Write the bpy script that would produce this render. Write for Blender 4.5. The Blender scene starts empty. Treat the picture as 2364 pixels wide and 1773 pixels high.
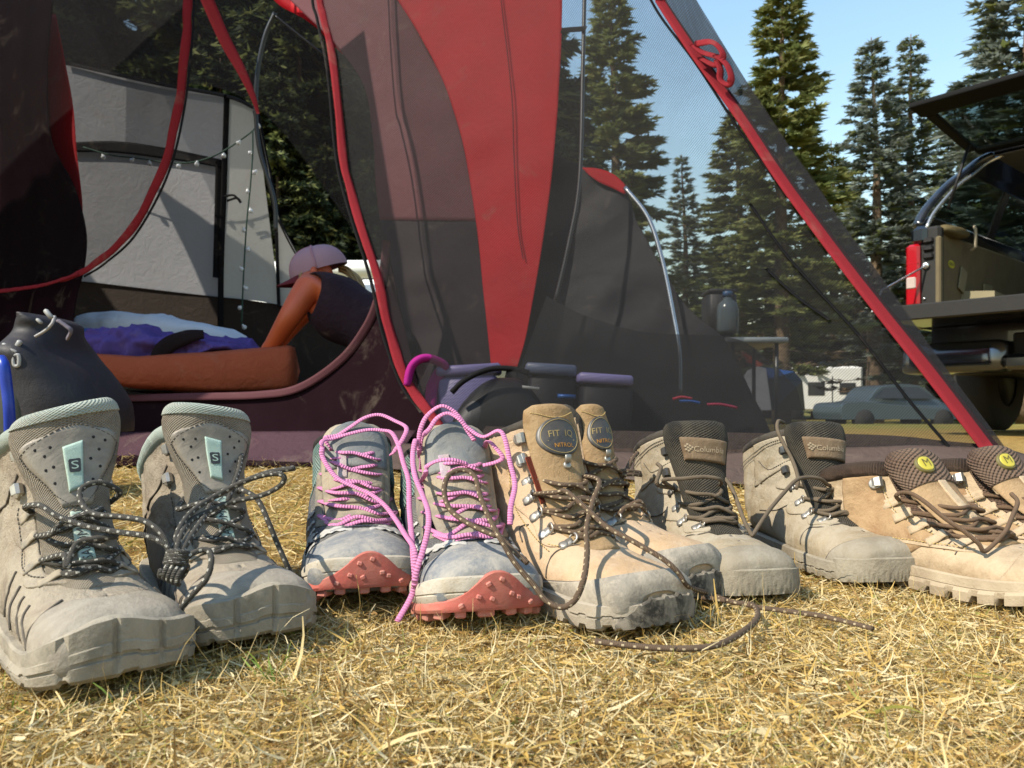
import bpy, math, random
import numpy as np
from mathutils import Vector, Matrix

# ------------------------------------------------------------------ camera, sky, sun, exposure
SC = bpy.context.scene
COL = SC.collection
R = math.radians
EYE = 0.165                      # camera height above the turf
FPX = 770.0                      # focal length in pixels of a 1024 wide picture
HZ = 407.0                       # horizon row

cam_data = bpy.data.cameras.new('camera')
cam = bpy.data.objects.new('camera', cam_data)
COL.objects.link(cam)
cam.location = (0, 0, EYE)
cam.rotation_euler = (R(90), 0, 0)
cam_data.sensor_width = 36
cam_data.lens = 36 * FPX / 1024
cam_data.shift_y = (HZ - 384) / 1024
cam_data.clip_start = 0.02
cam_data.clip_end = 2000
cam_data.dof.use_dof = True
cam_data.dof.focus_distance = 0.72
cam_data.dof.aperture_fstop = 18
SC.camera = cam

SUN_DIR = Vector((0.60, 0.36, -0.72)).normalized()       # the way the light travels
sun_elev = math.asin(-SUN_DIR.z)
world = bpy.data.worlds.new('World')
SC.world = world
world.use_nodes = True
wn = world.node_tree.nodes
wl = world.node_tree.links
sky = wn.new('ShaderNodeTexSky')
sky.sky_type = 'NISHITA'
sky.sun_disc = False
sky.sun_elevation = sun_elev
sky.sun_rotation = math.atan2(-SUN_DIR.x, -SUN_DIR.y)
sky.air_density = 2.2
sky.dust_density = 0.4
sky.ozone_density = 5.0
wl.new(sky.outputs[0], wn['Background'].inputs[0])
wn['Background'].inputs[1].default_value = 0.15
sd = bpy.data.lights.new('sun', 'SUN')
sd.energy = 4.9
sd.angle = R(0.55)
sd.color = (1.0, 0.91, 0.76)
sun = bpy.data.objects.new('sun', sd)
COL.objects.link(sun)
sun.location = (-4, -3, 6)
sun.rotation_euler = SUN_DIR.to_track_quat('-Z', 'Y').to_euler()
SC.view_settings.view_transform = 'Standard'
SC.view_settings.look = 'None'
SC.view_settings.exposure = 0.68
SC.view_settings.gamma = 1
SC.view_settings.use_curve_mapping = False
SC.render.engine = 'CYCLES'
SC.cycles.max_bounces = 8
SC.cycles.transparent_max_bounces = 24
SC.cycles.use_denoising = True

rng = np.random.default_rng(7)
random.seed(7)

# ------------------------------------------------------------------ small helpers
def px(x, y, Y):
    """a world point at distance Y seen at pixel x, y of the 1024 x 768 picture"""
    return np.array([(x - 512) / FPX * Y, Y, EYE - (y - HZ) / FPX * Y])

def hexc(h):
    h = h.lstrip('#')
    v = [int(h[i:i + 2], 16) / 255 for i in (0, 2, 4)]
    return tuple(.70 * (c / 12.92 if c <= 0.04045 else ((c + 0.055) / 1.055) ** 2.4) for c in v)   # photographed tone -> albedo

def link(name, data, parent=None):
    o = bpy.data.objects.new(name, data)
    COL.objects.link(o)
    if parent is not None:
        o.parent = parent
    return o

def tag(o, label=None, cat=None, group=None, kind=None):
    if label: o['label'] = label
    if cat: o['category'] = cat
    if group: o['group'] = group
    if kind: o['kind'] = kind
    return o

def thing(name, label, cat, loc=(0, 0, 0), rz=0.0, group=None):
    o = link(name, None)
    o.location = loc
    o.rotation_euler = (0, 0, rz)
    o.empty_display_size = 0.05
    return tag(o, label, cat, group)

def mk(name, verts, faces, mat, parent=None, uv=None, smooth=True):
    me = bpy.data.meshes.new(name)
    verts = np.asarray(verts, dtype=np.float64)
    if isinstance(faces, np.ndarray):
        n, k = faces.shape
        me.vertices.add(len(verts)); me.vertices.foreach_set('co', verts.astype(np.float32).ravel())
        me.loops.add(n * k); me.loops.foreach_set('vertex_index', faces.astype(np.int32).ravel())
        me.polygons.add(n)
        me.polygons.foreach_set('loop_start', np.arange(0, n * k, k, dtype=np.int32))
        me.update(calc_edges=True)
        me.validate()
    else:
        me.from_pydata([tuple(v) for v in verts], [], [tuple(f) for f in faces])
    if uv is not None:
        lay = me.uv_layers.new(name='UVMap')
        li = np.empty(len(me.loops), dtype=np.int32)
        me.loops.foreach_get('vertex_index', li)
        lay.data.foreach_set('uv', np.asarray(uv, dtype=np.float32)[li].ravel())
    if smooth:
        me.polygons.foreach_set('use_smooth', np.ones(len(me.polygons), dtype=bool))
    me.update()
    for m in (mat if isinstance(mat, (list, tuple)) else [mat]):
        me.materials.append(m)
    return link(name, me, parent)

def crisp(o, deg=32):
    o.data.set_sharp_from_angle(angle=math.radians(deg)); return o

class MB:
    """collects pieces (numpy) that become one mesh"""
    def __init__(s): s.v = []; s.f = []; s.uv = []; s.n = 0
    def add(s, v, f, uv=None):
        v = np.asarray(v, float)
        s.v.append(v)
        s.uv.append(np.zeros((len(v), 2)) if uv is None else np.asarray(uv, float))
        for q in f: s.f.append([int(i) + s.n for i in q])
        s.n += len(v)
        return s
    def build(s, name, mat, parent=None, smooth=True):
        return mk(name, np.vstack(s.v), s.f, mat, parent, np.vstack(s.uv), smooth)
    def box(s, c, d, rot=None, bev=0.0):
        hx, hy, hz = d[0] / 2, d[1] / 2, d[2] / 2
        b = min(bev, hx * .49, hy * .49, hz * .49)
        if b <= 0:
            v = np.array([[x, y, z] for x in (-hx, hx) for y in (-hy, hy) for z in (-hz, hz)])
            f = [(0, 1, 3, 2), (4, 6, 7, 5), (0, 4, 5, 1), (2, 3, 7, 6), (0, 2, 6, 4), (1, 5, 7, 3)]
        else:
            v = []
            for z, k in ((-hz, b), (-hz + b, 0), (hz - b, 0), (hz, b)):
                X, Y, e = hx - k, hy - k, b * (.6 if k else 1)
                for x, y in ((-X + e, -Y), (X - e, -Y), (X, -Y + e), (X, Y - e), (X - e, Y), (-X + e, Y), (-X, Y - e), (-X, -Y + e)):
                    v.append([x, y, z])
            v = np.array(v)
            f = [tuple(range(7, -1, -1)), tuple(range(24, 32))]
            for r in range(3):
                for i in range(8):
                    j = (i + 1) % 8
                    f.append((r * 8 + i, r * 8 + j, r * 8 + 8 + j, r * 8 + 8 + i))
        if rot is not None:
            v = v @ np.array(Matrix(rot).to_3x3()).T
        return s.add(v + np.asarray(c, float), f)

def grid_faces(na, nb, wrap=False):
    i = np.arange(na - 1)[:, None]
    j = np.arange(nb if wrap else nb - 1)[None, :]
    j2 = (j + 1) % nb
    a = i * nb + j; b = i * nb + j2; c = (i + 1) * nb + j2; d = (i + 1) * nb + j
    return np.stack([a, b, c, d], -1).reshape(-1, 4)

def cr(pts, n):
    """Catmull-Rom through pts, n samples per span"""
    P = np.asarray(pts, float)
    if len(P) == 2:
        t = np.linspace(0, 1, n + 1)[:, None]
        return P[0] * (1 - t) + P[1] * t
    Q = np.vstack([2 * P[0] - P[1], P, 2 * P[-1] - P[-2]])
    out = []
    for k in range(1, len(Q) - 2):
        p0, p1, p2, p3 = Q[k - 1], Q[k], Q[k + 1], Q[k + 2]
        t = np.linspace(0, 1, n, endpoint=False)[:, None]
        out.append(.5 * ((2 * p1) + (-p0 + p2) * t + (2 * p0 - 5 * p1 + 4 * p2 - p3) * t ** 2 + (-p0 + 3 * p1 - 3 * p2 + p3) * t ** 3))
    out.append(Q[-2][None])
    return np.vstack(out)

def hermite(xs, ys):
    """smooth vector-valued interpolator with damped slopes"""
    xs = np.asarray(xs, float); ys = np.asarray(ys, float)
    if ys.ndim == 1: ys = ys[:, None]
    d = np.diff(ys, axis=0) / np.diff(xs)[:, None]
    m = np.zeros_like(ys)
    m[0] = d[0]; m[-1] = d[-1]
    for i in range(1, len(xs) - 1):
        a, b = d[i - 1], d[i]
        h0, h1 = xs[i] - xs[i - 1], xs[i + 1] - xs[i]
        w1, w2 = 2 * h1 + h0, h1 + 2 * h0
        ok = a * b > 0
        with np.errstate(divide='ignore', invalid='ignore'):
            hm = (w1 + w2) / (w1 / a + w2 / b)
        m[i] = np.where(ok, hm, 0)
    def f(x):
        x = np.clip(np.asarray(x, float), xs[0], xs[-1])
        k = np.clip(np.searchsorted(xs, x, side='right') - 1, 0, len(xs) - 2)
        h = (xs[k + 1] - xs[k])
        t = ((x - xs[k]) / h)[..., None]; h = h[..., None]
        return ((2 * t ** 3 - 3 * t ** 2 + 1) * ys[k] + (t ** 3 - 2 * t ** 2 + t) * h * m[k]
                + (-2 * t ** 3 + 3 * t ** 2) * ys[k + 1] + (t ** 3 - t ** 2) * h * m[k + 1])
    return f

_H = rng.random(4096)
def vnoise(P, f, seed=0):
    """value noise -1..1"""
    Q = np.asarray(P, float) * f + seed * 17.31
    i = np.floor(Q).astype(np.int64); t = Q - i
    t = t * t * (3 - 2 * t)
    out = 0
    for dx in (0, 1):
        for dy in (0, 1):
            for dz in (0, 1):
                h = ((i[..., 0] + dx) * 73856093 ^ (i[..., 1] + dy) * 19349663 ^ (i[..., 2] + dz) * 83492791) & 4095
                w = (t[..., 0] if dx else 1 - t[..., 0]) * (t[..., 1] if dy else 1 - t[..., 1]) * (t[..., 2] if dz else 1 - t[..., 2])
                out = out + w * _H[h]
    return out * 2 - 1

def tube(P, r, n=8, flat=1.0, up=None, caps=True, twist=0.0):
    """verts, faces, uv (metres along, 0..1 round) of a tube; flat squashes one axis, up steers the flat side"""
    P = np.asarray(P, float)
    r = np.broadcast_to(np.asarray(r, float), (len(P),))
    T = np.gradient(P, axis=0)
    T /= np.linalg.norm(T, axis=1)[:, None] + 1e-12
    N = np.zeros_like(P)
    ref = np.array([0, 0, 1.0]) if up is None else np.asarray(up, float)
    ref = np.broadcast_to(ref, P.shape)
    n0 = ref[0] - T[0] * ref[0].dot(T[0])
    if np.linalg.norm(n0) < 1e-4:
        n0 = np.array([1.0, 0, 0]) - T[0] * T[0][0]
    N[0] = n0 / np.linalg.norm(n0)
    for i in range(1, len(P)):
        q = N[i - 1] if up is None else .55 * N[i - 1] + .45 * ref[i]
        q = q - T[i] * q.dot(T[i])
        l = np.linalg.norm(q)
        N[i] = q / l if l > 1e-6 else N[i - 1]
    B = np.cross(T, N)
    a = np.linspace(0, 2 * math.pi, n, endpoint=False)[None, :, None]
    tw = (np.arange(len(P)) * twist)[:, None, None]
    V = P[:, None, :] + r[:, None, None] * (np.cos(a + tw) * B[:, None, :] + np.sin(a + tw) * flat * N[:, None, :])
    L = np.concatenate([[0], np.cumsum(np.linalg.norm(np.diff(P, axis=0), axis=1))])
    uv = np.stack(np.broadcast_arrays(L[:, None], (np.arange(n) / n)[None, :]), -1).reshape(-1, 2)
    f = [list(q) for q in grid_faces(len(P), n, True)]
    if caps:
        f.append(list(range(n - 1, -1, -1)))
        f.append([(len(P) - 1) * n + k for k in range(n)])
    return V.reshape(-1, 3), f, uv

def rod(mb, a, b, r, n=8):
    mb.add(*tube([a, b], r, n)); return mb

def text_shape(s, size, spacing=1.0):
    """flat lettering as verts (x, y) and faces, centred"""
    cu = bpy.data.curves.new('lettering', 'FONT')
    cu.body = s; cu.size = size; cu.align_x = 'CENTER'; cu.align_y = 'CENTER'
    cu.space_character = spacing
    cu.resolution_u = 3
    o = bpy.data.objects.new('lettering', cu)
    COL.objects.link(o)
    dg = bpy.context.evaluated_depsgraph_get()
    me = bpy.data.meshes.new_from_object(o.evaluated_get(dg))
    v = np.array([tuple(p.co) for p in me.vertices]); f = [tuple(p.vertices) for p in me.polygons]
    bpy.data.objects.remove(o); bpy.data.meshes.remove(me); bpy.data.curves.remove(cu)
    return v[:, :2], f

# ------------------------------------------------------------------ materials
class NT:
    def __init__(s, name):
        s.m = bpy.data.materials.new(name)
        s.m.use_nodes = True
        s.t = s.m.node_tree
        s.n = s.t.nodes
        s.p = s.n['Principled BSDF']
        s.out = s.n['Material Output']
    def new(s, t, **k):
        q = s.n.new(t)
        for a, b in k.items(): setattr(q, a, b)
        return q
    def ln(s, a, b): s.t.links.new(a, b)
    def val(s, sock, v):
        if hasattr(v, 'is_linked') or hasattr(v, 'links'): s.ln(v, sock)
        else: sock.default_value = v
    def math(s, op, a, b=0.0, clamp=False):
        q = s.new('ShaderNodeMath', operation=op); q.use_clamp = clamp
        s.val(q.inputs[0], a); s.val(q.inputs[1], b)
        return q.outputs[0]
    def mix(s, f, a, b):
        q = s.new('ShaderNodeMix', data_type='RGBA')
        s.val(q.inputs[0], f)
        s.val(q.inputs[6], a if not isinstance(a, tuple) else (*a[:3], 1)); s.val(q.inputs[7], b if not isinstance(b, tuple) else (*b[:3], 1))
        return q.outputs[2]
    def noise(s, co, scale, detail=4, rough=.55, dist=0.0):
        q = s.new('ShaderNodeTexNoise')
        q.inputs['Scale'].default_value = scale; q.inputs['Detail'].default_value = detail
        q.inputs['Roughness'].default_value = rough; q.inputs['Distortion'].default_value = dist
        s.ln(co, q.inputs['Vector'])
        return q.outputs[0]
    def ramp(s, f, lo, hi):
        q = s.new('ShaderNodeMapRange'); q.interpolation_type = 'SMOOTHSTEP'
        s.ln(f, q.inputs[0]); q.inputs[1].default_value = lo; q.inputs[2].default_value = hi
        return q.outputs[0]
    def coord(s, k='Object'):
        return s.new('ShaderNodeTexCoord').outputs[k]
    def bump(s, h, strength, dist, prev=None):
        q = s.new('ShaderNodeBump')
        q.inputs['Strength'].default_value = strength; q.inputs['Distance'].default_value = dist
        s.ln(h, q.inputs['Height'])
        if prev is not None: s.ln(prev, q.inputs['Normal'])
        return q.outputs[0]

def weave_h(t, fu, fv, co='UV'):
    sep = t.new('ShaderNodeSeparateXYZ'); t.ln(t.coord(co), sep.inputs[0])
    a = t.math('SINE', t.math('MULTIPLY', sep.outputs[0], fu))
    b = t.math('SINE', t.math('MULTIPLY', sep.outputs[1], fv))
    return t.math('MULTIPLY', a, b)

def surf(name, c1, c2, rough=.85, scale=60, fine=500, bump=.25, dust=None, dust_amt=.5, dust_scale=14,
         weave=None, weave_str=.5, weave_dark=.0, spec=.3, metal=0.0, speck=None, wrinkle=0.0):
    """a worn material: two tones, dust in patches, fine grain, optional woven relief"""
    t = NT(name)
    co = t.coord()
    col = t.mix(t.ramp(t.noise(co, scale, 5, .6), .35, .68), c1, c2)
    if speck:
        col = t.mix(t.ramp(t.noise(co, 260, 3, .6), .62, .70), col, speck)
    nb = None
    if weave:
        h = weave_h(t, *weave)
        if weave_dark:
            dk = t.math('MULTIPLY', t.ramp(h, .1, -.5), weave_dark)
            col = t.mix(dk, col, tuple(x * .25 for x in c1))
        nb = t.bump(h, weave_str, .0012)
    if dust:
        d = t.math('MULTIPLY', t.ramp(t.noise(co, dust_scale, 7, .68, .6), .40, .60), min(1, dust_amt * 1.25))
        d2 = t.math('MULTIPLY', t.ramp(t.noise(co, dust_scale * 7, 6, .75), .47, .66), dust_amt * .75)
        dk_ = t.math('MULTIPLY', t.ramp(t.noise(co, dust_scale * 1.7 + 3, 6, .7, .8), .58, .70), dust_amt * .75)
        col = t.mix(dk_, col, tuple(x * .52 for x in c2))
        col = t.mix(d, col, dust)
        col = t.mix(d2, col, dust)
    t.ln(col, t.p.inputs['Base Color'])
    t.p.inputs['Roughness'].default_value = rough
    t.p.inputs['Specular IOR Level'].default_value = spec
    t.p.inputs['Metallic'].default_value = metal
    if wrinkle:
        nb = t.bump(t.noise(co, 45, 5, .6, 1.4), min(1, wrinkle * 1.7), .0045, nb)
    if fine > 300:
        nb = t.bump(t.noise(co, fine * .42, 5, .72), min(1, bump * 2.2), .0022, nb)
    nb = t.bump(t.noise(co, fine, 4, .65), bump, .0015, nb)
    t.ln(nb, t.p.inputs['Normal'])
    return t.m

def plain(name, c, rough=.6, metal=0.0, spec=.4, bump=0.0, scale=40, vary=.25, coat=0.0):
    t = NT(name)
    co = t.coord()
    col = t.mix(t.noise(co, scale, 4, .6), tuple(x * (1 - vary) for x in c), tuple(min(1, x * (1 + vary)) for x in c))
    t.ln(col, t.p.inputs['Base Color'])
    t.p.inputs['Roughness'].default_value = rough
    t.p.inputs['Metallic'].default_value = metal
    t.p.inputs['Specular IOR Level'].default_value = spec
    t.p.inputs['Coat Weight'].default_value = coat
    if bump:
        t.ln(t.bump(t.noise(co, scale * 6, 4, .6), bump, .002), t.p.inputs['Normal'])
    return t.m

def lace_mat(name, c1, c2, fleck, per_m=150, bands=3, cover=.30, ribs=False):
    t = NT(name)
    sep = t.new('ShaderNodeSeparateXYZ'); t.ln(t.coord('UV'), sep.inputs[0])
    u, v = sep.outputs[0], sep.outputs[1]
    col = t.mix(t.noise(t.coord(), 160, 4, .6), c1, c2)
    vb = t.math('MULTIPLY', v, float(bands))
    row = t.math('FLOOR', vb)
    fu = t.math('FRACT', t.math('ADD', t.math('MULTIPLY', u, float(per_m)), t.math('MULTIPLY', row, .43)))
    if fleck:
        a = t.math('LESS_THAN', fu, cover)
        b = t.math('LESS_THAN', t.math('FRACT', vb), .34)
        col = t.mix(t.math('MULTIPLY', a, b), col, fleck)
    if ribs:
        h = t.math('SINE', t.math('MULTIPLY', u, per_m * 6.283))
        col = t.mix(t.math('MULTIPLY', t.ramp(h, -.2, -.9), .55), col, tuple(x * .45 for x in c1))
    else:
        h = t.math('SINE', t.math('ADD', t.math('MULTIPLY', u, 5200.0), t.math('MULTIPLY', v, 25.1)))
    t.ln(col, t.p.inputs['Base Color'])
    t.p.inputs['Roughness'].default_value = .8
    t.p.inputs['Specular IOR Level'].default_value = .25
    t.ln(t.bump(h, .55, .0006), t.p.inputs['Normal'])
    return t.m
# ------------------------------------------------------------------ shoe builder
class Shoe:
    """A foot-shaped tube: rings fan from the toe over the instep to the collar.
    local axes: x = to the right seen from the toe, y = from toe to heel, z = up"""
    def __init__(s, name, label, group, T, psi, rows, amp=.0016, seed=0, scale=1.0, throat=.42, phi_t=.52, cat='boot', pitch=0.0, send=None, hs=1.0, ws=1.0):
        s.root = thing(name, label, cat, (T[0], T[1], 0.0), R(psi), group)
        s.root.rotation_euler = (R(pitch), 0, R(psi))
        A = np.array(rows, float)
        A[:, 1:6] *= scale; A[:, 9] *= scale
        A[:, 2] *= hs; A[:, 4] *= hs; A[:, 5] *= ws
        s.tab = hermite(A[:, 0], A[:, 1:])
        s.amp, s.seed, s.scale, s.throat, s.phi_t = amp, seed, scale, throat, phi_t
        s.send = send or (lambda ph: np.ones_like(ph))
        s.M = Matrix.Translation((T[0], T[1], 0)) @ s.root.rotation_euler.to_matrix().to_4x4()
        s.Mi = np.array(s.M.inverted())
    def local(s, w):
        w = np.atleast_2d(np.asarray(w, float))
        return w @ s.Mi[:3, :3].T + s.Mi[:3, 3]
    def raw(s, t, ph):
        r = s.tab(t)
        Fu, Fw, Bu, Bw, W, m, nF, nB, c = [r[..., k] for k in range(9)]
        q, l = np.cos(ph), np.sin(ph)
        Mu, Mw = Bu + (Fu - Bu) * m, Bw + (Fw - Bw) * m
        n = np.where(q >= 0, nF, nB)
        e = np.abs(q) ** (2 / n); la = np.sign(l) * np.abs(l) ** (2 / n)
        y = np.where(q >= 0, Mu + (Fu - Mu) * e, Mu + (Bu - Mu) * e)
        z = np.where(q >= 0, Mw + (Fw - Mw) * e, Mw + (Bw - Mw) * e)
        return np.stack([c + W * la, y, z], -1)
    def S(s, t, ph, off=0.0):
        t = np.asarray(t, float); ph = np.asarray(ph, float)
        t, ph = np.broadcast_arrays(t, ph)
        P = s.raw(t, ph)
        e = .02
        ph1 = np.where(np.abs(np.sin(ph)) < .06, np.where(np.sin(ph) >= 0, ph, ph), ph)
        da = s.raw(np.clip(t + e, 0, 1), ph1) - s.raw(np.clip(t - e, 0, 1), ph1)
        db = s.raw(t, ph1 + .09) - s.raw(t, ph1 - .09)
        N = np.cross(db, da)
        N /= np.linalg.norm(N, axis=-1)[..., None] + 1e-12
        cen = s.raw(t, ph * 0 + .0) * .5 + s.raw(t, ph * 0 + math.pi) * .5
        sg = np.sign(np.sum(N * (P - cen), -1)); sg = np.where(sg == 0, 1, sg)
        N = N * sg[..., None]
        if s.amp:
            k = 1 / s.scale
            d = vnoise(P, 34 * k, s.seed) * .9 + vnoise(P, 85 * k, s.seed + 3) * .45 + vnoise(P * np.array([.6, 1.6, 1.6]), 150 * k, s.seed + 5) * .25
            d = d * s.amp * np.clip(t * 2.2, .25, 1)
            fl = np.exp(-((t - .40) / .07) ** 2) * np.clip(np.abs(ph) < 2.0, 0, 1)
            d = d - fl * .0017 * np.clip(np.sin(P[..., 1] * 330 + 5 * vnoise(P, 38, s.seed + 8) + np.abs(P[..., 0]) * 60) - .35, 0, 1)
            an = np.exp(-((t - .80) / .09) ** 2) * (np.abs(np.sin(ph)) > .3)
            d = d - an * .0020 * np.clip(np.sin(P[..., 2] * 260 + 4 * vnoise(P, 30, s.seed + 9)) - .3, 0, 1)
            P = P + N * d[..., None]
        return P + N * np.asarray(off)[..., None]
    # ---- body with throat gap
    def phit(s, t):
        k = np.clip((t - s.throat) / .10, 0, 1)
        return s.phi_t * (k * (2 - k)) * (1 - .12 * np.clip((t - .7) / .3, 0, 1))
    def body(s, name, mat, na=80, nb=96, t0=0.0, thick=.0028, off=0.0):
        b = np.linspace(0, 1, nb); a = np.linspace(0, 1, na)
        A, B = np.meshgrid(a, b, indexing='ij')
        pt = s.phit(A)
        ph = pt + (2 * math.pi - 2 * pt) * B
        T = t0 + (A * s.send(ph) - t0 * A) if t0 else A * s.send(ph)
        V = s.S(T, ph, off).reshape(-1, 3)
        uv = np.stack([B * .26, A * .30], -1).reshape(-1, 2)
        F = grid_faces(na, nb)
        c = len(V)
        if not t0:
            V = np.vstack([V, V[:nb].mean(0)])
            uv = np.vstack([uv, [[0, 0]]])
            F = [list(q) for q in F] + [[j + 1, j, c] for j in range(nb - 1)]
        o = mk(name, V, F, mat, s.root, uv)
        md = o.modifiers.new('weld', 'WELD'); md.merge_threshold = 2e-5
        md = o.modifiers.new('thickness', 'SOLIDIFY'); md.thickness = thick; md.offset = -1
        return o
    def patch(s, name, mat, fn, na=28, nb=48, th=.0012, parent=None, border=.035, base=0.0, wob=0.0):
        """a piece laid over the upper; fn(a,b) -> (t, phi) on [0,1]^2, edges rolled down"""
        def axis(n):
            x = np.concatenate([[0, .0], np.linspace(border, 1 - border, n), [1, 1]])
            k = np.concatenate([[-.35, .72], np.ones(n), [.72, -.35]])
            return x, k
        a, ka = axis(na); b, kb = axis(nb)
        A, B = np.meshgrid(a, b, indexing='ij')
        K = np.minimum(ka[:, None], kb[None, :])
        t, ph = fn(A, B)
        V = s.S(t, ph, base + th * K)
        L = np.linalg.norm(np.diff(V, axis=0), axis=-1).sum(0).mean(); Wd = np.linalg.norm(np.diff(V, axis=1), axis=-1).sum(1).mean()
        uv = np.stack([B * Wd, A * L], -1).reshape(-1, 2)
        return mk(name, V.reshape(-1, 3), grid_faces(len(a), len(b)), mat, parent or s.root, uv)
    def path(s, pts, n=8, off=.0012):
        """smooth line on the upper through (t, phi) points"""
        q = cr(pts, n)
        return s.S(q[:, 0], q[:, 1], off)
    def line(s, name, mat, lines, r=.0006, off=.0006, parent=None, dash=0):
        mb = MB()
        for pts in lines:
            P = s.path(pts, 10, off)
            if dash:
                L = np.concatenate([[0], np.cumsum(np.linalg.norm(np.diff(P, axis=0), axis=1))])
                x = 0.0
                while x + dash < L[-1]:
                    q = np.stack([np.interp([x, x + dash * .62], L, P[:, k]) for k in range(3)], -1)
                    mb.add(*tube(q, r, 5)); x += dash
            else:
                mb.add(*tube(P, r, 6))
        o = mb.build(name, mat, parent or s.root)
        o['kind'] = 'stuff'
        return o
    def rim(s, fn, mat, r=.0007, off=.0003, b0=.03, b1=.97):
        """dark line where a piece laid over the upper ends"""
        b = np.linspace(b0, b1, 60)
        t, ph = fn(np.ones_like(b) * 1.012, b)
        return MB().add(*tube(s.S(t, ph, off), r, 6)).build('seam', mat, s.root)
    def collar(s, name, mat, r=.004, inset=-.002, t_from=None, drop=.0):
        ph = np.linspace(s.phit(np.array(1.0)) + .02, 2 * math.pi - s.phit(np.array(1.0)) - .02, 60)
        t = s.send(ph) - drop
        P = s.S(t, ph, inset)
        pts = [P[0] + (s.S(t[0] - .1, ph[0], inset) - P[0]), *P, P[-1] + (s.S(t[-1] - .1, ph[-1], inset) - P[-1])]
        rr = np.full(len(pts), r); rr[0] *= .5; rr[-1] *= .5
        return MB().add(*tube(cr(pts, 2), np.interp(np.linspace(0, 1, 2 * (len(pts) - 1) + 1), np.linspace(0, 1, len(pts)), rr), 10)).build(name, mat, s.root)
    # ---- sole
    def outline(s, grow=.003, n=120, toe_pow=2.9):
        """closed plan outline of the foot bottom (x, y) from the widest points of the rings"""
        t = np.linspace(0, 1, 200); ph = np.linspace(0, 2 * math.pi, 97)
        TT, PP = np.meshgrid(t, ph, indexing='ij')
        amp, s.amp = s.amp, 0
        P = s.S(TT, PP); s.amp = amp
        z = P[..., 2]
        lim = s.sole_z
        ok = z < lim
        y = P[..., 1][ok]; x = P[..., 0][ok]
        y0, y1 = y.min(), y.max()
        ys = y0 + (y1 - y0) * (.5 - .5 * np.cos(np.linspace(0, math.pi, 56)))
        bins = np.digitize(y, ys)
        xr = np.array([x[np.abs(y - q) < .006].max() for q in ys]); xl = np.array([x[np.abs(y - q) < .006].min() for q in ys])
        k = np.array([.25, .5, .25])
        xr[1:-1] = np.convolve(xr, k, 'valid'); xl[1:-1] = np.convolve(xl, k, 'valid')
        L = y1 - y0
        d = (ys - y0) / L
        # round the two ends
        cap = np.minimum(1, np.clip(1 - (1 - np.clip(d / .15, 0, 1)) ** toe_pow, 0, 1) ** (1 / toe_pow))
        cap *= np.clip(1 - (1 - np.clip((1 - d) / .13, 0, 1)) ** 2.2, 0, 1) ** (1 / 2.2)
        wmaxr = xr.copy(); wmaxl = xl.copy()
        mid = (xr + xl) / 2
        i = np.argmax(d > .15); j = np.argmax(d > .87)
        wmaxr[:i] = np.maximum(xr[:i], xr[i] * .98); wmaxl[:i] = np.minimum(xl[:i], xl[i] * .98)
        wmaxr[j:] = xr[j]; wmaxl[j:] = xl[j]
        c = (wmaxr + wmaxl) / 2
        hr = (wmaxr - wmaxl) / 2 * cap
        ysg = y0 - grow + (ys - y0) * (L + 2 * grow) / L
        right = np.stack([c + hr + grow * cap, ysg], -1); left = np.stack([c - hr - grow * cap, ysg], -1)
        loop = np.vstack([right, left[-2:0:-1]])
        Lc = np.concatenate([[0], np.cumsum(np.linalg.norm(np.diff(np.vstack([loop, loop[:1]]), axis=0), axis=1))])
        g = np.linspace(0, Lc[-1], n, endpoint=False)
        lp = np.vstack([loop, loop[:1]])
        O = np.stack([np.interp(g, Lc, lp[:, k]) for k in range(2)], -1)
        nx = np.roll(O, -1, 0) - np.roll(O, 1, 0)
        N = np.stack([nx[:, 1], -nx[:, 0]], -1); N /= np.linalg.norm(N, axis=1)[:, None]
        if np.sum(N[:, 0] * (O[:, 0] - O[:, 0].mean())) < 0: N = -N
        return O, N
    def sole(s, name, mat, O, N, prof, rough=.0006, seed=1, parent=None, inner=.02):
        """prof(y, k) for k layers -> list of (height, outward) ; closed at the bottom"""
        y = O[:, 1]
        rows = prof(y, O[:, 0])
        V = []
        b0 = rows[0][0]
        cen = O.mean(0)
        ins = O - N * inner
        V.append(np.column_stack([ins, b0 + .002]))
        for h, o in rows:
            q = O + N * np.asarray(o)[..., None] if np.ndim(o) else O + N * o
            p = np.column_stack([q, np.broadcast_to(h, y.shape)])
            p[:, :2] += N * (vnoise(p, 120, seed) * rough)[:, None]
            V.append(p)
        V.append(np.column_stack([O - N * .010, np.broadcast_to(rows[-1][0], y.shape) - .001]))
        V = np.array(V); na, nb = V.shape[:2]
        uv = np.stack(np.broadcast_arrays(np.linspace(0, .03, na)[:, None], np.linspace(0, .7, nb)[None, :]), -1).reshape(-1, 2)
        F = [list(q) for q in grid_faces(na, nb, True)]
        F.append(list(range(nb - 1, -1, -1)))
        return crisp(mk(name, V.reshape(-1, 3), F, mat, parent or s.root, uv))

    def strip(s, name, mat, O, N, smax, rows, parent=None, smin=None, n=70, thick=.003):
        """a band of sole wall round the toe; rows(q, y, x) -> [(height, outward)] with q the signed run from the toe tip"""
        i0 = int(np.argmin(O[:, 1])); k = len(O)
        Q = np.roll(O, k // 2 - i0, 0); NN = np.roll(N, k // 2 - i0, 0)
        q = arclen(Q); q = q - q[k // 2]
        if Q[k // 2 + 5, 0] < Q[k // 2, 0]: Q, NN, q = Q[::-1], NN[::-1], -q[::-1]
        g = np.linspace(-smax if smin is None else smin, smax, n)
        P = np.stack([np.interp(g, q, Q[:, j]) for j in range(2)], -1); NN = np.stack([np.interp(g, q, NN[:, j]) for j in range(2)], -1)
        V = []
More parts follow.
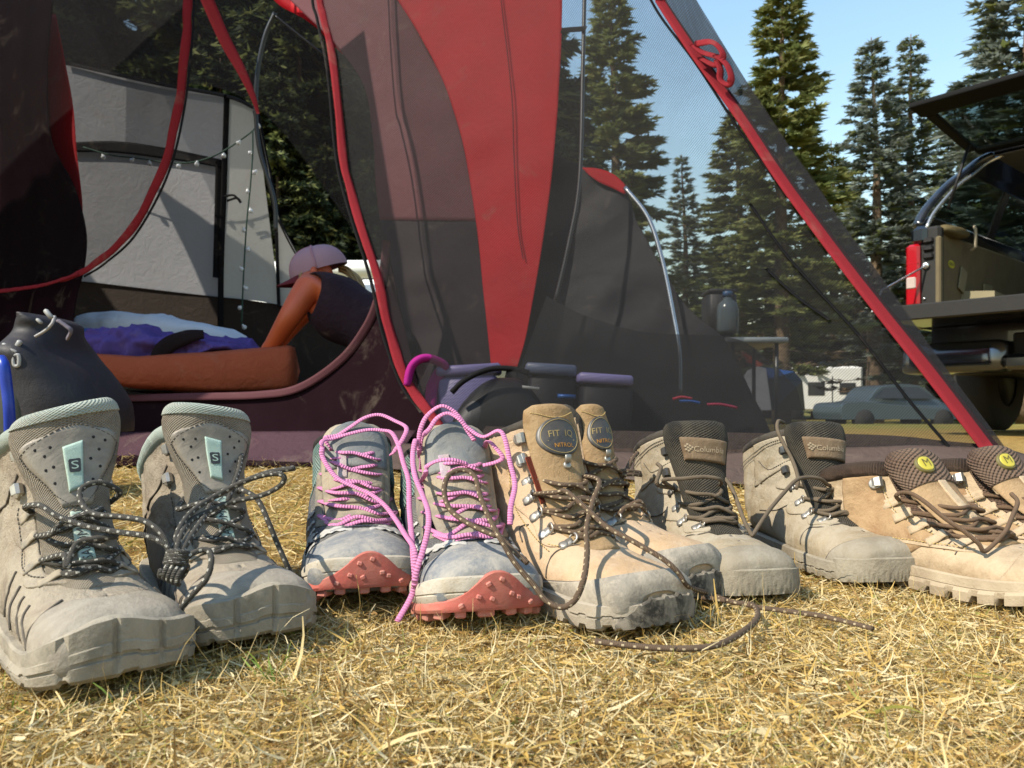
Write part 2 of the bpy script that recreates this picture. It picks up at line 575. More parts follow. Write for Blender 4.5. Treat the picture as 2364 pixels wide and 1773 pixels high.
        for h, o in rows(g, P[:, 1], P[:, 0]):
            o = np.broadcast_to(o, g.shape); V.append(np.column_stack([P + NN * o[:, None], np.broadcast_to(h, g.shape)]))
        V = np.array(V)
        uv = np.zeros((V.shape[0] * V.shape[1], 2))
        return crisp(mk(name, V.reshape(-1, 3), grid_faces(*V.shape[:2]), mat, parent or s.root, uv)), (g, P, NN)

class Tongue:
    def __init__(s, sh, cl, n=14, tilt=0.0):
        """cl rows: (y, z, halfwidth, halfthick, sag, cx)"""
        s.sh = sh; s.tilt = tilt
        A = np.array(cl, float); A[:, :4] *= sh.scale
        d = np.concatenate([[0], np.cumsum(np.hypot(*np.diff(A[:, :2], axis=0).T))])
        s.len = d[-1]
        s.f = hermite(d / d[-1], A)
    def frame(s, t):
        t = np.asarray(t, float)
        r = s.f(t); r2 = s.f(np.clip(t + .02, 0, 1)); r1 = s.f(np.clip(t - .02, 0, 1))
        ty, tz = r2[..., 0] - r1[..., 0], r2[..., 1] - r1[..., 1]
        l = np.hypot(ty, tz) + 1e-9
        return r, -tz / l, ty / l      # normal (y, z): forward / up
    def P(s, t, x, off=0.0):
        """x in halfwidths; off in metres above the front face"""
        t, x = np.broadcast_arrays(np.asarray(t, float), np.asarray(x, float))
        r, ny, nz = s.frame(t)
        d = r[..., 3] * np.sqrt(np.clip(1 - np.abs(x) ** 3.2, 0, 1)) - r[..., 4] * r[..., 2] * x ** 2 + off
        d = d + s.bulge(t, x)
        return np.stack([r[..., 5] + x * r[..., 2], r[..., 0] + ny * d, r[..., 1] + nz * d + s.tilt * x * r[..., 2] * t ** 3], -1)
    def bulge(s, t, x): return vnoise(np.stack([x * .035, t * .12, t * 0 + s.sh.seed], -1), 40, 2) * .0014
    def build(s, name, mat, na=44, nb=40, t0=0, t1=1, grow=0.0, parent=None, top_round=.09):
        a = np.linspace(t0, t1, na); th = np.linspace(0, 2 * math.pi, nb, endpoint=False)
        A, TH = np.meshgrid(a, th, indexing='ij')
        r, ny, nz = s.frame(A)
        k = np.ones_like(A)
        if top_round:
            e = np.clip((t1 - A) / top_round, 0, 1); k = np.sqrt(1 - (1 - e) ** 2) * .96 + .04
        cx, sn = np.cos(TH), np.sin(TH)
        x = np.sign(cx) * np.abs(cx) ** .85
        w = np.where(k < 1, .70 + .30 * k, 1)
        d = (r[..., 3] + grow) * np.sign(sn) * np.abs(sn) ** .8 * k - r[..., 4] * r[..., 2] * (x * w) ** 2
        d = d + s.bulge(A, x)
        hw = (r[..., 2] + grow) * w
        V = np.stack([r[..., 5] + x * hw, r[..., 0] + ny * d, r[..., 1] + nz * d + s.tilt * x * hw * A ** 3], -1).reshape(-1, 3)
        uv = np.stack([TH / 6.283 * .12, A * s.len], -1).reshape(-1, 2)
        F = [list(q) for q in grid_faces(na, nb, True)]
        F += [list(range(nb - 1, -1, -1)), [(na - 1) * nb + j for j in range(nb)]]
        return mk(name, V, F, mat, parent or s.sh.root, uv)
    def plate(s, name, mat, t0, t1, x0, x1, th=.0012, off=.0, na=14, nb=16, parent=None, shape=None, skew=0.0):
        """a thin plate lying on the tongue's face; shape(a,b) may remap the unit square"""
        def axis(n):
            return (np.concatenate([[0, 0], np.linspace(.06, .94, n), [1, 1]]), np.concatenate([[-.5, .7], np.ones(n), [.7, -.5]]))
        a, ka = axis(na); b, kb = axis(nb)
        A, B = np.meshgrid(a, b, indexing='ij')
        K = np.minimum(ka[:, None], kb[None, :])
        if shape is not None: A, B = shape(A, B)
        X = x0 + (x1 - x0) * B
        T = t0 + (t1 - t0) * A + skew * (B - .5)
        V = s.P(T, X, off + th * K)
        uv = np.stack([B * .05, A * .05], -1).reshape(-1, 2)
        return mk(name, V.reshape(-1, 3), grid_faces(len(a), len(b)), mat, parent or s.sh.root, uv)
    def print_(s, name, mat, v2, f, t, x, off=.0016, rot=0.0, parent=None, skew=0.0):
        """flat print (metres) centred at t, x"""
        c, sn = math.cos(rot), math.sin(rot)
        X = v2[:, 0] * c - v2[:, 1] * sn; Y = v2[:, 0] * sn + v2[:, 1] * c
        r = s.f(np.array(t))
        hw = r[2]
        V = s.P(t + Y / s.len + skew * X / hw, x + X / hw, off)
        return mk(name, V, f, mat, parent or s.sh.root, smooth=False)

def disc_on(P, N, r, h, n=14):
    """a low domed disc at P facing N"""
    N = Vector(N).normalized(); q = N.to_track_quat('Z', 'Y').to_matrix()
    Q = np.array(q)
    v = []
    for rr, z in ((r, -.001), (r, h * .6), (r * .82, h), (r * .35, h * 1.12)):
        for k in range(n):
            a = 2 * math.pi * k / n
            v.append([rr * math.cos(a), rr * math.sin(a), z])
    f = [list(x) for x in grid_faces(4, n, True)] + [[3 * n + k for k in range(n)]]
    return np.array(v) @ Q.T + np.asarray(P), f

def frame_on(sh, t, ph, toward):
    """position, outward normal, in-surface direction heading towards the throat"""
    P = sh.S(t, ph, 0.0)
    N = sh.S(t, ph, .004) - P; N = N / np.linalg.norm(N)
    D = sh.S(t, ph * (1 - .12) if toward else ph * 1.1, 0.0) - P
    D = D - N * D.dot(N); D /= np.linalg.norm(D)
    return P, N, D

def tri_frame(P, N, D):
    B = np.cross(N, D)
    return lambda a, b, c: np.asarray(P) + D * a + B * b + N * c

def hook(sh, t, ph, mat, parent=None, k=1.0):
    """a speed hook: riveted plate and a curled tongue of metal that opens away from the throat"""
    P, N, D = frame_on(sh, t, ph, True)
    F = tri_frame(P, N, D)
    mb = MB()
    v, f = disc_on(F(-.0035 * k, 0, .0002), N, .0035 * k, .0014 * k); mb.add(v, f)
    prof = np.array([(-.0042, .0008), (.0006, .0010), (.0030, .0020), (.0036, .0046), (.0026, .0062), (-.0010, .0066), (-.0030, .0054)]) * k
    V = []; w = .0034 * k
    for i, (a, c) in enumerate(prof):
        for b in (-w, w): V.append(F(a, b * (1 if i < 5 else .82), c))
    V = np.array(V)
    mb.add(V, [list(q) for q in grid_faces(len(prof), 2)])
    o = mb.build('hook', mat, parent or sh.root, smooth=False)
    md = o.modifiers.new('gauge', 'SOLIDIFY'); md.thickness = .0010 * k; md.offset = 0
    return o, F(.003 * k, 0, .004 * k)

def dring(sh, t, ph, mat, parent=None, k=1.0):
    """an eyelet plate with a rivet and a bent wire loop for the lace"""
    P, N, D = frame_on(sh, t, ph, True)
    F = tri_frame(P, N, D)
    mb = MB()
    v, f = disc_on(F(-.004 * k, 0, .0008), N, .0034 * k, .0012 * k); mb.add(v, f)
    # plate: rounded strap
    V = []; rows = [(-.0078, .0022), (-.0066, .0036), (-.003, .0040), (.001, .0032), (.003, .0030)]
    for a, w in rows:
        for b in (-w, w): V.append(F(a * k, b * k, .0008 + (.0012 if a > .0 else 0)))
    o2 = MB().add(np.array(V), [list(q) for q in grid_faces(len(rows), 2)]).build('eyelet_plate', mat, None)
    md = o2.modifiers.new('gauge', 'SOLIDIFY'); md.thickness = .0009; md.offset = 0
    loop = [(.002, -.0034, .0018), (.0045, -.0036, .0034), (.0062, -.0024, .0046), (.0066, 0, .0050), (.0062, .0024, .0046), (.0045, .0036, .0034), (.002, .0034, .0018)]
    mb.add(*tube(cr([F(a * k, b * k, c * k) for a, b, c in loop], 4), .0009 * k, 7))
    o = mb.build('eyelet', mat, parent or sh.root)
    o2.parent = o
    return o, F(.0050 * k, 0, .0040 * k)

def web_loop(sh, t, ph, mat, parent=None, w=.0045, ln=.012, name='lace_loop'):
    """a folded webbing loop"""
    P, N, D = frame_on(sh, t, ph, True)
    F = tri_frame(P, N, D)
    prof = cr([(-ln, .0008), (-.004, .0016), (.001, .0034), (.0040, .0034), (.0046, .0014), (.002, .0002)], 3)
    V = [F(a, b, c) for a, c in prof for b in (-w, -w * .4, w * .4, w)]
    o = MB().add(np.array(V), [list(q) for q in grid_faces(len(prof), 4)]).build(name, mat, parent or sh.root)
    md = o.modifiers.new('gauge', 'SOLIDIFY'); md.thickness = .0012; md.offset = 0
    return o, F(.0030, 0, .0020)

def lacing(sh, L, Rr, r, mat, flat=1.0, lift=(0, -.004, .006), extra=(), jit=.0012, straight_first=True, name='lace', n=8, tg=None):
    """criss-cross lacing through eyelet points L[i], Rr[i] (from toe upwards) as one mesh; extra = more paths in local space"""
    mb = MB()
    lift = np.array(lift)
    if tg is not None:
        tt = np.linspace(0, 1, 101); cl = tg.P(tt, 0.0); cx = tg.f(tt)
    up = lift / np.linalg.norm(lift) if flat != 1 else None
    def run(a, b, k):
        a, b = np.asarray(a), np.asarray(b)
        pts = [a]
        for f in (.22, .5, .78):
            p = a * (1 - f) + b * f
            q = p + lift * (k if f == .5 else k * .75)
            if tg is not None:
                i = int(np.argmin(np.abs(cl[:, 2] - p[2])))
                x = (p[0] - cx[i, 5]) / cx[i, 2]
                if abs(x) < .97:
                    q2 = tg.P(tt[i], x, r * flat + .0007 + (k - 1) * r * 1.6)
                    if q2[1] < q[1] + .004: q = q2
            pts.append(q + rng.normal(0, jit, 3) * .6)
        pts.append(b)
        mb.add(*tube(cr(np.array(pts), 7), r, n, flat, up=up))
    if straight_first: run(L[0], Rr[0], 1.0)
    for i in range(len(L) - 1):
        run(L[i], Rr[i + 1], 1.0)
        run(Rr[i], L[i + 1], 1.5)
    for e in extra:
        mb.add(*tube(cr(np.array(e), 9), r, n, flat, up=up))
    return mb.build(name, mat, sh.root)
# ------------------------------------------------------------------ shoe materials
DUST = hexc('#c9b799'); DUSTG = hexc('#bcb19d')
M = {}
M['grey_suede'] = surf('grey suede', hexc('#a0907c'), hexc('#86796a'), .92, 40, 700, .35, DUSTG, .45, 16, wrinkle=.25)
M['grey_mesh'] = surf('grey mesh cloth', hexc('#9b8d7b'), hexc('#847767'), .95, 30, 500, .15, DUSTG, .35, 14, weave=(3300., 3300.), weave_str=.7, weave_dark=.5)
M['grey_panel'] = surf('smooth grey panel', hexc('#857b6f'), hexc('#756c61'), .5, 20, 300, .08, DUSTG, .3, 12, wrinkle=.15, spec=.45)
M['grey_rubber'] = surf('dusty grey rubber', hexc('#9c9283'), hexc('#877d6f'), .85, 25, 420, .22, hexc('#b0a797'), .6, 18)
M['pale_sole'] = surf('pale dusty foam', hexc('#9e9686'), hexc('#8a8274'), .88, 28, 420, .22, hexc('#b3a895'), .55, 20)
M['dark_tread'] = surf('dark tread rubber', hexc('#5a554c'), hexc('#3b3833'), .85, 40, 300, .3, hexc('#9c917f'), .6, 22)
M['mint'] = surf('mint mesh lining', hexc('#c2d3c8'), hexc('#b0c7bb'), .95, 40, 500, .1, hexc('#c8c6b8'), .35, 18, weave=(3000., 3000.), weave_str=.6, weave_dark=.3)
M['lit_mint_rim'] = surf('lit mint rim', hexc('#bac2b6'), hexc('#a9b3a6'), .95, 40, 500, .1, hexc('#c0b8aa'), .4, 18, weave=(3000., 3000.), weave_str=.6, weave_dark=.3)
M['mint_tab'] = surf('mint ribbon', hexc('#bdd8cb'), hexc('#abcabc'), .8, 40, 600, .1, hexc('#c8c6b8'), .25, 20, weave=(9000., 5200.), weave_str=.3)
M['ink'] = plain('dark print', (.03, .032, .034), .6)
M['pale_print'] = plain('pale print', hexc('#b7bfb6'), .7)
M['hole'] = plain('punched hole', (.012, .011, .01), .9)
M['groove'] = plain('seam groove', hexc('#655d53'), .9)
M['grey_lace'] = lace_mat('dark grey lace', hexc('#55524c'), hexc('#46433e'), hexc('#bdbab0'), 150, 3, .27)
M['steel'] = surf('worn steel', (.46, .44, .40), (.30, .29, .27), .45, 80, 300, .1, hexc('#9c917f'), .35, 40, metal=.75, spec=.5)
M['gun'] = surf('gunmetal', (.13, .13, .13), (.08, .08, .08), .38, 80, 300, .1, hexc('#9c917f'), .15, 40, metal=.8, spec=.5)
M['lining_dark'] = surf('dark lining', hexc('#37342f'), hexc('#2a2825'), .95, 60, 500, .2, weave=(3000., 3000.), weave_str=.5)
# trail shoes
M['slate_cap'] = surf('slate blue overlay', hexc('#84878a'), hexc('#72767a'), .65, 24, 350, .22, hexc('#b3aca0'), .7, 20, spec=.3)
M['slate_tongue'] = surf('slate tongue', hexc('#73787b'), hexc('#60666a'), .6, 22, 350, .12, hexc('#a19c8f'), .35, 12, wrinkle=.2)
M['taupe_tongue'] = surf('taupe tongue', hexc('#8c8378'), hexc('#7b7368'), .85, 24, 500, .2, DUST, .4, 14, wrinkle=.3)
M['navy'] = surf('navy overlay', hexc('#2b3142'), hexc('#242836'), .55, 24, 350, .12, hexc('#7c7d7f'), .3, 14)
M['navy_line'] = plain('navy seam', hexc('#2b3142'), .8)
M['white_print'] = surf('white print', hexc('#d6d2cd'), hexc('#c2beb8'), .7, 40, 350, .12, hexc('#a9a598'), .35, 24)
M['shoe_mesh'] = surf('grey shoe mesh', hexc('#858384'), hexc('#706f72'), .92, 30, 420, .15, hexc('#a9a598'), .3, 14, weave=(2400., 2400.), weave_str=.8, weave_dark=.5)
M['teal_mesh'] = surf('teal mesh', hexc('#7fa39d'), hexc('#6d938d'), .9, 30, 420, .15, hexc('#b9b7a8'), .25, 14, weave=(1500., 1500.), weave_str=1., weave_dark=.6)
M['off_white'] = surf('off white foam', hexc('#cdc4b4'), hexc('#b9b0a1'), .85, 26, 420, .2, hexc('#b9a88c'), .4, 22, speck=hexc('#948a7b'))
M['coral'] = surf('coral rubber', hexc('#cf6f62'), hexc('#bd5f53'), .7, 20, 350, .12, hexc('#bd8a78'), .35, 22)
M['coral_lug'] = surf('coral lug', hexc('#d98578'), hexc('#cc7468'), .7, 20, 350, .12, hexc('#c49c8a'), .35, 40)
M['pink_lace'] = lace_mat('pink lace', hexc('#e99ac4'), hexc('#dc84b4'), None, 420, 1, ribs=True)
M['pink_web'] = surf('white pink webbing', hexc('#d9c6cf'), hexc('#cbb3c0'), .9, 60, 500, .1, DUST, .3, 20, weave=(9000., 3500.), weave_str=.5)
M['grey_web'] = surf('grey webbing', hexc('#8d887f'), hexc('#7a756d'), .9, 60, 500, .1, DUST, .35, 20, weave=(9000., 3500.), weave_str=.5)
# tan boots
M['tan'] = surf('tan nubuck', hexc('#c7a883'), hexc('#b59570'), .88, 18, 520, .22, hexc('#cfb597'), .6, 12, wrinkle=.22)
M['tan_dark'] = surf('brown tan suede', hexc('#a08158'), hexc('#8b6c47'), .92, 24, 600, .3, hexc('#bda27c'), .35, 14, wrinkle=.25)
M['tan_rand'] = surf('grey rubber rand', hexc('#928b7f'), hexc('#7d766b'), .85, 22, 380, .22, hexc('#c0b4a1'), .75, 13)
M['tan_sole'] = surf('dusty grey sole', hexc('#ada18f'), hexc('#958a7a'), .88, 24, 380, .2, hexc('#b9ae9c'), .6, 15)
M['scuff'] = surf('scuffed black rubber', hexc('#4b4740'), hexc('#302d29'), .85, 40, 300, .3, hexc('#9e9484'), .75, 30)
M['yellow_thread'] = plain('yellow thread', hexc('#cfb273'), .9)
M['grey_thread'] = plain('grey thread', hexc('#6c655b'), .9)
M['black_badge'] = surf('black badge', (.022, .021, .02), (.03, .028, .027), .45, 30, 300, .1, hexc('#6f6558'), .25, 30, spec=.5)
M['gold_print'] = plain('gold print', hexc('#a48f5d'), .55)
M['orange_print'] = plain('orange print', hexc('#c98a2a'), .55)
M['rust_mesh'] = surf('rust red mesh', hexc('#9c4326'), hexc('#82351d'), .9, 30, 400, .1, None, weave=(2600., 2600.), weave_str=.9, weave_dark=.8)
M['black_cloth'] = surf('black padded cloth', hexc('#3a3733'), hexc('#2b2926'), .95, 40, 500, .2, hexc('#7d7263'), .25, 20, weave=(3200., 3200.), weave_str=.4)
M['brown_lace'] = lace_mat('brown lace', hexc('#74604d'), hexc('#5f4d3d'), hexc('#c4b292'), 130, 3, .24)
# black tongued boots
M['stone'] = surf('stone nubuck', hexc('#ab9a7e'), hexc('#948367'), .88, 18, 520, .22, hexc('#b7ac98'), .6, 11, wrinkle=.22)
M['stone_cap'] = surf('stone rubber', hexc('#9a8f7b'), hexc('#857a67'), .85, 22, 420, .2, hexc('#aba291'), .6, 13)
M['stone_sole'] = surf('stone sole', hexc('#9f9480'), hexc('#887d6b'), .88, 24, 340, .3, hexc('#aba28f'), .5, 16)
M['black_mesh'] = surf('black tongue mesh', hexc('#4b473f'), hexc('#38352f'), .95, 30, 500, .1, hexc('#857a67'), .25, 16, weave=(2500., 2500.), weave_str=1., weave_dark=.75)
M['brown_patch'] = surf('brown leather patch', hexc('#7f6850'), hexc('#6a5641'), .85, 30, 420, .25, hexc('#a08c71'), .3, 20)
M['patch_print'] = plain('pressed print', hexc('#b3a084'), .8)
M['taupe_lace'] = lace_mat('taupe lace', hexc('#7f705d'), hexc('#695c4c'), None, 300, 2)
# beige shoes
M['beige'] = surf('beige suede', hexc('#bba484'), hexc('#a48c6c'), .92, 18, 560, .25, hexc('#cfb899'), .6, 12, wrinkle=.2)
M['beige_dark'] = surf('amber suede', hexc('#a58360'), hexc('#8c6e4e'), .9, 18, 560, .25, hexc('#c4a67e'), .45, 14, wrinkle=.25)
M['beige_sole'] = surf('beige sole', hexc('#b5a287'), hexc('#9f8d74'), .88, 24, 340, .25, hexc('#c4b296'), .5, 16)
M['brown_mesh'] = surf('brown mesh collar', hexc('#71594a'), hexc('#5d483c'), .95, 30, 420, .1, hexc('#977f69'), .3, 16, weave=(1500., 1500.), weave_str=1., weave_dark=.7)
M['yellow_logo'] = plain('yellow logo', hexc('#c9bb45'), .5)
M['olive_ring'] = plain('olive ring', hexc('#6c6335'), .6)

def spring(y, k, ln): return k * np.clip(1 - y / ln, 0, 1) ** 2
def notch(u, per, duty):  # square wave along the outline
    return ((u / per) % 1 < duty).astype(float)
def arclen(O):
    return np.concatenate([[0], np.cumsum(np.linalg.norm(np.diff(O, axis=0), axis=1))])

BOOT = [  # s, Fu,Fw, Bu,Bw, W, m, nF,nB, c
 (0.00, .002, .030, .002, .020, .016, .5, 2.2, 2.2, 0),
 (0.05, .004, .0375, .003, .013, .031, .45, 2.4, 2.8, 0),
 (0.12, .012, .0435, .012, .011, .041, .42, 2.5, 3.2, 0),
 (0.24, .036, .0475, .040, .010, .0462, .38, 2.4, 3.4, .001),
 (0.36, .064, .0515, .085, .010, .0468, .36, 2.3, 3.4, .001),
 (0.48, .088, .0620, .135, .012, .0445, .34, 2.1, 3.1, 0),
 (0.58, .107, .0790, .185, .014, .0415, .36, 2.0, 2.8, -.001),
 (0.68, .121, .0990, .238, .016, .039, .40, 2.0, 2.6, -.001),
 (0.78, .131, .1190, .272, .036, .0365, .48, 2.0, 2.4, 0),
 (0.89, .139, .1380, .279, .085, .0360, .5, 2.0, 2.2, 0),
 (1.00, .145, .1550, .272, .135, .0375, .5, 2.1, 2.2, 0)]

def eyelets(ts, f=1.0, phi=.56):
    return [(t, phi * f) for t in ts]

# ================================================================== grey walking boots with mint lining
def grey_boot(label, T, psi, seed, mir, loops, hs=1.0, tilt=0.0, ws=.91):
    fl = {.89: 1.10, 1.0: 1.24, .78: 1.03}
    rows = [tuple(r[:5]) + (r[5] * fl.get(r[0], 1),) + tuple(r[6:9]) + (r[9] * mir,) for r in BOOT]
    def send(ph): return 1 - .10 * np.sin(ph / 2) ** 2 + .02 * np.cos(ph * 2) - .05 * np.exp(-((np.abs(((ph + math.pi) % (2 * math.pi)) - math.pi) - .45) / .35) ** 2)
    sh = Shoe('hiking_boot', label, 'grey pair of boots', T, psi, rows, .0019, seed, 1.0, .40, .56, send=send, hs=hs, ws=ws)
    r = sh.root
    sh.sole_z = .04
    up = sh.body('upper', [M['grey_suede'], M['mint']])
    # mesh quarter panels on each side and toe rand
    def cap(a, b):
        ph = -2.5 + 5.0 * b
        tm = .235 + .045 * np.cos(ph * 1.0) - .05 * np.exp(-(ph / .35) ** 2)
        return a * tm + .004, ph
    sh.patch('toe_cap', M['grey_rubber'], cap, 26, 60, .0026); sh.rim(cap, M['groove'])
    for sg in (-1, 1):
        def eyestay(a, b, sg=sg):
            t = .39 + .50 * a
            return t, sg * (sh.phit(t) * 1.03 + .02 + (.30 + .10 * np.sin(a * 14)) * b)
        sh.patch('eyestay', M['grey_suede'], eyestay, 40, 10, .0016)
        sh.line('seam', M['groove'], [[(.37 + .06 * k, sg * (.95 + .02 * k)), (.34 + .06 * k, sg * 1.25), (.27 + .07 * k, sg * 1.62)] for k in range(4)]
                + [[(.30, sg * .5), (.27, sg * 1.0), (.27, sg * 1.5), (.22, sg * 1.8)], [(.88, sg * .75), (.80, sg * 1.05), (.78, sg * 1.5), (.70, sg * 2.0)]], .0009, .0004)
        sh.line('stitching', M['grey_thread'], [[(.41, sg * (.22)), (.5, sg * .80), (.62, sg * .84), (.74, sg * .84)]], .0005, .0020, dash=.0035)
    sh.collar('collar', M['mint'], .0078, -.0050, drop=.012)
    tg = Tongue(sh, [(.060, .048, .016, .003, .15, 0), (.086, .060, .022, .004, .22, 0), (.107, .080, .023, .0045, .22, 0), (.121, .104, .0235, .005, .20, 0),
                     (.131, .128, .031, .0058, .16, 0), (.138, .150, .0355, .0072, .15, 0), (.142, .166, .0315, .0085, .15, 0)], tilt=tilt)
    tg.build('tongue', M['grey_mesh'])
    # padded mint rim of the tongue, light on its top edge put into the whitish tone
    tg.build('tongue_rim', M['lit_mint_rim'], na=14, t0=.935, t1=1.006, grow=.0008, top_round=.05)
    def shield(A, B):
        w = .34 + .58 * np.sin(np.clip(A * 1.1 + .12, 0, 1.2) * 1.5) ** 1.3
        w = w * np.clip((1 - A) / .10, 0, 1) ** .5 * .25 + w * .75
        return A + .05 * np.cos((B - .5) * 6.28) * A, .5 + (B - .5) * w
    tg.plate('tongue_panel', M['grey_panel'], .50, .875, -.98, .98, .0011, .0, 26, 26, shape=shield)
    mb = MB()
    for x, tt in ((-.82, .80), (-.66, .76), (-.5, .80), (-.72, .69), (-.52, .70), (-.60, .62), (.5, .82), (.66, .76), (.45, .72), (.74, .68), (.56, .62), (.8, .8)):
        p = tg.P(tt, x * .80, .0008); n = tg.P(tt, x * .80, .01) - p
        mb.add(*disc_on(p, n, .0012, .0005, 8))
    mb.build('perforations', M['hole'], r)['kind'] = 'stuff'
    ob = MB(); q_ = np.linspace(0, 2 * math.pi, 73)
    sq_ = np.array([shield(np.array(min(1, max(0, .5 + .52 * math.sin(u) * 1.0))), np.array(min(1, max(0, .5 + .56 * math.cos(u) * (1 + .1 * abs(math.sin(2 * u))))))) for u in q_])
    Pq = tg.P(np.clip(.50 + .375 * sq_[:, 0], .44, .90), np.clip((-.98 + 1.96 * sq_[:, 1]) * 1.04, -.96, .96), .0009)
    Pq = cr(Pq, 3)
    for i_ in range(0, len(Pq) - 2, 3): ob.add(*tube(Pq[i_:i_ + 3], .00045, 5))
    ob.build('stitching', M['grey_thread'], r)['kind'] = 'stuff'
    tab = tg.plate('logo_tab', M['mint_tab'], .575, .80, -.19, .19, .0016, .0014, skew=.02 * mir)
    sq = [(-.0042, -.0052), (.0042, -.0052), (.0052, -.0042), (.0052, .0042), (.0042, .0052), (-.0042, .0052), (-.0052, .0042), (-.0052, -.0042)]
    k = np.array([(0, 0)] + [(q[0] * .72, q[1] * .95) for q in sq])
    tg.print_('logo', M['ink'], k, [(0, i + 1, (i + 1) % 8 + 1) for i in range(8)], .69, 0, .0035, parent=tab)
    v, f = text_shape('S', .0105)
    tg.print_('logo_letter', M['mint_tab'], v * np.array([1.15, .8]), f, .69, 0, .0039, parent=tab)
    lab = tg.plate('tongue_label', M['mint_tab'], .20, .47, -.22, .22, .0014, .0008)
    v, f = text_shape('SALOMON', .0090)
    tg.print_('lettering', M['ink'], v, f, .33, 0, .0026, rot=math.pi / 2, parent=lab)
    # sole with a lobed toe bumper
    O, N = sh.outline(.0030, 420)
    L = arclen(O)
    def prof(y, x):
        b = spring(y, .010, .075) + .0018 * notch(L, .031, .16)
        lob = .015 * np.exp(-((y - .000) / .022) ** 2) * (.78 + .22 * np.cos(x * mir * 95 + .6)) + .009 * np.exp(-((x * mir - .038) / .016) ** 2 - ((y - .045) / .02) ** 2)
        t = spring(y, .010, .075) + .0205 + lob + .004 * np.clip((y - .2) / .08, 0, 1)
        g = np.zeros_like(y)
        for c in (-.030, -.006, .019):
            g += np.exp(-(((x * mir - c + .10 * y)) / .0013) ** 2) * (y < .035)
        w = .35 + .65 * np.exp(-(y / .045) ** 2)
        return [(b, -.001), (b + .003, .0024), (b * .68 + t * .32, .0032 - .004 * g), (b * .66 + t * .34, .0012 - .003 * g), (b * .60 + t * .40, .0012 - .003 * g), (b * .58 + t * .42, .0034 - .004 * g),
                (b * .42 + t * .58, .0034 * w - .004 * g), (b * .40 + t * .60, (.0014 + .002 * (w - .35)) - .003 * g), (b * .22 + t * .78, .0030 * w - .0034 * g), (t - .0010, .0024 * w - .002 * g), (t, -.0006)]
    sh.sole('sole', M['pale_sole'], O, N, prof)
    # eyelets: webbing loops below, hooks above
    Lp, Rp = [], []
    for t in (.44, .525, .61, .69):
        for sg, lst in ((-1, Lp), (1, Rp)):
            o, p = web_loop(sh, t, sg * (sh.phit(np.array(t)) + .10), M['grey_web'], w=.0032, ln=.010)
            lst.append(p)
    for t in (.78, .89):
        for sg in (-1, 1):
            hook(sh, t, sg * (sh.phit(np.array(t)) + .26), M['steel'], k=1.15)
    lacing(sh, Lp, Rp, .00195, M['grey_lace'], lift=(0, -.006, .0075), extra=loops(sh, Lp, Rp), jit=.0022, tg=tg)
    return sh, Lp, Rp
# zoomed picture coordinates -> pixels of the 1024 picture -> world
def z1(x, y, Y): return px(.1932 * x, 381.2 + .1932 * y, Y)
def z2(x, y, Y): return px(285.9 + .15146 * x, 389.8 + .15146 * y, Y)
def z3(x, y, Y): return px(485.1 + .1723 * x, 381.2 + .1723 * y, Y)
def z4(x, y, Y): return px(719.0 + .13786 * x, 398.5 + .13786 * y, Y)
def onground(f, x, y, z=.005):
    """where the line through the pixel meets height z"""
    p = f(x, y, 1.0)
    return f(x, y, (EYE - z) / (EYE - p[2]))
def loc(sh, f, pts):
    return [sh.local(f(*p))[0] for p in pts]

def knot(c, r, a, b, ax):
    """coils of lace wound round a short core"""
    out = []
    ax = np.array(ax) / np.linalg.norm(ax)
    u = np.cross(ax, [0, 0, 1.0]); u /= np.linalg.norm(u); v = np.cross(ax, u)
    for t in np.linspace(0, 1, 41):
        q = t * 4.2 * 2 * math.pi
        out.append(np.asarray(c) + ax * (t - .5) * a + (u * math.cos(q) + v * math.sin(q) * .8) * b)
    return out

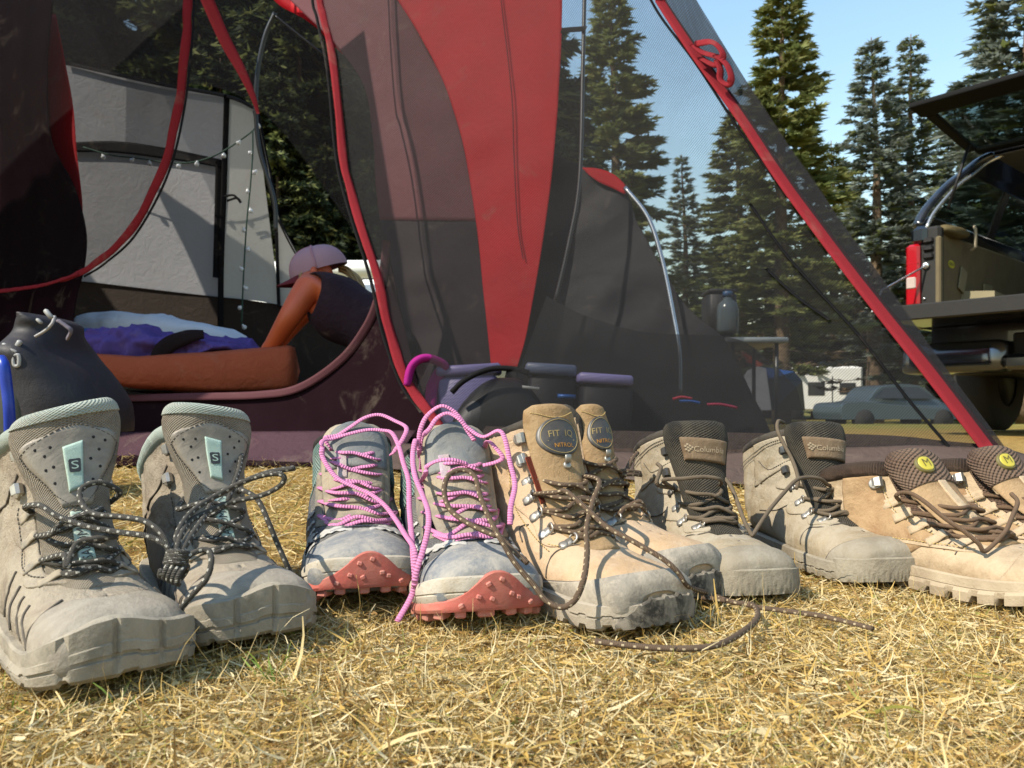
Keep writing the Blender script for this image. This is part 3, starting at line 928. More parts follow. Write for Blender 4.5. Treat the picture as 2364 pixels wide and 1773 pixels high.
def loops_a(sh, L, Rr):
    return [
        [L[3], *loc(sh, z1, [(130, 650, .515), (210, 645, .50), (300, 700, .495), (450, 752, .492), (620, 782, .49), (760, 802, .488), (860, 850, .487), (900, 930, .488)])],
        [Rr[3], *loc(sh, z1, [(620, 580, .545), (560, 535, .535), (490, 525, .53), (420, 560, .525), (420, 625, .515), (480, 685, .505), (620, 702, .50), (740, 722, .495), (830, 785, .49), (880, 880, .488), (895, 960, .49)])],
        [L[2], *loc(sh, z1, [(270, 790, .50), (300, 750, .50), (400, 700, .505), (480, 680, .51)]), Rr[3]],
        [L[1], *loc(sh, z1, [(330, 900, .485), (345, 960, .478), (400, 840, .488), (520, 810, .492), (600, 800, .50)]), Rr[2]],
    ]
def loops_b(sh, L, Rr):
    kc = sh.local(z1(905, 985, .487))[0]
    ex = [
        loc(sh, z1, [(905, 930, .485), (915, 870, .49), (940, 790, .50), (990, 720, .52), (1100, 665, .54), (1200, 625, .55), (1350, 592, .55), (1440, 548, .548), (1472, 505, .546), (1440, 478, .546), (1350, 490, .55), (1240, 530, .555), (1120, 595, .56)]),
        loc(sh, z1, [(900, 935, .486), (905, 850, .492), (930, 760, .505), (1000, 670, .525), (1120, 592, .545), (1250, 525, .552), (1390, 472, .55), (1525, 450, .548)]),
        loc(sh, z1, [(930, 930, .487), (960, 850, .495), (1010, 770, .51), (1060, 700, .53), (1090, 640, .56)]),
        loc(sh, z1, [(930, 940, .484), (1010, 885, .49), (1075, 875, .492), (1095, 930, .487), (1070, 1020, .482), (1010, 1090, .481), (950, 1160, .485), (925, 1210, .49)]),
        [Rr[3], *loc(sh, z1, [(1240, 560, .60), (1310, 590, .59), (1350, 640, .585), (1390, 730, .58), (1440, 850, .58), (1485, 950, .58), (1515, 1015, .585)])],
        loc(sh, z1, [(1262, 330, .66), (1250, 380, .64), (1240, 450, .62), (1215, 520, .60), (1180, 620, .59)]),
        [L[3], *loc(sh, z1, [(920, 662, .575), (1000, 640, .565), (1080, 620, .565)])],
        knot(kc, 0, .012, .0072, sh.local(z1(960, 1010, .487))[0] - sh.local(z1(850, 960, .487))[0]),
        knot(kc + np.array([.001, 0, .008]), 0, .009, .0062, np.array([.3, .2, 1.0])),
    ]
    return ex

# ================================================================== grey and pink trail shoes
TRAIL = [
 (0.00, .002, .036, .002, .022, .018, .5, 2.3, 2.3, 0),
 (0.05, .004, .042, .003, .017, .032, .45, 2.4, 2.8, 0),
 (0.12, .012, .048, .012, .014, .040, .42, 2.4, 3.2, 0),
 (0.24, .036, .054, .040, .012, .0435, .38, 2.3, 3.4, .001),
 (0.36, .062, .061, .085, .012, .0435, .36, 2.2, 3.4, .001),
 (0.48, .085, .073, .135, .014, .0435, .34, 2.1, 3.1, 0),
 (0.58, .104, .088, .185, .016, .0425, .36, 2.0, 2.8, -.001),
 (0.68, .118, .102, .236, .018, .0415, .40, 2.0, 2.6, -.001),
 (0.78, .130, .114, .262, .036, .0400, .48, 2.0, 2.4, 0),
 (0.89, .140, .123, .266, .070, .0390, .5, 2.0, 2.2, 0),
 (1.00, .149, .130, .258, .108, .0390, .5, 2.1, 2.2, 0)]

def trail_shoe(label, T, psi, seed, mir, loops, hs=1.0, tilt=0.0, ap=.0, sp=.016):
    rows = [tuple(r[:9]) + (r[9] * mir,) for r in TRAIL]
    def send(ph): return 1 - .10 * np.sin(ph / 2) ** 4 * 1.0
    sh = Shoe('trail_shoe', label, 'grey and pink pair of trail shoes', T, psi, rows, .0013, seed, 1.0, .36, .74, send=send, hs=hs, ws=1.03)
    r = sh.root; sh.sole_z = .036
    sh.body('upper', [M['shoe_mesh'], M['lining_dark']])
    def cap(a, b):
        ph = -2.5 + 5.0 * b
        tm = .255 + .02 * np.cos(ph * 2) - .03 * np.cos(ph * 5 + seed) * .5
        return .004 + a * tm, ph
    sh.patch('toe_cap', M['slate_cap'], cap, 26, 60, .0014); sh.rim(cap, M['white_print'], .0006)
    for sg in (-1, 1):
        nav = sg == -1 * 1
        def side(a, b, sg=sg):
            return .34 + .36 * a + .05 * b, sg * (1.30 + .65 * b - .12 * np.sin(a * 3.1))
        sh.patch('side_panel', M['navy'] if sg < 0 else M['slate_cap'], side, 20, 16, .0010)
        def coll(a, b, sg=sg):
            return .72 + (.27 - .09 * b) * a, sg * (.80 + 1.5 * b)
        sh.patch('collar_mesh', M['teal_mesh'], coll, 16, 20, .0010)
        def stay(a, b, sg=sg):
            t = .37 + .58 * a
            return t, sg * (sh.phit(t) * 1.02 + .015 + .20 * b * (1 + .15 * np.sin(a * 22)))
        sh.patch('eyestay', M['grey_web'], stay, 40, 8, .0013)
        k = 0
        for (t0, p0, t1, p1, w, cu) in ((.285, .12, .300, .80, .030, .012), (.325, .30, .345, 1.15, .026, -.01), (.285, .95, .280, 1.6, .026, .01), (.375, .88, .40, 1.5, .026, .012), (.43, .98, .455, 1.5, .024, -.008), (.49, 1.0, .52, 1.45, .020, 0), (.55, 1.0, .58, 1.35, .018, 0)):
            def pr(a, b, sg=sg, t0=t0, p0=p0, t1=t1, p1=p1, w=w, cu=cu):
                sx = np.sin(b * math.pi)
                return t0 + (t1 - t0) * b + cu * sx + (a - .5) * w * (.35 + .65 * np.sqrt(np.clip(sx, 0, 1))) * (1 + .35 * np.sin(b * 23 + t0 * 90)), sg * (p0 + (p1 - p0) * b)
            sh.patch('white_flash', M['white_print'], pr, 6, 26, .0005, base=.0012)
    sh.line('seam', M['navy_line'], [[(.30, sg * .9), (.36, sg * 1.3), (.42, sg * 1.75)] for sg in (-1, 1)] + [[(.30, -.55), (.315, 0), (.30, .55)]], .0007, .0012)
    sh.collar('collar', M['lining_dark'], .0050, -.0042)
    tg = Tongue(sh, [(.055, .056, .021, .003, .2, 0), (.083, .072, .028, .0035, .25, 0), (.104, .091, .031, .004, .25, 0), (.118, .107, .032, .0045, .24, 0),
                     (.131, .124, .0325, .005, .22, 0), (.143, .139, .031, .006, .2, 0), (.150, .149, .026, .0065, .2, 0)], tilt=tilt)
    tg.build('tongue', M['taupe_tongue'], top_round=.12)
    tg.plate('tongue_panel', M['slate_tongue'], .60, .985, -.90, .90, .0012, .0004, 24, 20, shape=lambda A, B: (A - .10 * (2 * B - 1) ** 2 * A ** 3, .5 + (B - .5) * (1 - .32 * A ** 4)))
    for k in range(3):
        tg.plate('tongue_pad', M['taupe_tongue'], .14 + .145 * k, .26 + .145 * k, -.82, .82, .0026, -.0004, 8, 12)
    wl_ = tg.plate('lace_keeper', M['pink_web'], .50, .72, -.56, -.28, .0016, .0020)
    # soles
    O, N = sh.outline(.0030, 300)
    bs = lambda y: spring(y, sp, .095)
    def prof(y, x):
        b = bs(y) + .006
        t = bs(y) * .8 + .0235 + .006 * np.exp(-(y / .03) ** 2) + .004 * np.clip((y - .2) / .08, 0, 1)
        return [(b, -.0005), (b + .002, .0012), (b * .6 + t * .4, .0022), (b * .55 + t * .45, .0013), (b * .5 + t * .5, .0024), (b * .2 + t * .8, .0020), (t - .001, .0008), (t, -.001)]
    sh.sole('midsole', M['off_white'], O, N, prof)
    def prof2(y, x):
        b = bs(y)
        return [(b + .001, -.0035), (b + .0018, -.0012), (b + .006, .0004), (b + .0075, .0004), (b + .0078, -.002)]
    out = sh.sole('outsole', M['coral'], O, N, prof2)
    def rise(q): return .0190 * np.exp(-np.abs((q - ap) / .021) ** 2.2) + .003 * np.exp(-((q - ap) / .045) ** 2)
    def rows_(q, y, x):
        b = bs(y); h = b + .0085 + rise(q)
        o = .0034 + .0010 * np.exp(-((q - ap) / .03) ** 2)
        return [(b + .001, -.002), (b + .0015, o - .001), (b + .004, o), (b * .4 + h * .6, o - .0004), (h - .0012, o - .0010), (h, o - .0022), (h - .001, -.003)]
    tw, (g, P, NN) = sh.strip('toe_wrap', M['coral'], O, N, .085, rows_, parent=out)
    for q, hh in ((-.014, .012), (-.007, .021), (.003, .024), (.009, .013), (-.004, .010), (.014, .010), (-.026, .006), (.024, .006)):
        i = int(np.argmin(np.abs(g - ap - q))); n = NN[i]; o = .0036
        p = np.array([P[i, 0] + n[0] * o, P[i, 1] + n[1] * o, bs(P[i, 1]) + hh])
        mm = Matrix.Rotation(math.atan2(n[1], n[0]) + math.pi / 2, 3, 'Z') @ Matrix.Rotation(rng.uniform(-.5, .5), 3, 'Y')
        MB().box(p, (.0042, .0034, .0036), mm, .0008).build('stud', M['coral_lug'], out, smooth=False)
    j = 0
    LL = arclen(O); x = 0.0
    while x < LL[-1]:
        i = int(np.argmin(np.abs(LL - x))); n = N[i]
        if True:
            p = np.array([O[i, 0] - n[0] * .006, O[i, 1] - n[1] * .006, bs(O[i, 1]) - .0012])
            mm = Matrix.Rotation(math.atan2(n[1], n[0]) + math.pi / 2, 3, 'Z')
            MB().box(p, (.0085, .013, .0062), mm, .0012).build('lug', M['coral_lug'], out, smooth=False)
        x += .0165
    Lp, Rp = [], []
    for t in (.41, .495, .575, .655, .735, .82, .91):
        for sg, lst in ((-1, Lp), (1, Rp)):
            ph = sg * (sh.phit(np.array(t)) + .10)
            lst.append(sh.S(np.array(t), np.array(ph), .0018))
    lacing(sh, Lp, Rp, .0023, M['pink_lace'], flat=.45, lift=(0, -.006, .008), tg=tg, extra=loops(sh, Lp, Rp), jit=.0022)
    return sh, tg

def loops_c(sh, L, Rr):
    return [
        [L[6], *loc(sh, z2, [(300, 400, .735), (260, 320, .735), (340, 300, .74), (420, 250, .745), (520, 185, .75), (620, 165, .752), (720, 205, .745), (795, 250, .735), (775, 320, .725), (720, 400, .72), (690, 430, .725)])],
        [L[5], *loc(sh, z2, [(240, 400, .715), (240, 340, .72), (300, 325, .73), (420, 290, .735), (540, 265, .74), (640, 268, .74), (700, 285, .735), (745, 370, .72), (775, 480, .70), (810, 600, .68), (815, 780, .655), (830, 960, .625), (842, 1120, .60), (850, 1250, .592), (830, 1360, .59)]), sh.local(onground(z2, 735, 1530))[0]],
        [L[6], *loc(sh, z2, [(240, 380, .715), (245, 450, .705), (330, 575, .69), (450, 640, .68), (560, 690, .672), (650, 760, .66), (720, 850, .645), (790, 960, .62), (845, 1050, .60), (858, 1180, .592), (850, 1300, .59)])],
    ]
def loops_d(sh, L, Rr):
    return [
        [L[6], *loc(sh, z2, [(880, 400, .69), (885, 280, .695), (930, 175, .70), (1020, 108, .70), (1100, 135, .70), (1160, 200, .695), (1200, 270, .69), (1245, 335, .685)])],
        [L[5], *loc(sh, z2, [(900, 330, .69), (950, 255, .692), (1000, 185, .695), (1070, 155, .697), (1140, 190, .692), (1200, 250, .688), (1300, 310, .68), (1400, 270, .675), (1445, 320, .668), (1480, 480, .655), (1512, 625, .64), (1485, 770, .625), (1480, 890, .615)])],
        [L[6], *loc(sh, z2, [(860, 330, .69), (838, 430, .675), (850, 560, .655), (900, 690, .635), (938, 800, .615), (940, 910, .60), (905, 1060, .588), (868, 1180, .582), (850, 1270, .58)])],
        [Rr[6], *loc(sh, z2, [(1330, 340, .69), (1400, 400, .68), (1430, 450, .675), (1380, 480, .675), (1300, 500, .675)])],
        [L[4], *loc(sh, z2, [(920, 560, .655), (930, 510, .655), (1000, 470, .65), (1100, 462, .65), (1200, 490, .655)])],
    ]

# ================================================================== tan nubuck boots
def tan_boot(label, T, psi, seed, mir, loops, hs=1.0, ws=1.0, tilt=0.0, tw=1.0, tdx=0.0):
    rows = [tuple(r[:9]) + (r[9] * mir,) for r in BOOT]
    def send(ph):
        f = np.abs(((ph + math.pi) % (2 * math.pi)) - math.pi)
        return 1.0 - .05 * np.sin(ph / 2) ** 2 - .10 * np.exp(-((f - .42) / .16) ** 2) + .012 * np.cos(f * 3)
    sh = Shoe('hiking_boot', label, 'tan pair of leather boots', T, psi, rows, .0017, seed, 1.0, .42, .52, send=send, hs=hs, ws=ws)
    r = sh.root; sh.sole_z = .04
    sh.body('upper', [M['tan'], M['black_cloth']])
    def rand(a, b):
        ph = -2.45 + 4.9 * b
        tm = .105 + .075 * ph ** 2 + .018 * ph ** 4
        return .004 + a * np.minimum(tm, .80), ph
    sh.patch('toe_rand', M['tan_rand'], rand, 30, 70, .0022, border=.02); sh.rim(rand, M['groove'], .0006)
    for sg in (-1, 1):
        def flap(a, b, sg=sg):
            t = .44 + .545 * a
            f = sh.phit(t) * 1.02 + .012
            return np.minimum(t, sh.send(sg * (f + .02)) - .004) , sg * (f + (.34 + .20 * a + .05 * np.sin(a * 16)) * b)
        sh.patch('eyestay', M['tan'], flap, 40, 12, .0014)
        sh.line('stitching', M['yellow_thread'], [[(.47, sg * .95), (.58, sg * .98), (.70, sg * 1.02), (.82, sg * 1.06), (.95, sg * 1.05)], [(.45, sg * .70), (.50, sg * .88)], [(.86, sg * 1.3), (.88, sg * 1.9), (.87, sg * 2.6)]], .00045, .0016, dash=.0032)
        sh.line('seam', M['groove'], [[(.60, sg * .95), (.61, sg * 1.1), (.56, sg * 1.2)], [(.42, sg * .35), (.45, sg * .9), (.40, sg * 1.5)]], .0006, .0006)
    sh.collar('collar', M['black_cloth'], .0045, -.0036, drop=.006)
    tg = Tongue(sh, [(.064, .050, .016, .003, .15, 0), (.088, .062, .021, .004, .22, 0), (.108, .080, .023 * tw, .0045, .22, 0), (.124, .102, .024 * tw, .005, .22, tdx * .3),
                     (.136, .126, .0265 * tw, .005, .26, tdx * .6), (.146, .148, .0275 * tw, .005, .3, tdx), (.154, .168, .024 * tw, .005, .3, tdx)], tilt=tilt)
    tg.build('tongue', M['tan_dark'], top_round=.035)
    def ol(A, B):
        return A, .5 + (B - .5) * np.sqrt(np.clip(1 - (2 * A - 1) ** 2, .0004, 1))
    bd = tg.plate('badge', M['black_badge'], .66, .90, -.80, .80, .0016, .0004, 22, 22, shape=ol)
    # rim of the oval
    q = np.linspace(0, 2 * math.pi, 49)
    rim = tg.P(.78 + .105 * np.sin(q), .70 * np.cos(q), .0021)
    MB().add(*tube(rim, .0004, 5, caps=False)).build('badge_rim', M['gold_print'], bd)
    v, f = text_shape('FIT  IQ', .0088); tg.print_('lettering', M['gold_print'], v, f, .795, 0, .0024, parent=bd)
    v, f = text_shape('NITROL', .0058); tg.print_('lettering', M['orange_print'], v, f, .722, .05, .0024, parent=bd)
    tg.print_('rule', M['gold_print'], np.array([(-.014, -.0004), (.014, -.0004), (.014, .0004), (-.014, .0004)]), [(0, 1, 2, 3)], .756, 0, .0024, parent=bd)
    p = tg.P(.60, 0, .001); n = tg.P(.60, 0, .01) - p
    mb = MB(); mb.add(*disc_on(p, n, .0036, .0016)); mb.box(p + n / np.linalg.norm(n) * .002 + np.array([0, 0, .005]), (.006, .002, .007), None, .0008); mb.build('tongue_hook', M['steel'], r)
    tg2 = [[(.93 - .03 * math.cos(x * 2.6), x) for x in np.linspace(-.85, .85, 9)]]
    mb = MB()
    for s0 in tg2:
        Pp = np.array([tg.P(a, b, .0006) for a, b in s0]); Pp = cr(Pp, 8)
        for i in range(0, len(Pp) - 2, 2): mb.add(*tube(Pp[i:i + 2] * np.array([[1, 1, 1]]), .00045, 5))
    mb.build('tongue_stitching', M['yellow_thread'], r)['kind'] = 'stuff'
    for sg in (-1, 1):
        tg.plate('gusset', M['rust_mesh'], .42, .70, *((-1.12, -.92) if sg < 0 else (.92, 1.12)), .001, -.0025)
    # sole
    O, N = sh.outline(.0032, 420)
    L = arclen(O)
    def prof(y, x):
        b = spring(y, .007, .06) + .0030 * notch(L, .021, .35)
        t = spring(y, .004, .06) + .021 + .003 * np.clip((y - .2) / .08, 0, 1)
        return [(b, -.0012), (b + .002, .0016), (b * .55 + t * .45, .0026), (b * .53 + t * .47, .0004), (b * .47 + t * .53, .0004), (b * .45 + t * .55, .0022), (t - .0012, .0018), (t, -.0012)]
    so = sh.sole('sole', M['tan_sole'], O, N, prof)
    def rows_(q, y, x):
        b = spring(y, .007, .06) + .0016 * notch(q, .0125, .3)
        w = np.exp(-np.abs((q - .006) / .038) ** 4)
        h = b + .004 + .0165 * w
        return [(b + .0005, -.001), (b + .001, .0030), (b * .4 + h * .6, .0034), (h - .001, .0026), (h, -.0005)]
    sh.strip('toe_tread', M['scuff'], O, N, .050, rows_, parent=so, smin=-.038)
    Lp, Rp = [], []
    for t in (.455, .535, .61, .68, .745):
        for sg, lst in ((-1, Lp), (1, Rp)):
            o, p = dring(sh, t, sg * (sh.phit(np.array(t)) + .22), M['steel'], k=1.12); lst.append(p)
    for t in (.83, .92):
        for sg in (-1, 1): hook(sh, t, sg * (sh.phit(np.array(t)) + .26), M['steel'], k=1.3)
    lacing(sh, Lp, Rp, .0023, M['brown_lace'], flat=.8, lift=(0, -.006, .0085), tg=tg, extra=loops(sh, Lp, Rp), jit=.0022)
    return sh

DK0 = 1024 / 2212.0
def loops_e(sh, L, Rr):
    g = lambda x, y: sh.local(onground(z3, x, y, .009))[0]
    dk = lambda x, y: sh.local(onground(lambda a, b_, Y: px(a * DK0, b_ * DK0, Y), x, y, .008))[0]
    return [
        [dk(*q) for q in ((1512, 1290), (1570, 1298), (1640, 1312), (1700, 1320), (1770, 1330), (1840, 1346), (1885, 1358))],
        [L[3], *loc(sh, z3, [(410, 645, .625), (470, 640, .618), (590, 740, .605), (700, 840, .592), (860, 930, .577), (1030, 1030, .567), (1120, 1110, .565), (1180, 1190, .575)]), *[g(*q) for q in ((1300, 1232), (1440, 1282), (1555, 1300), (1580, 1370), (1500, 1450), (1350, 1530), (1150, 1552), (900, 1540), (640, 1510))]],
        [Rr[4], *loc(sh, z3, [(660, 575, .640), (625, 700, .615), (590, 850, .592), (592, 1000, .572), (572, 1150, .548), (520, 1270, .542), (440, 1312, .541), (350, 1270, .545), (280, 1180, .55), (170, 1050, .555), (80, 900, .562)]),
         *loc(sh, z2, [(1370, 960, .575), (1200, 880, .59), (1085, 790, .605), (1045, 670, .622), (1075, 565, .637), (1160, 528, .642), (1245, 570, .636), (1290, 720, .618), (1380, 920, .592), (1470, 1030, .578), (1595, 1145, .566)])],
    ]
def loops_f(sh, L, Rr):
    return [loc(sh, z3, [(885, 415, .79), (850, 460, .775), (800, 560, .76), (750, 650, .75), (735, 700, .75)]),
            loc(sh, z3, [(700, 510, .765), (760, 520, .755), (830, 520, .755), (900, 530, .765)]), loc(sh, z3, [(700, 550, .765), (770, 545, .752), (850, 540, .755), (905, 545, .765)])]

# ================================================================== stone boots with thick black tongues
def stone_boot(label, T, psi, seed, mir, loops, hs=.90, ws=.95, tilt=0.0, tdx=0.0):
    rows = [tuple(r[:9]) + (r[9] * mir,) for r in BOOT]
    def send(ph):
        f = np.abs(((ph + math.pi) % (2 * math.pi)) - math.pi)
        return 1.0 - .04 * np.sin(ph / 2) ** 2 - .16 * np.exp(-((f - .36) / .22) ** 2)
    sh = Shoe('hiking_boot', label, 'stone coloured pair of boots', T, psi, rows, .0016, seed, 1.0, .42, .50, send=send, hs=hs, ws=ws)
    r = sh.root; sh.sole_z = .036
    sh.body('upper', [M['stone'], M['black_cloth']])
    def rand(a, b):
        ph = -2.4 + 4.8 * b
        return .004 + a * np.minimum(.20 + .02 * ph ** 2, .6), ph
    sh.patch('toe_cap', M['stone_cap'], rand, 30, 64, .0012, border=.02); sh.rim(rand, M['groove'], .0004)
    for sg in (-1, 1):
        def stay(a, b, sg=sg):
            t = .40 + .46 * a
            return t, sg * (sh.phit(t) * 1.02 + .012 + (.44 + .16 * np.sin(a * 19) * (a < .9)) * b)
        sh.patch('eyestay', M['stone'], stay, 44, 10, .0015)
        def top(a, b, sg=sg):
            f = .62 + 1.0 * b
            return .80 + a * (sh.send(sg * f) - .815), sg * f
        sh.patch('ankle_panel', M['stone'], top, 14, 16, .0013)
        sh.line('stitching', M['grey_thread'], [[(.83, sg * .72), (.83, sg * 1.2), (.90, sg * 1.5)], [(.96, sg * .8), (.95, sg * 1.2), (.93, sg * 1.6), (.91, sg * 2.3)], [(.945, sg * .8), (.935, sg * 1.2), (.915, sg * 1.6), (.895, sg * 2.3)]], .00045, .0018, dash=.003)
        sh.line('seam', M['groove'], [[(.62, sg * .95), (.63, sg * 1.25), (.70, sg * 1.6)], [(.39, sg * .1), (.40, sg * .6), (.44, sg * 1.0), (.40, sg * 1.5)]], .0006, .0005)
    sh.collar('collar', M['black_cloth'], .0055, -.004, drop=.004)
    h = hs
    tg = Tongue(sh, [(.064, .050 * h, .016, .003, .15, 0), (.088, .062 * h, .021, .004, .22, 0), (.107, .080 * h, .024, .0045, .22, 0), (.120, .102 * h, .026, .006, .2, tdx * .3),
                     (.129, .124 * h, .030, .009, .14, tdx * .6), (.136, .148 * h, .0345, .011, .12, tdx), (.142, .166 * h, .033, .011, .12, tdx)], tilt=tilt)
    tg.build('tongue', M['black_mesh'], top_round=.07)
    lab = tg.plate('tongue_label', M['brown_patch'], .665, .835, -.66, .84, .0022, .0012, 12, 26, skew=-.035)
    v, f = text_shape('Columbia', .0086)
    tg.print_('lettering', M['patch_print'], v, f, .748, .17, .0044, parent=lab, rot=-.06)
    gm = []; gf = []
    for i in range(3):
        for j in range(3):
            if i == 0 and j == 2: continue
            c = np.array([(i - j) * .0021, (i + j - 2) * .0017]); n0 = len(gm)
            gm += [c + np.array(d) for d in ((0, -.0013), (.0016, 0), (0, .0013), (-.0016, 0))]; gf.append((n0, n0 + 1, n0 + 2, n0 + 3))
    tg.print_('emblem', M['patch_print'], np.array(gm), gf, .77, -.52, .0044, parent=lab)
    O, N = sh.outline(.0028, 420)
    L = arclen(O)
    def prof(y, x):
        b = spring(y, .006, .06) + .0016 * notch(L, .017, .4)
        t = spring(y, .004, .06) + .0195
        return [(b, -.001), (b + .002, .0012), (b * .62 + t * .38, .0020), (b * .60 + t * .40, .0004), (b * .54 + t * .46, .0004), (b * .52 + t * .48, .0018), (t - .0012, .0014), (t, -.0012)]
    so = sh.sole('sole', M['stone_sole'], O, N, prof)
    def rows_(q, y, x):
        b = spring(y, .006, .06); h = b + .0225
        e = np.clip((.062 - np.abs(q)) / .006, 0, 1)
        def g(s0, k): return k * np.exp(-((((q + s0) / .0125 + .08 * np.sin(q * 210)) % 1 - .5) / .10) ** 2)
        return [(b + .0003, -.001), (b + .001, .0024 * e - g(0, .0014)), (b + .004, .0028 * e - g(.0035, .0012)), (b + .008, .0028 * e - g(.008, .0009)), (b + .011, .0026 * e - g(.012, .0004)), (b + .0145, .0022 * e), (h - .001, .0014 * e), (h, -.0010)]
    sh.strip('toe_bumper', M['stone_sole'], O, N, .062, rows_, parent=so, n=160)
    Lp, Rp = [], []
    for t in (.45, .52, .60, .685):
        for sg, lst in ((-1, Lp), (1, Rp)):
            o, p = dring(sh, t, sg * (sh.phit(np.array(t)) + .24), M['steel'] if t < .65 else M['gun'], k=.95); lst.append(p)
    for t in (.78, .89):
        for sg in (-1, 1): hook(sh, t, sg * (sh.phit(np.array(t)) + .32), M['gun'], k=1.15)
    lacing(sh, Lp, Rp, .0020, M['taupe_lace'], lift=(0, -.005, .0075), tg=tg, extra=loops(sh, Lp, Rp), jit=.0018)
    return sh
def loops_g(sh, L, Rr):
    return [[L[3], *loc(sh, z3, [(1035, 575, .745), (1150, 565, .735), (1280, 555, .735), (1370, 575, .74)]), Rr[3]],
            [L[3], *loc(sh, z3, [(1000, 600, .75), (1010, 540, .755), (1020, 500, .765), (1000, 480, .775)])],
            loc(sh, z3, [(1365, 535, .785), (1420, 600, .765), (1460, 690, .745), (1500, 800, .728), (1540, 880, .718), (1558, 898, .715)])]
def loops_h(sh, L, Rr):
    return [loc(sh, z4, [(470, 175, .86), (430, 165, .845), (425, 230, .835), (470, 330, .825), (520, 420, .815), (560, 520, .80), (575, 600, .79), (560, 655, .785)]),
            [Rr[3], *loc(sh, z4, [(800, 630, .80), (740, 585, .79), (650, 572, .785), (560, 592, .775), (470, 685, .76), (380, 790, .742), (310, 890, .728), (262, 965, .72), (245, 990, .716)])]]

# ================================================================== beige low walking shoes
LOW = [
 (0.00, .002, .029, .002, .019, .018, .5, 2.3, 2.3, 0),
 (0.05, .004, .0355, .003, .014, .033, .45, 2.4, 2.8, 0),
 (0.12, .012, .040, .012, .012, .041, .42, 2.4, 3.2, 0),
 (0.24, .036, .0435, .040, .011, .0455, .38, 2.3, 3.4, .001),
 (0.36, .062, .0475, .085, .011, .0455, .36, 2.2, 3.4, .001),
 (0.48, .085, .056, .135, .013, .043, .34, 2.1, 3.1, 0),
 (0.58, .104, .067, .185, .015, .040, .36, 2.0, 2.8, -.001),
 (0.68, .120, .079, .240, .017, .038, .40, 2.0, 2.6, -.001),
 (0.78, .134, .090, .272, .034, .037, .48, 2.0, 2.4, 0),
 (0.89, .146, .099, .278, .064, .0365, .5, 2.0, 2.2, 0),
 (1.00, .156, .106, .270, .100, .038, .5, 2.1, 2.2, 0)]
def beige_shoe(label, T, psi, seed, mir, loops, hs=1.0, tilt=0.0):
    rows = [tuple(r[:9]) + (r[9] * mir,) for r in LOW]
    def send(ph): return 1 - .05 * np.sin(ph / 2) ** 2
    sh = Shoe('walking_shoe', label, 'beige pair of walking shoes', T, psi, rows, .0014, seed, 1.0, .40, .58, send=send, hs=hs)
    r = sh.root; sh.sole_z = .034
    sh.body('upper', [M['beige'], M['brown_mesh']])
    def rand(a, b):
        ph = -2.4 + 4.8 * b
        return .004 + a * (.235 + .02 * np.cos(ph * 3)), ph
    sh.patch('toe_cap', M['beige'], rand, 26, 60, .0014)
    for sg in (-1, 1):
        def stay(a, b, sg=sg):
            t = .39 + .58 * a
            return t, sg * (sh.phit(t) * 1.02 + .01 + .14 * b)
        sh.patch('eyestay', M['brown_mesh'], stay, 40, 6, .0010)
        def quarter(a, b, sg=sg):
            return .50 + .44 * a, sg * (.84 + .62 * b + .1 * np.sin(a * 3.1))
        sh.patch('side_panel', M['beige_dark'], quarter, 22, 14, .0012)
        def band(a, b, sg=sg):
            return .36 + .34 * b + .05 * a, sg * (.78 + .85 * b + .22 * a)
        sh.patch('overlay', M['beige'], band, 8, 30, .0018)
        sh.line('stitching', M['yellow_thread'], [[(.37, sg * .74), (.5, sg * 1.10), (.62, sg * 1.45), (.7, sg * 1.7)], [(.52, sg * .86), (.7, sg * .9), (.92, sg * .86)]], .00045, .0022, dash=.0034)
        for tt in (.42, .46, .50, .54, .58):
            sh.line('seam', M['groove'], [[(tt, sg * .8), (tt - .02, sg * 1.1)]], .0005, .0006)
    cb = sh.collar('collar', M['brown_mesh'], .0085, -.005, drop=.006)
    h = hs
    tg = Tongue(sh, [(.058, .047 * h, .018, .003, .2, 0), (.084, .057 * h, .024, .0035, .25, 0), (.104, .070 * h, .027, .004, .25, 0), (.121, .084 * h, .029, .005, .24, 0),
                     (.136, .098 * h, .033, .008, .22, 0), (.149, .112 * h, .034, .010, .22, 0), (.157, .124 * h, .030, .009, .22, 0)], tilt=tilt)
    tg.build('tongue', M['beige_dark'], t1=.74, top_round=.0)
    tg.build('tongue_pad', M['brown_mesh'], t0=.66, t1=1.0, grow=.0012, top_round=.12)
    lx = -.28
    def ol(A, B): return A, .5 + (B - .5) * np.sqrt(np.clip(1 - (2 * A - 1) ** 2, .0004, 1))
    q = .0098 / tg.len
    lg = tg.plate('logo', M['olive_ring'], .80 - q, .80 + q, lx - .30, lx + .30, .0022, .0012, 18, 18, shape=ol)
    q *= .82
    tg.plate('logo_disc', M['yellow_logo'], .80 - q, .80 + q, lx - .25, lx + .25, .0028, .0012, 18, 18, shape=ol, parent=lg)
    v, f = text_shape('M', .0120)
    tg.print_('lettering', M['olive_ring'], v, f, .80, lx, .0044, parent=lg)
    tg.plate('tongue_tape', M['beige'], .30, .66, -.16, .16, .0010, .0006)
    O, N = sh.outline(.0035, 420)
    L = arclen(O)
    def prof(y, x):
        lugs = notch(L, .022, .26)
        b = spring(y, .012, .08) + .0055 * lugs
        t = spring(y, .009, .08) + .0215 + .004 * np.clip((y - .2) / .08, 0, 1)
        b0 = spring(y, .012, .08)
        return [(b, -.001), (b + .001, .0030 - .002 * lugs), (b0 + .009, .0036 - .002 * lugs), (b0 + .0115, .0020), (b0 + .0125, .0010), (b0 * .4 + t * .6, .0018), (t - .0012, .0008), (t, -.0012)]
    so = sh.sole('sole', M['beige_sole'], O, N, prof)
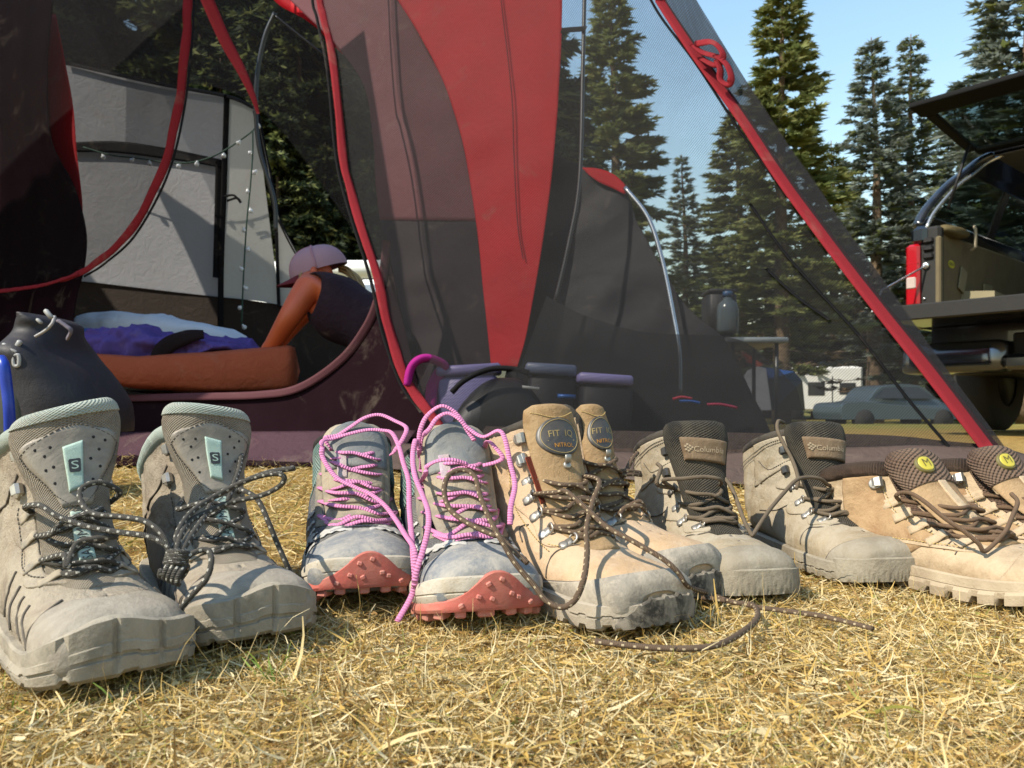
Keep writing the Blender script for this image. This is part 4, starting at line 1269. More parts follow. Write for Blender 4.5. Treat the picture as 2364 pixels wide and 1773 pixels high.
    def rows_(q, y, x):
        b = spring(y, .012, .08); h = b + .021 + .004 * np.exp(-(q / .03) ** 2)
        g = ((q / .0062) % 1 < .3) * .0014
        e = np.clip((.05 - np.abs(q)) / .012, 0, 1)
        return [(b + .001, -.001), (b + .0015, .0046 * e - g), (b * .3 + h * .7, .0044 * e - g), (h - .001, .0026 * e), (h, -.001)]
    sh.strip('toe_bumper', M['beige_sole'], O, N, .05, rows_, parent=so, n=130)
    Lp, Rp = [], []
    for t in (.43, .50, .575, .65, .735):
        for sg, lst in ((-1, Lp), (1, Rp)):
            o, p = web_loop(sh, t, sg * (sh.phit(np.array(t)) + .24), M['beige'], w=.0045, ln=.013); lst.append(p)
    for sg in (-1, 1): hook(sh, .875, sg * (sh.phit(np.array(.875)) + .36), M['steel'], k=1.35)
    lacing(sh, Lp, Rp, .0019, M['brown_lace_plain'], lift=(0, -.003, .004), tg=tg, extra=loops(sh, Lp, Rp), jit=.0010)
    return sh
M['brown_lace_plain'] = lace_mat('plain brown lace', hexc('#806853'), hexc('#6a543f'), None, 300, 2)
def loops_i(sh, L, Rr):
    return [[L[4], *loc(sh, z4, [(1285, 705, .70), (1330, 682, .695), (1400, 692, .688), (1500, 755, .675), (1640, 870, .66), (1780, 965, .65), (1880, 1050, .645), (1922, 1108, .645), (1990, 1060, .65), (2080, 960, .66), (2130, 850, .675), (2165, 750, .69), (2120, 690, .70)])]]
# ------------------------------------------------------------------ the row of footwear
none = lambda sh, L, Rr: []
shA = grey_boot('grey walking boot nearest the black backpack, its tongue and mint tab leaning sideways', (-.223, .445), 42, 1, 1, loops_a, tilt=.26)
shB = grey_boot('grey walking boot with upright tongue, standing between the other grey boot and pink laced shoes', (-.167, .520), 36, 2, -1, loops_b, tilt=-.12)
shC = trail_shoe('pink laced trail shoe standing next to the grey boots', (-.119, .615), 14, 3, 1, loops_c, hs=1.06, ap=.004, sp=.020)
shD = trail_shoe('pink laced trail shoe with a brown bootlace lying across it, next to the tan boots', (-.016, .570), 15, 4, -1, loops_d, ap=.006, sp=.014)
shE = tan_boot('tan leather boot in front, long loose brown lace, oval badge on its tongue', (.108, .559), 30, 5, 1, loops_e, tdx=.004, ws=.92)
shF = tan_boot('tan leather boot standing half hidden behind the other tan boot', (.158, .640), 34, 6, -1, loops_f, hs=1.10, ws=.86, tw=.72, tdx=.010)
shG = stone_boot('stone coloured boot with black tongue standing next to the tan boots', (.212, .650), 10, 7, 1, loops_g, hs=.91, ws=.88)
shH = stone_boot('stone coloured boot with black tongue standing next to the beige shoes', (.352, .700), 9, 8, -1, loops_h, hs=.90)
shI = beige_shoe('beige walking shoe with round yellow logo in full view beside the stone boots', (.452, .609), 23, 9, 1, loops_i)
shJ = beige_shoe('beige walking shoe at the far end of the row, cut off by the picture edge', (.560, .655), 24, 10, -1, none)
# ------------------------------------------------------------------ ground and dry grass
def ground_mat():
    t = NT('dry turf')
    co = t.coord()
    sep = t.new('ShaderNodeSeparateXYZ'); t.ln(co, sep.inputs[0])
    straw = t.mix(t.ramp(t.noise(co, 55, 6, .7, .6), .35, .7), hexc('#8d6f40'), hexc('#cfae68'))
    earth = t.mix(t.noise(co, 30, 5, .6), hexc('#5f4a33'), hexc('#7b6242'))
    col = t.mix(t.ramp(t.noise(co, 9, 4, .6), .60, .70), straw, earth)
    far = t.mix(t.ramp(t.noise(co, .35, 5, .6), .42, .6), hexc('#8d7f45'), hexc('#6c7a38'))
    far = t.mix(t.ramp(t.noise(co, 3.5, 5, .65), .4, .7), far, hexc('#a3924f'))
    col = t.mix(t.ramp(sep.outputs[1], 3.0, 9.0), col, far)
    t.ln(col, t.p.inputs['Base Color'])
    t.p.inputs['Roughness'].default_value = .95
    t.p.inputs['Specular IOR Level'].default_value = .1
    b = t.bump(t.noise(co, 120, 5, .7, 1.0), .9, .006)
    t.ln(b, t.p.inputs['Normal'])
    return t.m
def ground_z(x, y): return .004 * np.sin(x * 9 + 1) * np.sin(y * 7) - .0052 * np.clip(y - 12, 0, 60) ** 1.0 * .25
def build_ground():
    xs = np.concatenate([np.linspace(-400, -12, 12), np.linspace(-8, -1.2, 12), np.linspace(-1, 1, 60), np.linspace(1.2, 8, 12), np.linspace(12, 400, 12)])
    ys = np.concatenate([np.linspace(-60, -2, 8), np.linspace(-1, 0, 5), np.linspace(.1, 2.2, 60), np.linspace(2.5, 12, 16), np.linspace(15, 60, 10), np.linspace(80, 500, 8)])
    X, Y = np.meshgrid(xs, ys, indexing='ij')
    Z = np.where(np.abs(X) < 8, .004 * np.sin(X * 9 + 1) * np.sin(Y * 7) * (Y < 2.4), 0) - .011 - np.clip((Y - 8) / 22, 0, 1) * .66
    V = np.stack([X, Y, Z], -1).reshape(-1, 3)
    o = mk('ground', V, grid_faces(len(xs), len(ys))[:, ::-1], ground_mat())
    tag(o, kind='structure')
build_ground()

def blades(name, n, area, L, w, lie, mats, weights, seed, z0=0.0, curl=.6, clump=None, label=None, lift=.004):
    """thin bent grass blades; lie = typical rise angle"""
    g = np.random.default_rng(seed)
    (x0, x1), (y0, y1) = area
    if clump is None:
        y = y0 + (y1 - y0) * g.random(n) ** 1.0
        hw = np.minimum(np.maximum(np.abs(x0), np.abs(x1)), .22 + y * .80)
        x = (g.random(n) * 2 - 1) * hw
    else:
        c = np.array(clump)[g.integers(0, len(clump), n)]
        x = c[:, 0] + g.normal(0, 1, n) * c[:, 2]; y = c[:, 1] + g.normal(0, 1, n) * c[:, 2]
    if clump is None and n > 20000:      # thinner, trodden patches
        k_ = ~((vnoise(np.stack([x, y, x * 0 + 2.2], -1), 16, 1) < -.30) & (g.random(n) < .62))
        x, y = x[k_], y[k_]; n = len(x)
    ln = L[0] + (L[1] - L[0]) * g.random(n) ** 1.6
    pp = np.stack([x, y, np.full(n, seed * 1.7)], -1)
    az = vnoise(pp, 11, 3) * 4.2 + g.normal(0, .75, n) + (g.random(n) < .25) * g.random(n) * 6.28 + (g.random(n) < .5) * math.pi
    el = np.abs(g.normal(0, 1, n)) * lie
    el = np.minimum(el, 1.45)
    be = g.normal(0, curl, n); tw = g.normal(0, curl, n)
    ww = w * (.55 + .9 * g.random(n) + 1.2 * (g.random(n) < .10))
    k = 5
    s = np.linspace(0, 1, k)[None, :]
    E = el[:, None] - be[:, None] * s * .9 - s ** 2 * .35
    A = az[:, None] + tw[:, None] * s
    st = ln[:, None] / (k - 1)
    dx, dy, dz = np.cos(E) * np.cos(A) * st, np.cos(E) * np.sin(A) * st, np.sin(E) * st
    px_, py_, pz_ = [np.concatenate([np.zeros((n, 1)), np.cumsum(d[:, 1:], 1)], 1) for d in (dx, dy, dz)]
    zb = z0 + lift * g.random(n)
    P = np.stack([x[:, None] + px_, y[:, None] + py_, np.maximum(zb[:, None] + pz_, .0006) - .0095], -1)
    W = (ww[:, None] * (1 - .75 * s ** 1.5)) / 2
    roll = g.random(n)[:, None] * math.pi
    sx, sy, sz = -np.sin(A) * np.cos(roll), np.cos(A) * np.cos(roll), np.sin(roll) * np.ones_like(A)
    S = np.stack([sx, sy, sz], -1) * W[..., None]
    V = np.stack([P - S, P + S], 2).reshape(n, k * 2, 3)
    base = (np.arange(n) * k * 2)[:, None, None]
    i = np.arange(k - 1)[None, :, None] * 2
    F = (base + i + np.array([0, 1, 3, 2])[None, None, :]).reshape(-1, 4)
    o = mk(name, V.reshape(-1, 3), F, mats, smooth=True)
    mi = np.repeat(g.choice(len(mats), n, p=np.array(weights) / sum(weights)), k - 1).astype(np.int32)
    o.data.polygons.foreach_set('material_index', mi)
    return tag(o, label, 'grass', None, 'stuff')
def blade_mat(name, c, tr=.25, rough=.6):
    t = NT(name)
    co = t.coord()
    col = t.mix(t.noise(co, 90, 3, .6), tuple(v * .72 for v in c), tuple(min(1, v * 1.2) for v in c))
    t.ln(col, t.p.inputs['Base Color']); t.p.inputs['Roughness'].default_value = rough; t.p.inputs['Specular IOR Level'].default_value = .35
    tn = t.new('ShaderNodeBsdfTranslucent'); t.ln(col, tn.inputs[0])
    mx = t.new('ShaderNodeMixShader'); mx.inputs[0].default_value = tr
    t.ln(t.p.outputs[0], mx.inputs[1]); t.ln(tn.outputs[0], mx.inputs[2]); t.ln(mx.outputs[0], t.out.inputs[0])
    return t.m
S1 = blade_mat('pale straw', hexc('#ecd295')); S2 = blade_mat('golden straw', hexc('#dcb868')); S3 = blade_mat('brown straw', hexc('#a88349'))
S4 = blade_mat('bleached straw', hexc('#f6e4b4')); S5 = blade_mat('faded green blade', hexc('#a3a04e')); G1 = blade_mat('green blade', hexc('#6f8c36')); G2 = blade_mat('young green blade', hexc('#8ea748'))
SM = [S1, S2, S3, S4, S5]
blades('dry_grass', 200000, ((-.90, .90), (.26, .82)), (.005, .027), .00085, .11, SM, [5, 4.5, 2.2, 2.2, .5], 11, curl=.9, label='matted dry straw coloured grass in front of the shoes', lift=.010)
blades('dry_grass', 80000, ((-2.5, 2.5), (.80, 2.7)), (.012, .045), .0014, .18, SM, [4, 5, 3.0, 1.2, 1.0], 12, curl=.7, label='matted dry grass between the shoes and the tent', lift=.010)
blades('dry_grass', 5000, ((-.75, .75), (.30, .85)), (.014, .050), .0010, .42, SM, [4, 4, 1.5, 3.5, .5], 13, curl=.9, label='taller dry grass stalks sticking up in front of the shoes', lift=.006)
blades('dry_grass', 9000, ((-.9, .9), (.28, .85)), (.004, .011), .0019, .10, SM, [4, 4, 3, 4, .3], 18, curl=.4, label='short broken straw chips lying on top of the matted grass', lift=.011)
blades('green_grass', 46, None or ((0, 0), (0, 0)), (.010, .036), .0012, .95, [G1, G2], [2, 3], 14, curl=.5, clump=[(-.150, .475, .005), (-.148, .478, .003)], label='small tuft of fresh green grass in front of the grey boots')
blades('green_grass', 70, ((0, 0), (0, 0)), (.008, .028), .0012, .8, [G1, G2], [2, 2], 15, curl=.5, clump=[(-.285, .425, .010), (-.262, .405, .010), (-.235, .42, .014)], label='thin patch of green grass at the corner before the grey boot')
blades('green_grass', 60, ((0, 0), (0, 0)), (.006, .018), .0009, .7, [G1, S5], [2, 2], 16, curl=.5, clump=[(-.015, .40, .015), (.06, .39, .02), (.25, .55, .03)], label='few short green blades among the straw in the middle')
# ------------------------------------------------------------------ tent
DK = 1024 / 2212.0
def ip(Y):
    """vertical sheet square to the view at distance Y"""
    return lambda x, y: px(x * DK, y * DK, Y)
def fp(d=0.0):
    """the leaning front wall of the tent (runs nearer towards the right), d behind it"""
    def f(x, y):
        a, b = (x * DK - 512) / FPX, (y * DK - HZ) / FPX
        Y = (2.047 + .22 * EYE + d) / (1 + .447 * a + .22 * b)
        return px(x * DK, y * DK, Y)
    return f

def fabric(name, c, tr=.2, rough=.8, bump=.3, scale=30, vary=.15, spec=.12, tcol=None, crease=0.0):
    t = NT(name)
    co = t.coord()
    col = t.mix(t.noise(co, scale * .3, 5, .6), tuple(x * (1 - vary) for x in c), tuple(min(1, x * (1 + vary)) for x in c))
    col = t.mix(t.math('MULTIPLY', t.ramp(t.noise(co, 7, 5, .65, .8), .56, .74), .22), col, hexc('#9b8d7b'))
    t.ln(col, t.p.inputs['Base Color'])
    t.p.inputs['Roughness'].default_value = rough; t.p.inputs['Specular IOR Level'].default_value = spec
    nb = t.bump(t.noise(co, 16, 4, .6, 1.8), crease, .02) if crease else None
    nb = t.bump(t.noise(co, scale * 20, 2, .5), bump, .001, nb)
    t.ln(nb, t.p.inputs['Normal'])
    if tr:
        tn = t.new('ShaderNodeBsdfTranslucent')
        if tcol: tn.inputs[0].default_value = (*tcol, 1)
        else: t.ln(col, tn.inputs[0])
        mx = t.new('ShaderNodeMixShader'); mx.inputs[0].default_value = tr
        t.ln(t.p.outputs[0], mx.inputs[1]); t.ln(tn.outputs[0], mx.inputs[2]); t.ln(mx.outputs[0], t.out.inputs[0])
    return t.m

def netting(name, c, cover=.45, cell=.0042, vary=.25, glint=.0):
    """fine insect mesh: real threads too thin for the picture, so partly see-through with a woven grain"""
    t = NT(name)
    h = weave_h(t, 6.2832 / cell, 6.2832 / cell)
    co = t.coord()
    n = t.noise(co, 5, 5, .65, 1.0)
    cov = t.math('ADD', t.math('MULTIPLY', h, vary), t.math('ADD', cover - .10, t.math('MULTIPLY', n, .20)), True)
    df = t.new('ShaderNodeBsdfDiffuse'); df.inputs[0].default_value = (*c, 1)
    g = t.new('ShaderNodeBsdfGlossy'); g.inputs[0].default_value = (.5, .5, .5, 1); g.inputs['Roughness'].default_value = .45
    m0 = t.new('ShaderNodeMixShader'); m0.inputs[0].default_value = glint
    t.ln(df.outputs[0], m0.inputs[1]); t.ln(g.outputs[0], m0.inputs[2])
    tr = t.new('ShaderNodeBsdfTransparent')
    mx = t.new('ShaderNodeMixShader')
    t.ln(cov, mx.inputs[0]); t.ln(tr.outputs[0], mx.inputs[1]); t.ln(m0.outputs[0], mx.inputs[2]); t.ln(mx.outputs[0], t.out.inputs[0])
    return t.m

def resample(P, n):
    P = np.asarray(P, float)
    d = np.concatenate([[0], np.cumsum(np.linalg.norm(np.diff(P, axis=0), axis=1))])
    g = np.linspace(0, d[-1], n)
    return np.stack([np.interp(g, d, P[:, k]) for k in range(P.shape[1])], -1)

def creases(P, amp, f, seed):
    """shallow cloth with a few straight sharp folds"""
    g = np.random.default_rng(seed)
    P = np.asarray(P, float)
    out = .55 * vnoise(P, f * .45, seed) + .25 * vnoise(P, f * 1.3, seed + 2)
    for k in range(14):
        d = g.normal(0, 1, 3); d /= np.linalg.norm(d)
        ph = P @ d * f * g.uniform(.5, 1.3) + g.uniform(0, 6) + .35 * vnoise(P, f * .8, seed + k)
        tri = np.abs((ph % 2) - 1)
        m = np.clip(vnoise(P, f * .7, seed + 20 + k), 0, 1)
        out = out + .9 * (tri - .5) * m
    return amp * out

def sheet(name, A, B, f, mat, parent, na=50, nb=36, wr=None, seed=0, smooth=True, bow=0.0, thick=0.0, strt=False, folds=None):
    """cloth lofted between two edge curves given in picture coordinates and hung at its own depth by f"""
    a = resample(A if strt else cr(A, 8), na); b = resample(B if strt else cr(B, 8), na)
    s = np.linspace(0, 1, nb)[None, :, None]
    Q = a[:, None, :] * (1 - s) + b[:, None, :] * s
    P = np.array([[f(x, y) for x, y in row] for row in Q])
    nrm = np.array([.38, -.90, .2])
    if wr: P = P + nrm * creases(P, wr[0], wr[1], seed)[..., None]
    if bow: P = P + nrm * (bow * np.sin(np.pi * np.linspace(0, 1, nb))[None, :, None] * np.ones((na, 1, 1)))
    if folds: P = P + nrm * (folds[0] * np.sin(np.linspace(0, 1, nb) * folds[1] * 6.283 + .6 * np.sin(np.linspace(0, 3, na))[:, None]))[..., None]
    L = np.linalg.norm(np.diff(P, axis=0), axis=-1).sum(0).mean(); W = np.linalg.norm(np.diff(P, axis=1), axis=-1).sum(1).mean()
    uv = np.stack(np.broadcast_arrays(np.linspace(0, W, nb)[None, :], np.linspace(0, L, na)[:, None]), -1).reshape(-1, 2)
    o = mk(name, P.reshape(-1, 3), grid_faces(na, nb), mat, parent, uv, smooth)
    if thick:
        md = o.modifiers.new('cloth', 'SOLIDIFY'); md.thickness = thick; md.offset = 0
    return o

def ribbon(name, pts, f, w, mat, parent, th=.0012, n=10, wob=.0):
    """a sewn tape following a line on the cloth; w in metres, may vary along"""
    q = cr(pts, n)
    P = np.array([f(x, y) for x, y in q])
    W = np.interp(np.linspace(0, 1, len(P)), np.linspace(0, 1, len(np.atleast_1d(w))), np.atleast_1d(w))
    T = np.gradient(P, axis=0); T /= np.linalg.norm(T, axis=1)[:, None]
    nrm = np.array([.38, -.90, .2]); S = np.cross(T, nrm); S /= np.linalg.norm(S, axis=1)[:, None]
    V = []
    x = np.arange(len(P)) / len(P)
    for k, (s, h) in enumerate(((-1, -th), (-1, th), (-.4, th * 1.6), (.4, th * 1.6), (1, th), (1, -th))):
        wv = 1 + wob * np.sin(x * 61 + k)
        V.append(P + S * (s * W * wv / 2)[:, None] + nrm * (h + wob * .004 * np.sin(x * 37 + k * .3))[:, None])
    V = np.array(V).transpose(1, 0, 2)
    n6 = 6
    F = [list(q) for q in grid_faces(len(P), n6, True)] + [list(range(n6)), [(len(P) - 1) * n6 + k for k in range(n6 - 1, -1, -1)]]
    L = np.concatenate([[0], np.cumsum(np.linalg.norm(np.diff(P, axis=0), axis=1))])
    uv = np.stack(np.broadcast_arrays(L[:, None], np.linspace(0, .02, n6)[None, :]), -1).reshape(-1, 2)
    return mk(name, V.reshape(-1, 3), F, mat, parent, uv)

def cord(name, pts, f, r, mat, parent, n=8, seg=6):
    P = np.array([f(x, y) for x, y in cr(pts, n)])
    return MB().add(*tube(P, r, seg)).build(name, mat, parent)

T = {}
RED = hexc('#e0222e')
T['red'] = fabric('red flysheet', RED, .35, .6, .2, 30, .08, crease=.15)
T['roof'] = fabric('red shade roof cloth', hexc('#b03038'), .22, .6, .2, 30, .08)
T['red_trim'] = fabric('red trim tape', hexc('#8f2830'), 0, .9, .8, 60, .15)
T['maroon'] = fabric('shaded red cloth', hexc('#72434a'), .2, .65, .2, 30, .15, crease=.15)  # red fly cloth, its shade behind doubled net painted as maroon
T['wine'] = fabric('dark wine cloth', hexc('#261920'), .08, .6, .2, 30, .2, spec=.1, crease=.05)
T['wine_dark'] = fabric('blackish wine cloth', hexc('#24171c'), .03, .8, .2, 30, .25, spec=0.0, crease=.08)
T['char'] = fabric('charcoal cloth', hexc('#232127'), .06, .55, .2, 30, .2, spec=.18, crease=.05)
T['black'] = fabric('black cloth', hexc('#191719'), .0, .55, .2, 30, .25, spec=.3, crease=.10)
T['grey'] = fabric('pale grey cloth', hexc('#c9c9c6'), .35, .7, .15, 30, .06, crease=.15)
T['grey2'] = fabric('mid grey cloth', hexc('#a9a9ae'), .3, .7, .15, 30, .08, crease=.2)
T['brown_low'] = fabric('brown lower wall', hexc('#3b332e'), .08, .7, .2, 30, .15, crease=.2)
T['piping'] = fabric('wine piping', hexc('#5c373d'), 0, .7, .3, 60, .1)
T['mauve'] = fabric('mauve groundsheet', hexc('#4e373f'), 0, .75, .3, 30, .2, crease=.5)
T['taupe'] = fabric('taupe sod cloth', hexc('#5b4d47'), 0, .85, .4, 30, .2, crease=.5)
T['black_tape'] = fabric('black tape', hexc('#141315'), 0, .75, .5, 60, .15)
T['pole'] = plain('dark pole', (.03, .032, .034), .35, .3)
T['silver'] = plain('silver pole', (.62, .62, .62), .25, .9)
T['net'] = netting('insect net', (.019, .019, .020), .45, .0076, .26, .004)
T['net_left'] = netting('insect net in folds', (.008, .0075, .008), .48, .0076, .22, .004)
T['net_back'] = netting('ceiling net', (.02, .02, .022), .58, .0060, .10, .0)
T['net_edge'] = netting('doubled net edge', (.015, .015, .017), .76, .0076, .20, .004)

tent = thing('tent', 'large red and black camping tent with see-through net front and its door zipped open', 'tent', tuple(px(440, 407, 2.6) * np.array([1, 1, 0])))
TO = np.array(tent.location)
def W(f):  # world map -> local to the tent's own origin
    return lambda x, y: f(x, y) - TO
F0, FA, FB = W(fp(0)), W(fp(-.03)), W(fp(.05))

# --- front: net panel right of the open door, its tapes and edge
zipR = [(672, -600), (680, -300), (688, -25), (700, 40), (722, 150), (740, 330), (762, 430), (815, 600), (842, 720), (882, 830), (925, 888), (975, 965)]
edgeR = [(1130, -600), (1315, -300), (1490, -25), (1530, 40), (1650, 235), (1780, 425), (1920, 625), (2060, 815), (2178, 978)]
trimR = [(1060, -600), (1240, -300), (1412, -25), (1432, 10), (1500, 112), (1600, 250), (1700, 400), (1850, 600), (2000, 790), (2140, 970)]
sheet('net_panel', zipR, edgeR, F0, T['net'], tent, 110, 120, (.0085, 7), 3)
sheet('net_border', trimR, edgeR, W(fp(-.012)), T['net_edge'], tent, 60, 8, (.004, 7), 5)
ribbon('red_trim', trimR, W(fp(-.020)), [.030, .036, .044, .050, .052], T['red_trim'], tent)
ribbon('red_trim', zipR, W(fp(-.020)), [.020, .024, .026, .028, .030], T['red_trim'], tent, wob=.15)
ribbon('zip', [(x - 15, y + 2) for x, y in zipR[:-1]], W(fp(-.018)), .010, T['black_tape'], tent)
for pts in ([(1395, -20), (1430, 40), (1505, 140), (1600, 285), (1690, 410)], [(1620, 440), (1690, 540), (1760, 620), (1860, 730), (1960, 860), (2050, 965)], [(1655, 580), (1720, 640), (1790, 690)]):
    ribbon('net_seam', pts, W(fp(-.008)), .008, T['black_tape'], tent)
# tie loop hanging from the trim
for pts in ([(1500, 95), (1540, 92), (1562, 118), (1545, 140), (1512, 125)], [(1545, 118), (1570, 140), (1580, 168), (1572, 182), (1556, 172), (1556, 150), (1548, 130)], [(1496, 96), (1515, 112), (1540, 120), (1562, 128)]):
    ribbon('tie_loop', pts, W(fp(-.05)), .020, T['red_trim'], tent, n=6)
# --- front: left net flap with its curved red zip and the tied back door
zipL = [(420, -600), (412, -300), (406, -25), (402, 80), (385, 230), (350, 370), (282, 498), (215, 562), (168, 592)]
sheet('net_panel', [(-40, -600), (-40, -300), (-40, -25), (-40, 120), (-40, 240), (-40, 380), (-40, 500), (-40, 580), (-40, 632)], zipL, FA, T['net_left'], tent, 60, 50, (.009, 5), 8)
ribbon('red_trim', zipL + [(130, 606)], W(fp(-.05)), [.026, .030, .030, .028, .024, .016], T['red_trim'], tent, wob=.15)
ribbon('red_trim', [(168, 592), (100, 614), (40, 624), (-40, 634)], W(fp(-.055)), [.010, .014, .018], T['red_trim'], tent, wob=.1)
ribbon('zip', [(x + 13, y + 6) for x, y in zipL], W(fp(-.045)), .008, T['black_tape'], tent)
flap = [(118, -25), (104, 150), (112, 300), (160, 400), (187, 500), (182, 580), (165, 650), (160, 750), (205, 850), (262, 940)]
sheet('door_flap', [(-60, -25), (-60, 100), (-60, 250), (-60, 380), (-60, 480), (-60, 560), (-60, 650), (-60, 760), (-60, 850), (-60, 940)], flap, W(fp(.06)), T['wine_dark'], tent, 80, 60, (.012, 5), 12, folds=(.011, 3.4), thick=.002)
sheet('red_strip', [(90, 30), (96, 120), (102, 220), (108, 330), (115, 420), (122, 500)], [(120, 30), (140, 130), (158, 230), (166, 330), (178, 440), (176, 520)], W(fp(.16)), T['red'], tent, 40, 10, (.004, 8), 14, thick=.001)

# --- door wall below the opening, with its piping
lip = [(150, 858), (250, 860), (400, 857), (560, 853), (650, 836), (738, 776), (790, 708), (815, 650), (828, 590), (835, 520)]
sheet('door_wall', lip, [(140, 945), (260, 945), (420, 945), (600, 945), (760, 950), (900, 955), (935, 955), (940, 950), (930, 900), (900, 830)], W(fp(.10)), T['wine_dark'], tent, 80, 40, (.006, 6), 21, thick=.0015)
ribbon('piping', lip, W(fp(.085)), .026, T['piping'], tent)
# sod cloth lying out towards the shoes, left of the net and along its foot
def sod(name, x0, x1, ytop, ybot, mat, seed, d0=.08, reach=.16):
    n, m = 70, 22
    out = []
    for i in range(n):
        x = x0 + (x1 - x0) * i / (n - 1)
        t0 = fp(d0)(x, np.interp(x, [q[0] for q in ytop], [q[1] for q in ytop]))
        row = []
        for j in range(m):
            s = j / (m - 1)
            z = t0[2] * (1 - s) ** 1.5 + .002
            row.append(t0 + np.array([-.38, -.9, 0]) * reach * s ** .8 + np.array([0, 0, z - t0[2]]))
        out.append(row)
    P = np.array(out)
    P[..., 2] += np.abs(creases(P * np.array([1, 3, 1]), .010, 9, seed)) * (np.linspace(.3, 1, m)[None, :])
    o = mk(name, (P - TO).reshape(-1, 3), grid_faces(n, m), mat, tent)
    md = o.modifiers.new('cloth', 'SOLIDIFY'); md.thickness = .0015; md.offset = 0
    return o
sod('sod_cloth', -60, 900, [(-60, 935), (300, 935), (900, 932)], None, T['mauve'], 31)
sod('sod_cloth', 860, 2235, [(860, 960), (1500, 985), (1800, 968), (2000, 963), (2175, 972), (2235, 990)], None, T['taupe'], 33, .0, .22)
sheet('net_hem', [(930, 915), (1300, 930), (1600, 935), (1900, 940), (2150, 962)], [(900, 990), (1300, 1010), (1600, 1012), (1900, 1000), (2200, 992)], W(fp(.012)), T['taupe'], tent, 60, 10, (.008, 9), 35)

# --- behind the net: red spike of the fly, red cloth painted maroon for its shade, dark inner wall
spikeL = [(640, -330), (740, -170), (838, -25), (858, 0), (905, 75), (960, 180), (1000, 310), (1028, 480), (1045, 640), (1062, 798)]
spikeR = [(1218, -330), (1217, -170), (1214, -25), (1213, 40), (1208, 180), (1195, 340), (1182, 450), (1160, 600), (1138, 720), (1116, 798)]
sheet('fly_panel', spikeL, spikeR, W(fp(.30)), T['red'], tent, 80, 50, (.006, 6), 41, thick=.001)
ribbon('fly_seam', [(1080, -20), (1105, 200), (1110, 330), (1118, 480), (1130, 560)], W(fp(.285)), .004, T['red_trim'], tent)
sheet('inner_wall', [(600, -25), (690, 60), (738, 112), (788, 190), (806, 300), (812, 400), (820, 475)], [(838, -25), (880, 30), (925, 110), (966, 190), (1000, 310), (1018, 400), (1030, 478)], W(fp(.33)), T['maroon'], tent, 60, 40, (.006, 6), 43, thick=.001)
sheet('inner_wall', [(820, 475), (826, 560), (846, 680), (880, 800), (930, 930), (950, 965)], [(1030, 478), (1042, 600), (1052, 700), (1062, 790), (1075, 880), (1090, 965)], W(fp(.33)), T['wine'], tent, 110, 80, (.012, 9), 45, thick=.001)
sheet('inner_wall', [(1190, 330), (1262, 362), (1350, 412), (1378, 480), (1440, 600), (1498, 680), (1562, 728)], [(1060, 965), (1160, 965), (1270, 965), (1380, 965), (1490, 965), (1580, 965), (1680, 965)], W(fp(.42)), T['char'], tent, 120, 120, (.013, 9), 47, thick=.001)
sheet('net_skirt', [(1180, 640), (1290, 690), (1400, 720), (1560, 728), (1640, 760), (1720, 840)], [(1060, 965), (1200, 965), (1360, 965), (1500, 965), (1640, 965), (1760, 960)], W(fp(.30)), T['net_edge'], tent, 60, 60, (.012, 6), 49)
# --- roof, ceiling net, poles
sheet('roof_fly', [(560, -40), (600, 6), (645, 34), (692, 68), (740, 118)], [(560, -330), (620, -330), (660, -300), (740, -170), (838, -25)], W(fp(.42)), T['red'], tent, 30, 20, (.01, 6), 51, thick=.001)
shade_roofv = np.array([(-4.2, 1.90, 1.70), (-1.5, 1.88, 1.74), (-4.2, 2.62, 2.36), (-1.2, 2.62, 2.38)])  # unseen roof piece, cut to shade bed and person but not the back wall
mk('roof_fly', shade_roofv - TO, [(0, 1, 3, 2)], T['roof'], tent)
mk('side_wall', np.array([(-3.6, 1.85, 0), (-3.6, 1.85, 1.72), (-3.6, 4.6, 3.0), (-3.6, 4.6, 0)]) - TO, [(0, 1, 2, 3)], T['wine'], tent)  # unseen left wall, put in to keep the sun off the bed
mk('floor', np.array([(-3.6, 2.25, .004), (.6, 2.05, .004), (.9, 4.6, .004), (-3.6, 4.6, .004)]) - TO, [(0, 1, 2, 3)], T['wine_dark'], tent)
cord('pole', [(1263, -25), (1259, 150), (1252, 390), (1228, 530), (1200, 650)], W(fp(.20)), .0065, T['pole'], tent)
ribbon('pole_clip', [(1212, 66), (1235, 64), (1266, 62)], W(fp(.19)), .022, T['black_tape'], tent)
cord('pole', [(1350, 405), (1400, 470), (1430, 560), (1455, 680), (1468, 760), (1470, 850)], W(fp(.36)), .007, T['silver'], tent)
sheet('fly_peak', [(1257, 362), (1290, 364), (1325, 376), (1356, 404)], [(1272, 378), (1295, 394), (1322, 406), (1350, 420)], W(fp(.40)), T['red'], tent, 16, 6, thick=.002)
ip4 = W(ip(4.2)); ip3 = W(ip(3.4))
sheet('ceiling_net', [(90, -140), (300, -120), (560, -110), (860, -100)], [(90, 130), (300, 175), (560, 235), (860, 640)], W(ip(4.0)), T['net_back'], tent, 30, 30)
sheet('back_wall', [(90, 120), (200, 152), (340, 182), (490, 208)], [(90, 600), (200, 610), (330, 625), (478, 642)], ip4, T['grey2'], tent, 40, 40, (.008, 2.2), 61)
sheet('back_wall', [(490, 208), (512, 214), (535, 224), (552, 234)], [(478, 642), (520, 646), (560, 651), (604, 658)], W(ip(4.19)), T['grey'], tent, 30, 20, (.006, 2.2), 63)
mk('back_wall', np.array([W(ip(4.18))(*q) for q in ((553, 236), (600, 468), (606, 660), (662, 668), (655, 572), (604, 480))]), [(0, 1, 2, 5), (5, 2, 3, 4)], T['grey'], tent)
